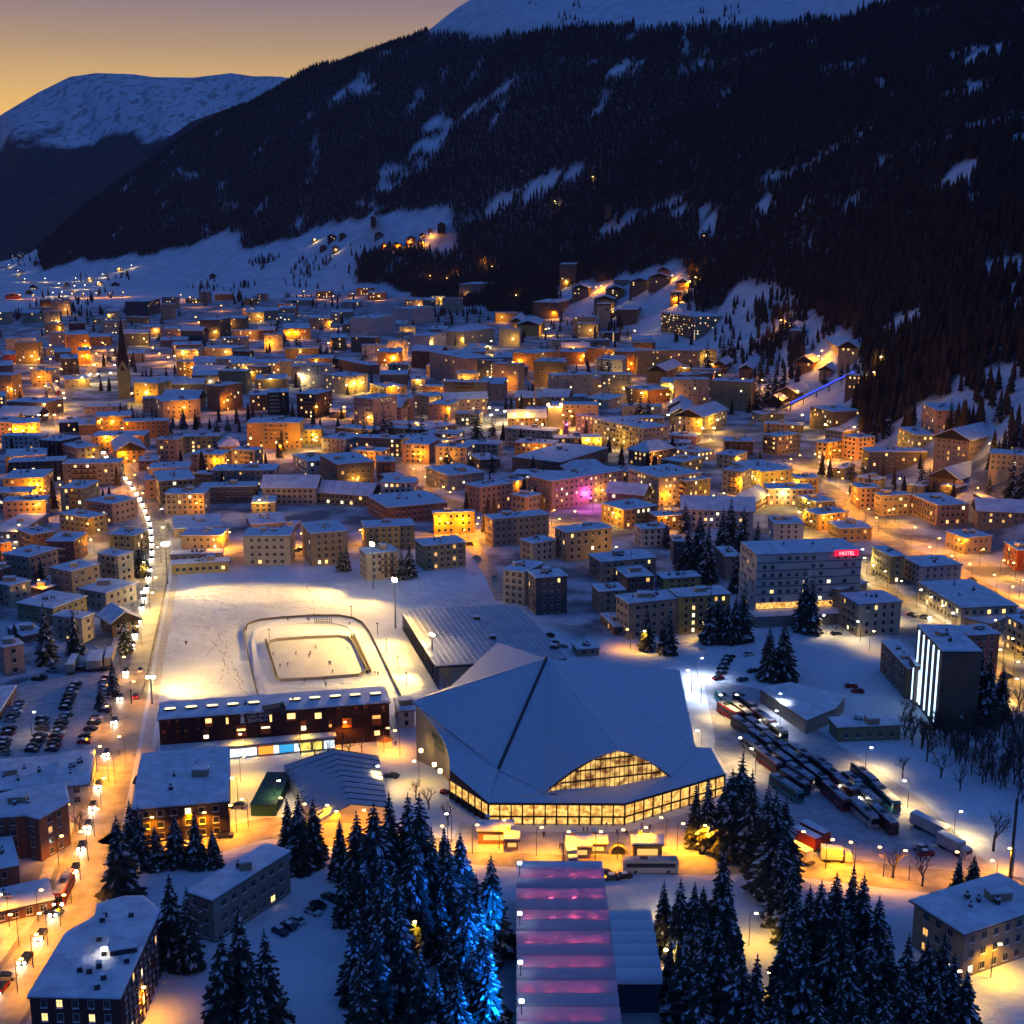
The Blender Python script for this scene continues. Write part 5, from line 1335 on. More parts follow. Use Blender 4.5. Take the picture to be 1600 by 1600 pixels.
FOOT_POLY_ALL = [None]*len(FOOT)
_j = 0
for i, f in enumerate(FOOT):
    for pl in FOOT_POLY[_j:_j+1]:
        cx = sum(p[0] for p in pl)/4; cy = sum(p[1] for p in pl)/4
        if abs(cx-f[0]) < .5 and abs(cy-f[1]) < .5: FOOT_POLY_ALL[i] = pl; _j += 1
LAMPS = '''o:52,1512,.9 95,1448,.9 126,1375,.9 148,1308,.9 170,1222,.9 28,1552 75,1478 112,1412 138,1345 158,1258 152,1206,1.6 196,1190 176,1140 205,1100,.7 190,1060,.7 118,1300 30,1480 10,1425 60,1440,.6 92,1352,.8 180,1225
y:222,1010 235,955 222,905 240,930 w:252,880 252,848 250,818,.8 o:228,792 215,762 196,735 183,712 200,705 168,702 190,690
o:45,778 75,788 20,882 58,934,.8 143,842 y:160,852,.6 148,868,.6 22,872,.6 o:20,692 40,694 w:72,668,1.3 60,668 o:92,652 y:98,632 o:84,668
o:30,560 45,552 62,548 78,552,1.2 60,575,1.2 78,575,1.2 48,590 95,592 88,612 70,620 60,640 y:100,640 o:125,532,1.4 130,548 140,556,1.3 150,566,1.3 160,548,1.2 162,572 128,570 w:146,585,1.4 140,600 152,600 172,598 178,585 y:205,632,1.4 228,630,1.6 175,560 w:285,612 330,604,.5
o:238,556 248,566 262,572 y:272,570 290,562 o:345,486 310,514,1.3 305,505 268,472 282,468 296,472 306,480 y:396,596 386,585 w:402,590,.7
w:14,418,1.6 28,428 38,441,1.4 70,441,1.3 92,449,1.2 116,453,1.6 82,464,1.8 96,463,1.6 o:112,466,1.6 130,466,1.6 150,465,1.6 172,465,1.6 192,464,1.6 30,468 52,468
o:392,712,1.6 412,714,1.6 436,714,1.8 452,708 y:492,706,1.3 474,704 w:488,704,.6 o:352,722 360,738 342,738 70,786 62,792 92,778 64,742,.8 200,768,.9
y:540,618 548,615,1.3 564,614,1.3 w:466,600,.8 470,606 o:600,577 612,572 622,562 590,560 640,546 648,558 530,540,1.3 516,512 460,523,1.2 450,528 474,462 498,468 520,470 590,470 550,466 
y:670,640,1.2 764,556,1.4 768,572 766,545,.8 722,610 736,600,.8 o:628,705,.8 660,738 650,752 645,728,.7 690,782,.5 668,765,.8 700,790,.4
w:762,656,1.3 774,660,1.4 786,662,1.4 770,668 y:822,666 836,676 850,684,1.3 870,692,1.3 892,696,1.3 912,700,1.3 936,704,1.2 962,704,1.2 800,664 o:882,668 896,670 906,672 888,662,.8 p:888,684,.8
o:820,576,1.3 800,580 872,566,1.2 910,570,1.2 980,592,1.3 990,578 y:975,604 w:968,606,1.3 958,598,.7 o:1040,634,1.2 y:1046,646,1.2 1036,622 w:1046,668 y:1118,676,1.6 1112,690 1100,690,.8 o:1130,702 1112,704 1158,608,.8 1188,610,1.2 1198,608 1122,602,1.3 1130,610 y:856,524,1.2 990,528,1.6 
o:1218,514,1.6 1226,516,1.4 1272,575,1.2 1282,578 1256,577 y:1340,602 1250,668 1286,684 1286,706,.8 o:1300,722,1.4 1314,722,1.2 1326,734 1290,738,1.4 y:1276,728,1.2 o:1252,730 1232,736
y:1296,744 1306,757 o:1312,768 1326,778,1.2 1320,792,1.2 1342,802,1.2 1352,818,1.1 1372,832 1376,722,1.3 1462,728,1.8 1474,722,1.2 1364,722,.7 y:1545,728,.8 1408,768,.8
w:1240,778,1.5 1228,792,1.4 y:1212,774 1224,768 1250,800,1.1 1262,822,1.3 1270,838,1.3 1276,818 1266,808
y:1172,792,1.1 1192,742 1118,796,1.2 1134,792 p:921,790,1.2 926,800,.8 y:930,785,.7 902,822 976,822,1.1 o:870,834 850,824 862,820 y:958,880,.7 o:730,852,1.2 742,842,1.3 752,832,1.2 684,836,1.3 704,840 718,832 o:560,852 462,856,1.2 476,858,1.2 345,860,1.2 356,856 340,868
y:1398,818,1.2 o:1384,820,1.3 1424,848 1462,866 1492,868 y:1502,866 o:1530,884,1.1 1562,902,1.2 1592,934,1.3 y:1586,906 o:1518,908,1.3 1556,926,1.3 1600,962,1.4 1575,945,1.3 1490,895 1455,880
w:1342,884,1.2 1354,898,1.2 1368,910 y:1386,920,1.1 1402,936,1.2 w:1432,950,1.2 1448,962 1476,976,1.3 1492,988 y:1546,1020 1566,1048,1.2 1592,1096,1.5 1582,1068,1.2 1558,1000,1.2 1585,1030
w:1401,972,1.3 1291,992,.7 1344,1002,.8 y:1358,1018,.4 y:1093,1004,1.3 o:985,1015,.6 y:1012,1018,.8
o:1000,1338,1.4 1040,1322,1.0 1058,1332,1.5 1092,1335,1.5 1120,1334,1.4 1165,1342,1.4 1205,1350,1.3 1245,1345,1.3 1290,1358,1.4 1335,1362,1.3 1380,1370,1 1500,1378,.8 1582,1372,1.5 1555,1392,1.3 1420,1376,.8 965,1342,1.0 930,1345,1.4 880,1345,1.2 838,1338,1.1 780,1326,1.2 738,1334,1.3 700,1336,1.2 650,1330 605,1322 578,1310,1.2 505,1302,1.4 535,1312,1.3 448,1290 470,1300 370,1302,1.4 330,1306,1.3 290,1312,1.2 250,1310 388,1292,1.2
c:1224,1120,1.1 w:1131,1122 1143,1122,.7 1352,1208,1.8 1418,1262,1.8 1490,1312,1.6 1162,1192,1.0 1180,1210,.8 c:1090,1062,2.2 1080,1082,1.4 1095,1098,.8 1218,1148,.5 w:1075,1150,.8 1095,1180,.8
w:430,1262,.6 w:584,1238,.9 o:600,1176,.6 546,1162,.6 y:376,1222,1.4 372,1258,.9 384,1186,.9 470,1176,.7 o:625,1180,.5 y:655,1230,.8
y:1548,1528,1.6 1485,1572,.8 y:640,1492,.9 634,1545,.9 w:706,1316,.5 y:1170,1478,1.0 1210,1575,.9 o:232,1515,.8 226,1560,.8 218,1598,.8 w:50,1150,.25
o:640,384 660,376,1.3 672,372 622,388 600,386,.6 754,414 768,424,1 671,438 697,442,.9 710,432,.7 w:491,378,.7 524,376,.5 y:866,322,.5 925,284,.4 1080,408 o:1060,422,1.2 1074,438,1.2 930,458,1.2 950,462,1.2 938,456 y:888,430 y:805,470,1.2 o:1085,430 w:160,434,.8 186,422,.8 140,438,.8 154,446,.8 132,452,.8 118,440,.6 205,420,.5 20,404,.7'''
for tok in LAMPS.split():
    if ':' in tok: ck_, tok = tok.split(':'); cur = ck_
    v = tok.split(','); lamp(float(v[0]), float(v[1]), cur, float(v[2]) if len(v) > 2 else 1.0)

# added lamps at random before mid- and far-town houses, warming their fronts
rl = random.Random(21); nl = 0
for i, f in enumerate(list(FOOT)):
    pl = FOOT_POLY_ALL[i]; d_ = math.hypot(f[0], f[1])
    if pl is None or not (620 < d_ < 2600) or rl.random() > (.42 if d_ > 900 else .30): continue
    v = Vector((f[0], f[1], 0)); n_ = -v.normalized(); sd_ = Vector((-n_.y, n_.x, 0)); q = v+n_*(f[2]*.9+2)+sd_*rl.uniform(-.5, .5)*f[2]
    px, py = proj(q.x, q.y, float(tz(q.x, q.y)))
    if 250 < px < 780 and 870 < py < 1080: continue
    if py > 860 and px > 900: continue
    lamp(px, py, rl.choice('ooyyo'), rl.uniform(.5, 1.25)); nl += 1
print('extra lamps', nl)
LREQ.sort(key=lambda v: v[0].length)
for i, (g, c, k_) in enumerate(LREQ): lamp_build(g, c, k_, i < 294)
tag(link('distant_street_lamps', FARL.mesh('distant_street_lamps', [DARKM]+[LCOL[c][1] for c in 'oywcp'])), 'the small street lamps of the distant streets, with others added before the houses', 'street lamps', None, 'stuff')
# floodlight masts of the field
def mast(px, py, ytop, aim, e, big=1.0, aim2=None):
    g = G(px, py); h = (py-ytop)/ppm(g.x, g.y); o = link('floodlight_mast', None, None, tuple(g))
    mb = MB(); mb.bar((0, 0, 0), (0, 0, h), .34, 0, 8, r2=.2); link('pole', mb.mesh('pole', [METAL]), o)
    a = G(*aim); d = (a-g); rot = math.atan2(d.y, d.x)-math.pi/2
    mb = MB(); mb.box(0, 0, h, 3.0*big, .4, .3, 0); cb_ = link('crossbar', mb.mesh('crossbar', [METAL]), o, (0, 0, 0), (0, 0, rot))
    for x in (-1.0, 0, 1.0):
        mb = MB(); mb.box(0, 0, 0, .95*big, .6*big, .95*big, 0); link('floodlight_head', mb.mesh('floodlight_head', [mat('floodlight_lens', (1, 1, 1), .4, emit=(1, .86, .62), estr=90)]), o, (x*math.cos(rot), x*math.sin(rot), h+.5))
    ld = bpy.data.lights.new('flood_beam', 'SPOT'); ld.energy = e; ld.color = (1, .60, .14); ld.shadow_soft_size = .8; ld.spot_size = math.radians(86); ld.spot_blend = 1
    for aa_ in (aim, aim2 or aim):
        a = G(*aa_); d = a-g; lo = link('flood_beam', ld, o, (0, 0, h+.5)); tgt = Vector((d.x, d.y, -h-.5)); lo.rotation_euler = tgt.to_track_quat('-Z', 'Y').to_euler()
    pend(o, 'tall floodlight mast', g.x, g.y, 'floodlight mast', 'floodlight masts of the field')
mast(262, 912, 850, (330, 985), 1000000, 1.35, (460, 960)); mast(583, 920, 850, (380, 950), 900000, 1.1, (500, 1010)); mast(618, 982, 905, (420, 1010), 900000, 1.1, (560, 1075)); mast(676, 1052, 991, (600, 1070), 170000, .6, (560, 1010)); mast(238, 1100, 1058, (300, 1020), 230000, .7, (380, 1050))
mast(226, 945, 926, (330, 990), 30000, .6)

# ------------------------------------------------------------------ trees
NEED = mat('needles', (.040, .048, .038), .95, noise=.5, nscale=.6)
BARK = mat('bark', (.07, .05, .04), .95)
TSNOW = mat('tree_snow', (.62, .64, .70), .8, noise=.6, nscale=.5)
def fir(seed, lev=15, br=9, snow=.62, slim=1.0):
    """unit-height fir: whorls of drooping jagged boughs with snow lying on them"""
    r = random.Random(seed); mb = MB()
    for k_ in range(lev):
        t = k_/(lev-1); z = .10+.86*t; rad = (.205*(1-t)**.82+.012)*slim*r.uniform(.9, 1.1); nb_ = max(4, int(br*(1-t*.55)))
        off = r.random()*6.28
        for j in range(nb_):
            a = off+2*math.pi*j/nb_+r.uniform(-.25, .25); L_ = rad*r.uniform(.72, 1.22); c_, s_ = math.cos(a), math.sin(a); w_ = L_*r.uniform(.15, .26)+.005; dr_ = L_*r.uniform(.30, .55)
            pts = []
            for q_, (f_, ww) in enumerate(((.08, .25), (.38, 1.0), (.62, .72), (.80, .9), (1.0, .0))):
                zz = z+.012-dr_*f_**1.5; x, y = c_*L_*f_, s_*L_*f_; pts.append((Vector((x, y, zz)), w_*ww))
            for q_ in range(4):
                (p, w0), (n_, w1) = pts[q_], pts[q_+1]; sd_ = Vector((-s_, c_, 0))
                dz0, dz1 = Vector((0, 0, -w0*.55)), Vector((0, 0, -w1*.55))
                mb.face([p, p-sd_*w0+dz0, n_-sd_*w1+dz1, n_], 0); mb.face([p, n_, n_+sd_*w1+dz1, p+sd_*w0+dz0], 0)
            if r.random() < snow:
                up = Vector((0, 0, .006)); q0 = r.choice((0, 1, 1)); q1 = r.choice((3, 4))
                for q_ in range(q0, q1):
                    (p, w0), (n_, w1) = pts[q_], pts[q_+1]; sd_ = Vector((-s_, c_, 0)); kk = r.uniform(.3, .85); dz0, dz1 = Vector((0, 0, -w0*.55*kk)), Vector((0, 0, -w1*.55*kk))
                    mb.face([p+up, p-sd_*w0*kk+dz0+up, n_-sd_*w1*kk+dz1+up, n_+up], 1); mb.face([p+up, n_+up, n_+sd_*w1*kk+dz1+up, p+sd_*w0*kk+dz0+up], 1)
    mb.bar((0, 0, .90), (0, 0, 1.0), .010, 0, 5, r2=.001)
    tb_ = MB(); tb_.bar((0, 0, -.06), (0, 0, .9), .016, 0, 7, r2=.003)
    return mb.mesh('crown', [NEED, TSNOW]), tb_.mesh('trunk', [BARK])
FIRS = [fir(30+i, 25, 15, .36, .9+.12*(i % 3)) for i in range(7)]; FIRM = [fir(60+i, 14, 9, .30, .95+.2*(i % 2)) for i in range(4)]
NT = [0]
def tree(px, ytop, ybase, desc=None, src=None, h=None, g=None):
    g = g or G(px, ybase); s = ppm(g.x, g.y, g.z); hh = h or (ybase-ytop)/s/.99
    hh = max(5, min(34, hh)); src = src or (FIRS if s > 3.0 else FIRM); cm, tm_ = src[NT[0] % len(src)]; NT[0] += 1; w_ = R.uniform(.85, 1.15)
    if hh < 13: w_ *= 1.2
    o = link('fir_tree', None, None, (g.x, g.y, g.z), (0, 0, R.uniform(0, 6.28)), (hh*w_, hh*w_, hh))
    link('crown', cm, o); link('trunk', tm_, o)
    sz = 'tall' if hh > 20 else 'mid-sized' if hh > 12 else 'small'
    pend(o, desc or f'{sz} snow-dusted fir', g.x, g.y, 'tree', 'fir trees in the town'); FOOT.append((g.x, g.y, 1.5)); FOOT_POLY_ALL.append(None)
NEAR = '''74,935,1036 118,950,1022 197,958,1020 178,1022,1088 158,1070,1106 190,1262,1402 222,1248,1357 207,1240,1342 245,1285,1356 276,1265,1352 308,1258,1354 334,1290,1352 272,1352,1502 298,1372,1512
380,1395,1585 420,1430,1625 352,1440,1600 400,1470,1650 470,1225,1358 452,1240,1342 492,1238,1350 533,1270,1372 560,1255,1402 588,1240,1422 611,1225,1400 640,1225,1392 658,1222,1420 575,1330,1482 600,1310,1505 622,1330,1530
540,1350,1442 676,1280,1430 695,1280,1402 702,1300,1440 590,1420,1602 568,1470,1650 607,1380,1562 650,1290,1480 560,1390,1562 628,1400,1570 720,1290,1420 660,1465,1640 690,1370,1502 700,1440,1602 730,1360,1542 745,1350,1522 768,1320,1492
715,1500,1665 740,1460,1622 666,1400,1502 684,1500,1655 755,1440,1602 726,1420,1572 706,1350,1470 762,1480,1640 1035,1365,1482 1060,1360,1502 1082,1365,1502 1096,1375,1482 1125,1300,1482 1131,1360,1562 1118,1430,1602 1065,1440,1602 1045,1450,1562 1090,1470,1642
1150,1460,1642 1176,1470,1662 1140,1400,1560 1100,1420,1560 1085,1215,1322 1104,1205,1326 1155,1165,1322 1140,1190,1332 1170,1190,1346 1195,1215,1362 1128,1220,1322 1213,1300,1442 1232,1330,1472 1206,1220,1402 1222,1235,1380
1260,1370,1502 1276,1360,1522 1300,1350,1502 1325,1335,1502 1341,1350,1522 1365,1385,1542 1290,1430,1602 1250,1440,1622 1222,1420,1602 1320,1450,1642 1350,1440,1622 1380,1430,1602 1410,1440,1612 1440,1455,1602 1466,1440,1592 1480,1470,1642 1500,1500,1662
1400,1490,1652 1430,1520,1682 1340,1540,1700 1270,1530,1700 1210,1500,1680 1455,1500,1670 1240,1380,1530 1310,1400,1560 1495,1330,1402 1518,1328,1402 1375,1520,1690 1305,1510,1680
1200,970,1062 1223,965,1060 1255,885,985 1267,890,990 1108,920,1005 1136,935,1005 1160,915,1000 1122,925,1002 1148,925,1003 1045,945,1022 1036,960,1020 1150,860,925 1090,810,895 1105,815,910 1140,775,862 1075,820,890 1160,790,870 1128,790,860 1490,1010,1132 1510,1000,1122 1540,1010,1132 1562,1030,1122 1525,1000,1100 542,845,892 534,855,892 628,860,905 640,850,902
225,840,902 218,845,900 24,972,1000 65,870,905 1440,712,762 1580,700,777 1600,705,782 1330,712,752 1545,735,770 1452,720,760 940,500,600 950,510,605 930,505,562 900,505,545 870,530,560 1000,610,662 985,605,652 1012,615,655 1130,500,562 1142,510,562 1105,520,577 1200,540,632 1210,530,622 1222,545,622 1188,520,600 1185,590,640
1238,480,532 1230,485,535 745,625,692 600,630,700 586,645,697 611,640,705 570,650,700 640,650,702 660,640,702 700,690,732 545,688,712 440,703,715 225,635,670 240,640,672 270,640,668 285,640,670 310,635,668 216,640,670 256,675,708 540,693,712 835,498,512 1097,870,905 1010,945,1015 980,855,885 690,565,590 615,775,800
320,440,478 1175,845,880 1350,700,740 1388,640,680 1365,640,690 1410,690,720 1560,610,660 1485,620,660 1590,640,690'''
for tok in NEAR.split():
    a, b_, c = map(float, tok.split(',')); tree(a, b_, c)
# firs standing between the houses
rr = random.Random(5); k_ = 0; tr_ = 0
CL = [(690, 500, 60, 25, 18), (560, 560, 60, 40, 8), (480, 545, 60, 20, 10), (470, 520, 40, 20, 6), (900, 530, 50, 20, 6), (160, 540, 60, 30, 8), (100, 500, 60, 14, 8), (235, 500, 30, 15, 5), (800, 560, 80, 30, 6), (1150, 600, 60, 40, 8), (1120, 850, 60, 40, 5), (620, 600, 60, 40, 7), (400, 520, 80, 30, 8), (1290, 560, 60, 40, 6), (700, 690, 80, 40, 4), (1200, 690, 60, 30, 3), (340, 670, 80, 10, 3)]
for (cx_, cy_, sx_, sy_, n_) in CL:
    for _ in range(n_):
        for _t in range(12):
            px, py = rr.gauss(cx_, sx_*.6), rr.gauss(cy_, sy_*.6); g = G(px, py)
            if not clash(g.x, g.y, 2.0): tree(px, 0, py, g=g, h=rr.uniform(11, 20)); break
# clumps too many to count at the foot of the slope
rg = np.random.default_rng(8); pts_ = []
for (x0, y0, x1, y1, n_) in ((655, 430, 780, 500, 150), (315, 446, 395, 476, 60), (400, 398, 436, 425, 34), (452, 405, 535, 452, 46), (120, 418, 212, 440, 24), (560, 398, 665, 452, 120), (900, 395, 1080, 470, 70), (1170, 480, 1260, 600, 150), (1120, 420, 1320, 560, 170), (1060, 420, 1140, 480, 60), (840, 470, 1010, 520, 40), (20, 480, 150, 500, 46), (1245, 430, 1340, 540, 30), (1475, 570, 1600, 720, 60), (785, 400, 875, 492, 170), (0, 385, 70, 410, 60), (420, 455, 560, 480, 40), (1040, 5, 1160, 45, 30), (830, 5, 900, 60, 20), (1150, 40, 1400, 60, 30), (700, 350, 900, 420, 120), (1390, 640, 1600, 700, 30), (0, 330, 80, 380, 200), (60, 440, 210, 500, 30), (940, 460, 1120, 560, 36)):
    for _ in range(n_):
        if _ % 6 == 0: kx, ky = rg.uniform(x0, x1), rg.uniform(y0, y1)
        px, py = rg.normal(kx, 5+(x1-x0)*.05), rg.normal(ky, 2+(y1-y0)*.06); g = G(px, py)
        if g.length < 7000 and not clash(g.x, g.y, 1.5): pts_.append((g.x, g.y, g.z-.4))
scatter('slope_wood', pts_, bpy.data.objects.new('fir_shape', lowfir(77)), 10, 20, 'loose dark fir clumps along the foot of the mountain')
gp_ = []
for _ in range(900):
    px, py = rg.uniform(0, 1600), rg.uniform(475, 850); g = G(px, py)
    if inpoly(np.array([px]), np.array([py]), TOWN)[0] and not clash(g.x, g.y, 1.6) and math.sin(g.x/37+1.2*math.sin(g.y/51))+math.sin(g.y/43+g.x/90) > -.1: gp_.append((g.x, g.y, g.z-.3))
scatter('garden_trees', gp_, bpy.data.objects.new('fir_shape', lowfir(78)), 9, 17, 'many dark firs standing in the gardens between the houses of the town')
print('trees', NT[0], 'clump', len(pts_))
# bare broad-leaved trees
def bare(seed):
    r = random.Random(seed); mb = MB()
    def grow(p, d, L_, rad, lv):
        q = p+d*L_; mb.bar(p, q, rad, 0, 4 if lv else 6, r2=rad*.7)
        if lv >= 4: return
        for _ in range(3 if lv < 3 else 2):
            nd = (d+Vector((r.uniform(-1, 1), r.uniform(-1, 1), r.uniform(-.2, .6)))*.75).normalized(); grow(p.lerp(q, r.uniform(.6, 1)), nd, L_*r.uniform(.6, .8), rad*.6, lv+1)
    grow(Vector((0, 0, 0)), Vector((0, 0, 1)), .3, .022, 0); grow(Vector((0, 0, .12)), Vector((.3, .1, 1)).normalized(), .28, .014, 1)
    t_ = MB(); t_.bar((0, 0, -.05), (0, 0, .2), .024, 0, 6, r2=.02)
    return mb.mesh('branches', [mat('twig', (.10, .075, .065), .9)]), t_.mesh('trunk', [BARK])
BARE = [bare(i) for i in range(5)]
for i, (px, py, h) in enumerate(((1395, 1372, 11), (1441, 1385, 11), (1425, 1165, 9), (1448, 1190, 10), (1470, 1215, 10), (1500, 1190, 11), (1520, 1150, 12), (1545, 1180, 12), (1560, 1220, 10), (1480, 1150, 11), (1460, 1140, 10), (1585, 1160, 12), (1535, 1225, 9), (1552, 1330, 14), (1575, 1190, 11), (1410, 1215, 9), (470, 1180, 7), (492, 1180, 7), (512, 1182, 7), (545, 1178, 7), (565, 1176, 7), (700, 1290, 8), (1500, 1235, 9), (955, 950, 8), (125, 1300, 8), (650, 1250, 8), (670, 1265, 8), (535, 1172, 7), (1440, 1170, 12), (1512, 1170, 13), (1555, 1150, 13), (1490, 1168, 12))):
    g = G(px, py); cm, tm_ = BARE[i % 5]; o = link('bare_tree', None, None, tuple(g), (0, 0, i*1.3), (h*1.1, h*1.1, h)); link('branches', cm, o); link('trunk', tm_, o); pend(o, 'bare leafless tree', g.x, g.y, 'tree', 'bare trees')

tw_ = BARE[1][0]; th_ = []
for _ in range(330):
    px, py = rg.uniform(1405, 1620), rg.uniform(1108, 1262)
    if py > 1150+(px-1405)*.55: continue
    g = G(px, py)
    if not clash(g.x, g.y, 1.0): th_.append((g.x, g.y, g.z-.2))
scatter('bare_thicket', th_, bpy.data.objects.new('branch_shape', tw_), 5, 10.5, 'dark thicket of bare trees on the snowy bank below the strip-lit tower', 'thicket')
# ------------------------------------------------------------------ vehicles
CARP = {n: mat('car_paint_'+n.replace(' ', '_'), c, .25, spec=.5) for n, c in {'black': (.012, .013, .016), 'silver': (.35, .36, .38), 'white': (.6, .6, .6), 'dark blue': (.015, .03, .08), 'red': (.28, .02, .02), 'dark grey': (.06, .06, .065)}.items()}
TYRE = mat('tyre_rubber', (.015, .015, .015), .8)
def loft(mb, secs, mi=0):
    """side profile sections (y, half-width, z0, z1) along the length"""
    b = len(mb.v); n = len(secs)
    for y, hw, z0, z1 in secs: mb.v += [(-hw, y, z0), (hw, y, z0), (hw*.94, y, z1), (-hw*.94, y, z1)]
    for i in range(n-1):
        for k_ in range(4): mb.f.append([b+i*4+k_, b+i*4+(k_+1) % 4, b+(i+1)*4+(k_+1) % 4, b+(i+1)*4+k_]); mb.m.append(mi)
    mb.f.append([b+k_ for k_ in (3, 2, 1, 0)]); mb.f.append([b+(n-1)*4+k_ for k_ in range(4)]); mb.m += [mi, mi]
CB = {}
for n_, m_ in CARP.items():
    mb = MB(); loft(mb, [(-2.15, .78, .35, .72), (-2.0, .86, .26, .80), (-1.1, .9, .24, .95), (.9, .9, .24, .98), (1.9, .88, .26, .95), (2.15, .8, .4, .8)]); CB[n_] = mb.mesh('body', [m_])
mb = MB(); loft(mb, [(-1.1, .80, .93, .95), (-.45, .72, .93, 1.40), (1.0, .72, .95, 1.43), (1.75, .78, .93, 1.0)]); CWIN = mb.mesh('windows', [GLASS])
mb = MB(); loft(mb, [(-.5, .66, 1.39, 1.49), (.9, .66, 1.41, 1.53)]); CSNOW = mb.mesh('snow_cover', [ROOFSNOW])
mb = MB(); mb.bar((-.12, 0, 0), (.12, 0, 0), .32, 0, 12); CWH = mb.mesh('wheel', [TYRE])
mb = MB(); mb.bar((0, 0, 0), (0, -.12, 0), .34, 0, 10); CHL = mb.mesh('headlight', [HEAD_L])
mb = MB(); mb.box(0, 0, 0, .34, .08, .18, 0); CTL = mb.mesh('tail_light', [RED_L])
HLD = bpy.data.lights.new('headlight_beam', 'SPOT'); HLD.energy = 300; HLD.color = (1, .86, .6); HLD.spot_size = math.radians(75); HLD.spot_blend = .8; HLD.shadow_soft_size = .1
def car(g, yaw, colr, on='', snow=False, desc=None, group='cars parked in the town'):
    o = link('car', None, None, tuple(g), (0, 0, yaw)); link('body', CB[colr], o); link('windows', CWIN, o)
    for x in (-.82, .82):
        for y in (-1.35, 1.3): link('wheel', CWH, o, (x, y, .32))
    if snow: link('snow_cover', CSNOW, o)
    if 'h' in on:
        for x in (-.6, .6): link('headlight', CHL, o, (x, -2.1, .66))
        link('headlight_beam', HLD, o, (0, -2.4, .8), (math.radians(80), 0, math.pi))
    if 't' in on:
        for x in (-.6, .6): link('tail_light', CTL, o, (x, 2.16, .75))
    pend(o, desc or f'{colr} car' + (' with lit headlights' if 'h' in on else ' with tail lights' if 't' in on else ' under snow' if snow else ' parked'), g.x, g.y, 'car', group)
    FOOT.append((g.x, g.y, 2.2)); FOOT_POLY_ALL.append(None)
# the queue on the main road
acc = 0; nxt = 4; CC = list(CARP); prev = main[0]; seg = []
for i in range(1, len(main)):
    p = main[i]; d = (p-prev); acc += d.length
    px, py = proj(p.x, p.y, 0)
    if acc >= nxt:
        u = d.normalized(); nrm = Vector((-u.y, u.x, 0)); gap = 8.5 if py > 1250 else 21 if py > 1010 else 12.5
        nxt = acc+gap*R.uniform(.85, 1.2); q = p+nrm*2.3
        if abs(py-1400) > 16 and abs(py-1380) > 10: car(Vector((q.x, q.y, .06)), math.atan2(u.y, u.x)-math.pi/2, R.choice(CC), 'h', False, None, 'cars queueing on the main road')
        if R.random() < .10 and py < 1200: q = p-nrm*2.4; car(Vector((q.x, q.y, .06)), math.atan2(u.y, u.x)+math.pi/2, R.choice(CC), 't', False, None, 'cars queueing on the main road')
    prev = p
def cars(rows, ox, oy, sc_, yaw, snow=.5, jit=.08, group='cars parked in the left car park'):
    for x, y in rows:
        g = G(ox+x/sc_, oy+y/sc_); g.z += .03; car(g, yaw+R.uniform(-jit, jit)+R.choice((0, math.pi)), R.choice(['black', 'black', 'dark grey', 'dark blue', 'silver', 'white', 'red', 'black']), '', R.random() < snow, None, group)
cars([(240, 515), (205, 555), (180, 610), (150, 660), (125, 710), (110, 805), (85, 860), (55, 940), (40, 990), (25, 1045), (60, 1085), (865, 300), (830, 345), (815, 390), (795, 430), (775, 475), (760, 520), (745, 572), (480, 690), (482, 745), (480, 805), (455, 885), (430, 940), (390, 1000), (360, 1048),
      (755, 655), (720, 695), (700, 745), (680, 795), (660, 850), (640, 895), (620, 945), (615, 990), (590, 1040), (1190, 600), (1090, 680), (1070, 740), (1030, 810), (975, 890), (960, 955), (1225, 225), (1190, 275), (1185, 335), (1200, 385), (1190, 440), (600, 140), (920, 125), (1170, 130), (430, 240), (470, 225)], 0, 1030, 7.27, math.pi/2-.12)
cars([(1140, 1028), (1136, 1034), (1132, 1040), (1129, 1047), (1127, 1054), (1170, 1024), (1176, 1050), (1160, 1064), (1122, 1062)], 0, 0, 1, math.pi/2+.5, .9, .15, 'snowed-in cars above the coach park')
cars([(497, 1417), (489, 1427), (464, 1441), (451, 1450), (438, 1458), (515, 1405)], 0, 0, 1, .9, .3, .1, 'cars parked behind the grey house')
cars([(954, 1374), (974, 1372), (1446, 1336), (1438, 1328), (1320, 1345), (865, 1006), (878, 1012), (858, 995), (345, 1300), (352, 1308), (372, 1262), (85, 1428), (10, 1530), (735, 852), (745, 873), (425, 745), (418, 742), (612, 1215), (1310, 985), (1306, 992), (1060, 950), (700, 1240), (1215, 1040), (1340, 1082), (1330, 1074), (470, 860), (462, 862)], 0, 0, 1, math.pi/2, .5, .3)
for px, py, yw, c_, on_ in ((948, 1368, 1.5, 'black', 't'), (1519, 908, .9, 'dark grey', 't'), (1425, 963, .7, 'black', 't'), (1573, 1058, .6, 'black', 't'), (1445, 966, .7, 'silver', 'h'), (772, 905, .1, 'silver', ''), (1140, 704, 1.2, 'white', 't'), (300, 1332, 1.5, 'black', ''), (215, 1222, 0, 'dark blue', '')):
    g = G(px, py); g.z += .05; car(g, yw, c_, on_)
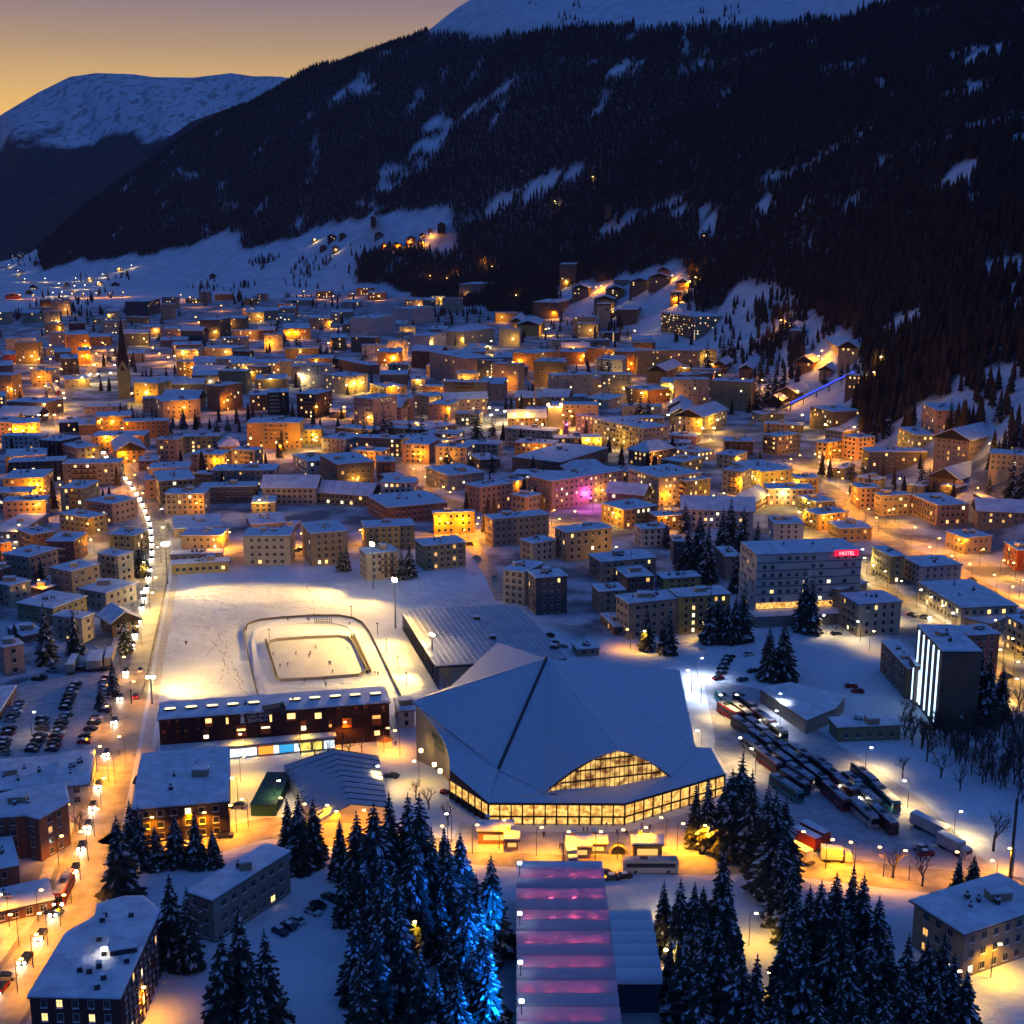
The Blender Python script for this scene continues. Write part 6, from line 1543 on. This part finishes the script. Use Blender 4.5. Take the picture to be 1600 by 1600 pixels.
# coaches
def coach(g, yaw, L_, col_, mat_, desc, wind=GLASS, roofm=None, lamps=''):
    o = link('coach', None, None, tuple(g), (0, 0, yaw)); hw = 1.27; mb = MB(); h = 3.45
    loft(mb, [(-L_/2, hw*.9, .35, 3.0), (-L_/2+.5, hw, .3, h-.08), (-L_/2+1.2, hw, .3, h), (L_/2-.4, hw, .3, h), (L_/2, hw*.95, .4, h-.2)]); link('body', mb.mesh('body', [mat_]), o)
    mb = MB(); 
    for s_ in (-1, 1): mb.box(s_*(hw+.0), 0, 2.25, .06, L_*.9, 1.05, 0)
    mb.box(0, -L_/2+.02, 2.1, 2.1, .14, 1.5, 0); link('windows', mb.mesh('windows', [GLASS]), o)
    mb = MB(); mb.box(0, 0, h+.06, 2.1, L_*.93, .14, 0); link('roof_snow', mb.mesh('roof_snow', [roofm or mat('thin_roof_snow', (.42, .42, .48), .7, noise=.45, nscale=.7)]), o)
    mb = MB(); mb.box(0, 0, 0, 1.3, 1.8, .35, 0); link('roof_unit', mb.mesh('roof_unit', [DARKM]), o, (0, R.uniform(-.25, .25)*L_, h+.25))
    for x in (-1.1, 1.1):
        for y in (-L_*.32, L_*.28): mb = None; w_ = link('wheel', CWH, o, (x, y, .48), (0, 0, 0), (1.4, 1.5, 1.5))
    if lamps:
        for x in (-.9, .9): link('headlight', CHL, o, (x, -L_/2-.02, .9))
    pend(o, desc, g.x, g.y, 'coach', 'coaches in the coach park')
KB = {'dark grey': (.05, .052, .06), 'white': (.42, .42, .44), 'red': (.26, .02, .03), 'teal': (.03, .20, .22), 'black': (.015, .016, .02), 'dark blue': (.02, .035, .09), 'silver': (.25, .26, .28), 'maroon': (.10, .015, .03), 'yellow': (.45, .36, .10)}
KB = {k_: mat('coach_paint_'+k_.replace(' ', '_'), c, .3, spec=.5) for k_, c in KB.items()}
for (xa, ya, xb, yb, c_) in ((1125, 1095, 1155, 1113, 'red'), (1122, 1076, 1141, 1095, 'teal'), (1146, 1095, 1173, 1115, 'black'), (1150, 1080, 1179, 1101, 'dark blue'), (1176, 1105, 1209, 1126, 'maroon'), (1147, 1117, 1175, 1136, 'dark grey'), (1169, 1119, 1197, 1139, 'dark grey'), (1161, 1146, 1191, 1169, 'silver'),
        (1172, 1137, 1204, 1160, 'black'), (1195, 1141, 1227, 1164, 'dark grey'), (1209, 1131, 1225, 1142, 'yellow'), (1187, 1170, 1219, 1194, 'maroon'), (1202, 1164, 1234, 1188, 'dark blue'), (1224, 1166, 1259, 1190, 'dark grey'), (1207, 1207, 1252, 1237, 'teal'), (1222, 1200, 1262, 1225, 'dark grey'), (1233, 1190, 1269, 1215, 'silver'),
        (1259, 1193, 1292, 1217, 'black'), (1288, 1218, 1324, 1250, 'red'), (1306, 1210, 1337, 1234, 'maroon'), (1289, 1195, 1309, 1209, 'dark blue'), (1322, 1205, 1343, 1221, 'dark grey'), (1339, 1222, 1372, 1251, 'silver'), (1332, 1244, 1368, 1276, 'white'), (1365, 1255, 1399, 1287, 'maroon'), (1335, 1190, 1368, 1219, 'black'), (1366, 1219, 1403, 1254, 'teal'), (1237, 1160, 1266, 1181, 'dark grey'), (1273, 1180, 1296, 1196, 'silver')):
    a, b_ = U(xa, ya, 3.5), U(xb, yb, 3.5); m_ = (a+b_)/2; d = b_-a; L_ = max(7.5, min(13.2, d.length)); m_.z = .05
    coach(m_, math.atan2(d.y, d.x)+math.pi/2, L_, c_, KB[c_], f'{c_} coach', lamps='h' if R.random() < .3 else '')
a = G(1016, 1362); coach(a, math.pi/2, 13, 'white', KB['white'], 'pale coach parked side-on before the plaza kiosks')
# articulated city bus in the queue
g = main[0]
gq = min(main, key=lambda p: abs(proj(p.x, p.y, 0)[1]-1400)+abs(proj(p.x, p.y, 0)[0]-120)); i = main.index(gq); u = (main[i+1]-main[i-1]).normalized(); q = gq+Vector((-u.y, u.x, 0))*2.4
o0 = len(PENDING); coach(Vector((q.x, q.y, .06)), math.atan2(u.y, u.x)-math.pi/2, 12, 'red', KB['red'], 'red city bus among the cars of the traffic queue', lamps='h')
# lorries, trailers and containers
def box_truck(px, py, yaw, L_, col_, cab, desc):
    g = G(px, py); o = link('lorry', None, None, tuple(g), (0, 0, yaw)); mb = MB(); mb.box(0, .5, 2.3, 2.5, L_, 2.9, 0, mtop=1); link('cargo_box', mb.mesh('cargo_box', [col_, ROOFSNOW]), o)
    mb = MB(); mb.box(0, 0, .75, 2.2, L_+1, .35, 0); link('chassis', mb.mesh('chassis', [DARKM]), o)
    if cab:
        mb = MB(); loft(mb, [(-L_/2-1.9, 1.15, .5, 2.0), (-L_/2-1.6, 1.2, .45, 2.9), (-L_/2-.1, 1.2, .45, 3.0)]); link('cab', mb.mesh('cab', [CARP['white']]), o); mb = MB(); mb.box(0, -L_/2-1.85, 2.1, 2.0, .12, .9, 0); link('windscreen', mb.mesh('windscreen', [GLASS]), o)
    for x in (-1.05, 1.05):
        for y in (-L_*.38, L_*.25, L_*.38): link('wheel', CWH, o, (x, y, .48), (0, 0, 0), (1.4, 1.5, 1.5))
    pend(o, desc, g.x, g.y, 'lorry', 'lorries and trailers')
WHB, ORB = mat('white_truck_box', (.55, .53, .5), .5), mat('orange_red_box', (.40, .06, .02), .5)
box_truck(1455, 1302, .55, 11, WHB, False, 'long white lorry trailer with snow on top'); box_truck(1487, 1330, .5, 7, WHB, True, 'white lorry with cab and snowy box')
box_truck(1262, 1322, .6, 8, ORB, False, 'orange-red container trailer with snow on top'); box_truck(1275, 1314, .6, 8, ORB, False, 'orange-red container trailer with snow on top'); box_truck(1252, 1345, .6, 6, WHB, False, 'short white trailer')
box_truck(1302, 1345, 1.45, 5, WHB, True, 'white delivery van with lit cab'); box_truck(892, 1345, .1, 4.5, WHB, True, 'white delivery van on the plaza')
for (xa, ya, xb, yb) in ((148, 1012, 137, 1040), (160, 1008, 149, 1042), (176, 1003, 165, 1038), (117, 1022, 108, 1040)):
    a, b_ = U(xa, ya, 3.6), U(xb, yb, 3.6); m_ = (a+b_)/2; d = b_-a; px_, py_ = proj(m_.x, m_.y, 0); box_truck(px_, py_, math.atan2(d.y, d.x)+math.pi/2, max(7, min(12, d.length)), mat('trailer_beige', (.45, .38, .28), .6), False, 'beige box trailer with snow on top')
# kiosks on the plaza
def kiosk(px, py, w_, d_, h, col_, desc, yaw=0, arch=False):
    g = G(px, py); o = link('kiosk', None, None, tuple(g), (0, 0, yaw)); mb = MB(); mb.box(0, 0, h/2, w_, d_, h, 0); link('wall', mb.mesh('wall', [wallmat(col_)]), o)
    P_ = [Vector((-w_/2, -d_/2, 0)), Vector((w_/2, -d_/2, 0)), Vector((w_/2, d_/2, 0)), Vector((-w_/2, d_/2, 0))]; gableroof(P_, h, 1.2, .5, o, Vector((0, 0, 0)), axis=0)
    mb = MB(); mb.box(0, -d_/2-.04, h*.55, w_*.7, .1, h*.4, 0); link('hatch', mb.mesh('hatch', [WL[0]]), o); pend(o, desc, g.x, g.y, 'kiosk', 'kiosks and gates of the plaza')
kiosk(774, 1312, 8.5, 5, 3.4, 'orange', 'broad plaza kiosk with pinkish snowy roof'); kiosk(800, 1324, 3, 3, 2.6, 'ochre', 'narrow ochre plaza kiosk'); kiosk(904, 1334, 5.5, 5, 3.0, 'pink', 'pinkish snow-roofed plaza kiosk'); kiosk(1010, 1338, 7, 4, 4, 'yellow', 'tall yellow plaza kiosk'); kiosk(934, 1330, 4, 3, 2.6, 'slate', 'dark grey plaza kiosk')
g = G(966, 1336); o = link('arch_gate', None, None, tuple(g)); mb = MB()
for k_ in range(12):
    a0, a1 = math.pi*k_/12, math.pi*(k_+1)/12; mb.bar((math.cos(a0)*2.1, 0, .3+math.sin(a0)*2.3), (math.cos(a1)*2.1, 0, .3+math.sin(a1)*2.3), .35, 0, 6)
link('arch', mb.mesh('arch', [wallmat('cream')]), o); mb = MB(); mb.bar((0, .1, 1.2), (0, .6, 1.2), 1.9, 0, 16); link('dark_opening', mb.mesh('dark_opening', [DARKM]), o); tag(o, 'round arched gate with a dark opening between two plaza kiosks', 'gate')
# the tall dark pole on the right, and small masts round the rink
g = G(1578, 1372); o = link('tall_pole', None, None, tuple(g)); mb = MB(); mb.bar((0, 0, 0), (0, 0, 20), .42, 0, 8, r2=.34); link('shaft', mb.mesh('shaft', [DARKM]), o); tag(o, 'tall thick dark pole beside the road at the right edge', 'pole')
for px, py in ((549, 965), (590, 992), (604, 1018), (622, 1046), (635, 1072), (386, 1000), (421, 1002), (206, 1100)):
    g = G(px, py); o = link('lamp_post', None, None, tuple(g)); mb = MB(); mb.bar((0, 0, 0), (0, 0, 4.5), .12, 0, 6); mb.box(0, 0, 4.6, .8, .4, .25, 0); link('pole', mb.mesh('pole', [DARKM]), o); pend(o, 'small unlit dark post', g.x, g.y, 'post', 'small posts round the oval')
# fence along the road side of the field
mb = MB(); fpts = [G(x, y) for x, y in ((262, 905), (252, 955), (240, 1010), (230, 1060), (222, 1090))]; fb = fpts[2]
for a, b_ in zip(fpts[:-1], fpts[1:]):
    n_ = max(2, int((b_-a).length/3))
    for i in range(n_): p = a.lerp(b_, i/n_)-fb; mb.bar((p.x, p.y, 0), (p.x, p.y, 1.8), .08, 0, 4)
    for z_ in (.6, 1.2, 1.8): mb.bar(a-fb+Vector((0, 0, z_)), b_-fb+Vector((0, 0, z_)), .05, 0, 4)
o = link('fence', mb.mesh('fence', [DARKM]), None, tuple(fb)); tag(o, 'thin dark fence between the traffic road and the snow field', 'fence')
# railway train at the station
for i, (x0, y0, x1, y1) in enumerate(((66, 585, 78, 612), (78, 588, 92, 618))):
    a, b_ = G(x0, y0), G(x1, y1); m_ = (a+b_)/2; d = b_-a; o = link('train', None, None, tuple(m_), (0, 0, math.atan2(d.y, d.x)+math.pi/2)); L_ = min(150, d.length)
    mb = MB(); mb.box(0, 0, 2.2, 3, L_, 3.2, 0, mtop=1); link('carriage', mb.mesh('carriage', [KB['red' if i else 'silver'], ROOFSNOW]), o); mb = MB()
    for s_ in (-1, 1): mb.box(s_*1.5, 0, 2.5, .06, L_*.95, .9, 0)
    link('windows', mb.mesh('windows', [WL[2]]), o); tag(o, ('snow-roofed train on the left track of the station' if i == 0 else 'dark red train on the right track of the station'), 'train', 'trains at the station')

# ------------------------------------------------------------------ people
def person_mesh(pose, seed):
    r = random.Random(seed)
    J = {'pel': (0, 0, .95), 'ch': (0, .02, 1.28), 'nk': (0, .01, 1.48), 'hd': (0, -.02, 1.58), 'tp': (0, -.01, 1.72)}
    st = {'stand': .03, 'walk': .22, 'skate': .34}[pose]; ln = {'stand': 0, 'walk': -.03, 'skate': -.22}[pose]
    for s_, k_ in ((-1, 'l'), (1, 'r')):
        f = st*s_; J['hp'+k_] = (s_*.10, 0, .90); J['kn'+k_] = (s_*.11, f*.6-.05, .50); J['an'+k_] = (s_*.12, f+.02, .09); J['to'+k_] = (s_*.13, f-.15, .04)
        J['sh'+k_] = (s_*.20, ln, 1.42); J['el'+k_] = (s_*.27, -f*.7+ln, 1.15); J['wr'+k_] = (s_*.25, -f*1.2-.10+ln, .93); J['ha'+k_] = (s_*.24, -f*1.3-.14+ln, .84)
    for k_ in ('ch', 'nk', 'hd', 'tp'): x, y, z = J[k_]; J[k_] = (x, y+ln*(z-.9)*1.6, z)
    E = [('pel', 'ch'), ('ch', 'nk'), ('nk', 'hd'), ('hd', 'tp')]
    for k_ in 'lr': E += [('pel', 'hp'+k_), ('hp'+k_, 'kn'+k_), ('kn'+k_, 'an'+k_), ('an'+k_, 'to'+k_), ('ch', 'sh'+k_), ('sh'+k_, 'el'+k_), ('el'+k_, 'wr'+k_), ('wr'+k_, 'ha'+k_)]
    rad = {'pel': .15, 'ch': .17, 'nk': .06, 'hd': .105, 'tp': .07, 'hp': .10, 'kn': .07, 'an': .05, 'to': .045, 'sh': .075, 'el': .055, 'wr': .042, 'ha': .045}
    nm = list(J); me = bpy.data.meshes.new('body'); me.from_pydata([J[n] for n in nm], [(nm.index(a), nm.index(b)) for a, b in E], [])
    o = bpy.data.objects.new('body', me); C.objects.link(o); o.modifiers.new('s', 'SKIN'); 
    for i, n in enumerate(nm):
        q = rad.get(n, rad.get(n[:2], .06)); me.skin_vertices[0].data[i].radius = (q, q*.85)
    me.skin_vertices[0].data[0].use_root = True; sb = o.modifiers.new('u', 'SUBSURF'); sb.levels = 1; sb.render_levels = 1
    bpy.context.view_layer.update(); m2 = bpy.data.meshes.new_from_object(o.evaluated_get(bpy.context.evaluated_depsgraph_get())); bpy.data.objects.remove(o)
    jk = mat('jacket_'+str(seed), r.choice([(.03, .03, .05), (.12, .02, .02), (.02, .04, .10), (.06, .06, .06)]), .8); tr = mat('trousers', (.02, .02, .025), .8); sk_ = mat('skin', (.45, .28, .2), .6); hr = mat('knit_cap', (.05, .03, .03), .9)
    m2.materials.clear()
    for m_ in (jk, tr, sk_, hr): m2.materials.append(m_)
    for p in m2.polygons:
        c = p.center; p.material_index = 1 if c.z < .88 and abs(c.x) < .21 else 3 if c.z > 1.62 else 2 if c.z > 1.47 else 0; p.use_smooth = True
    return m2
PM = [person_mesh('stand', 1), person_mesh('walk', 2), person_mesh('skate', 3), person_mesh('walk', 4), person_mesh('skate', 5)]
def person(px, py, k_, desc, group):
    g = G(px, py); g.z += .07; o = link('person', PM[k_], None, tuple(g), (0, 0, R.uniform(0, 6.28))); pend(o, desc, g.x, g.y, 'person', group)
for x, y in ((180, 575), (415, 565), (550, 590), (565, 560), (625, 500), (250, 695), (330, 675), (760, 665), (778, 665), (795, 755), (505, 845), (710, 835), (730, 890), (330, 205), (540, 205), (555, 205), (975, 255), (955, 510), (1270, 775), (1240, 770)): person(400+x*.15, 940+y*.15, R.choice((2, 4)), 'dark-clothed person skating', 'skaters on the ice')
for x, y in ((595, 315), (603, 315), (848, 285), (872, 285), (905, 300), (990, 255), (1055, 300), (1100, 300), (1112, 300), (1262, 270), (1210, 260), (700, 385), (712, 385), (980, 330), (1120, 310), (1098, 220)): person(700+x/4, 1230+y/4, R.choice((0, 1, 3)), 'dark-clothed person walking', 'people on the plaza')
for x, y in ((202, 1024), (205, 1024), (214, 975), (227, 920), (175, 1123), (612, 1160), (618, 1166), (606, 1168), (142, 1232), (290, 1008), (292, 1008), (1093, 1018), (1096, 1019), (1100, 1018), (740, 900), (186, 1180)): person(x, y, R.choice((0, 1, 3)), 'dark-clothed person on foot', 'people in the streets')
# ------------------------------------------------------------------ the evening air of the valley
hz = MB(); hz.prism([(-9500, -300), (9500, -300), (9500, 17000), (-9500, 17000)], -40, 1900, 0)
hm = bpy.data.materials.new('valley_air'); hm.use_nodes = True; t = hm.node_tree; t.nodes.remove(t.nodes['Principled BSDF'])
pv = t.nodes.new('ShaderNodeVolumePrincipled'); pv.inputs['Density'].default_value = 2.6e-5; pv.inputs['Color'].default_value = (.62, .62, .80, 1); t.links.new(pv.outputs[0], t.nodes['Material Output'].inputs['Volume'])
tag(link('haze', hz.mesh('haze', [hm])), 'thin bluish evening haze filling the valley', 'haze', None, 'stuff')
# ------------------------------------------------------------------ labels: nearest landmark, side of it, and rank
LM = [('the needle-spired church', 190, 600), ('the big folded arena roof', 860, 1130), ('the floodlit snow field', 440, 960), ('the hotel with the red sign', 1250, 900),
      ('the strip-lit tower', 1450, 1060), ('the two-lamp tower', 866, 660), ('the square church tower', 943, 500), ('the blue funicular track', 1290, 615),
      ('the striped tent hall', 890, 1480), ('the parked coaches', 1270, 1210), ('the long brown sports centre', 430, 1130), ('the car park', 70, 1110), ('the grey pavilion tent', 525, 1230),
      ('the tall dark pole', 1578, 1310), ('the lit hillside hotel', 1085, 515), ('the orange cube hotel', 430, 690), ('the railway platforms', 60, 590), ('the left edge hall', 20, 820), ('the bottom-left snowy roof', 150, 1500), ('the purple-lit terrace', 880, 745)]
ORD = ['nearest', 'second nearest', 'third nearest', 'fourth nearest', 'fifth nearest', 'sixth nearest', 'seventh nearest', 'eighth nearest', 'ninth nearest', 'tenth nearest']
def ordn(k): 
    if k < 10: return ORD[k]
    return {1: f'{k+1}st', 2: f'{k+1}nd', 3: f'{k+1}rd'}.get((k+1) % 10 if (k+1) % 100 not in (11, 12, 13) else 0, f'{k+1}th')+' nearest'
bk = {}
for o, desc, px, py in PENDING:
    i = min(range(len(LM)), key=lambda j: math.hypot(px-LM[j][1], (py-LM[j][2])*1.6)); nm, lx, ly = LM[i]
    dx, dy = px-lx, (py-ly)*1.6
    rel = ('left of' if dx < 0 else 'right of') if abs(dx) > abs(dy) else ('behind' if dy < 0 else 'in front of')
    bk.setdefault((desc, rel, nm), []).append((math.hypot(dx, dy), o))
for (desc, rel, nm), li in bk.items():
    li.sort(key=lambda v: v[0])
    for k_, (_, o) in enumerate(li):
        o['label'] = f'{desc} {rel} {nm}' if len(li) == 1 else f'{desc} {rel} {nm}, {ordn(k_)}'
print('objects', len(bpy.data.objects))
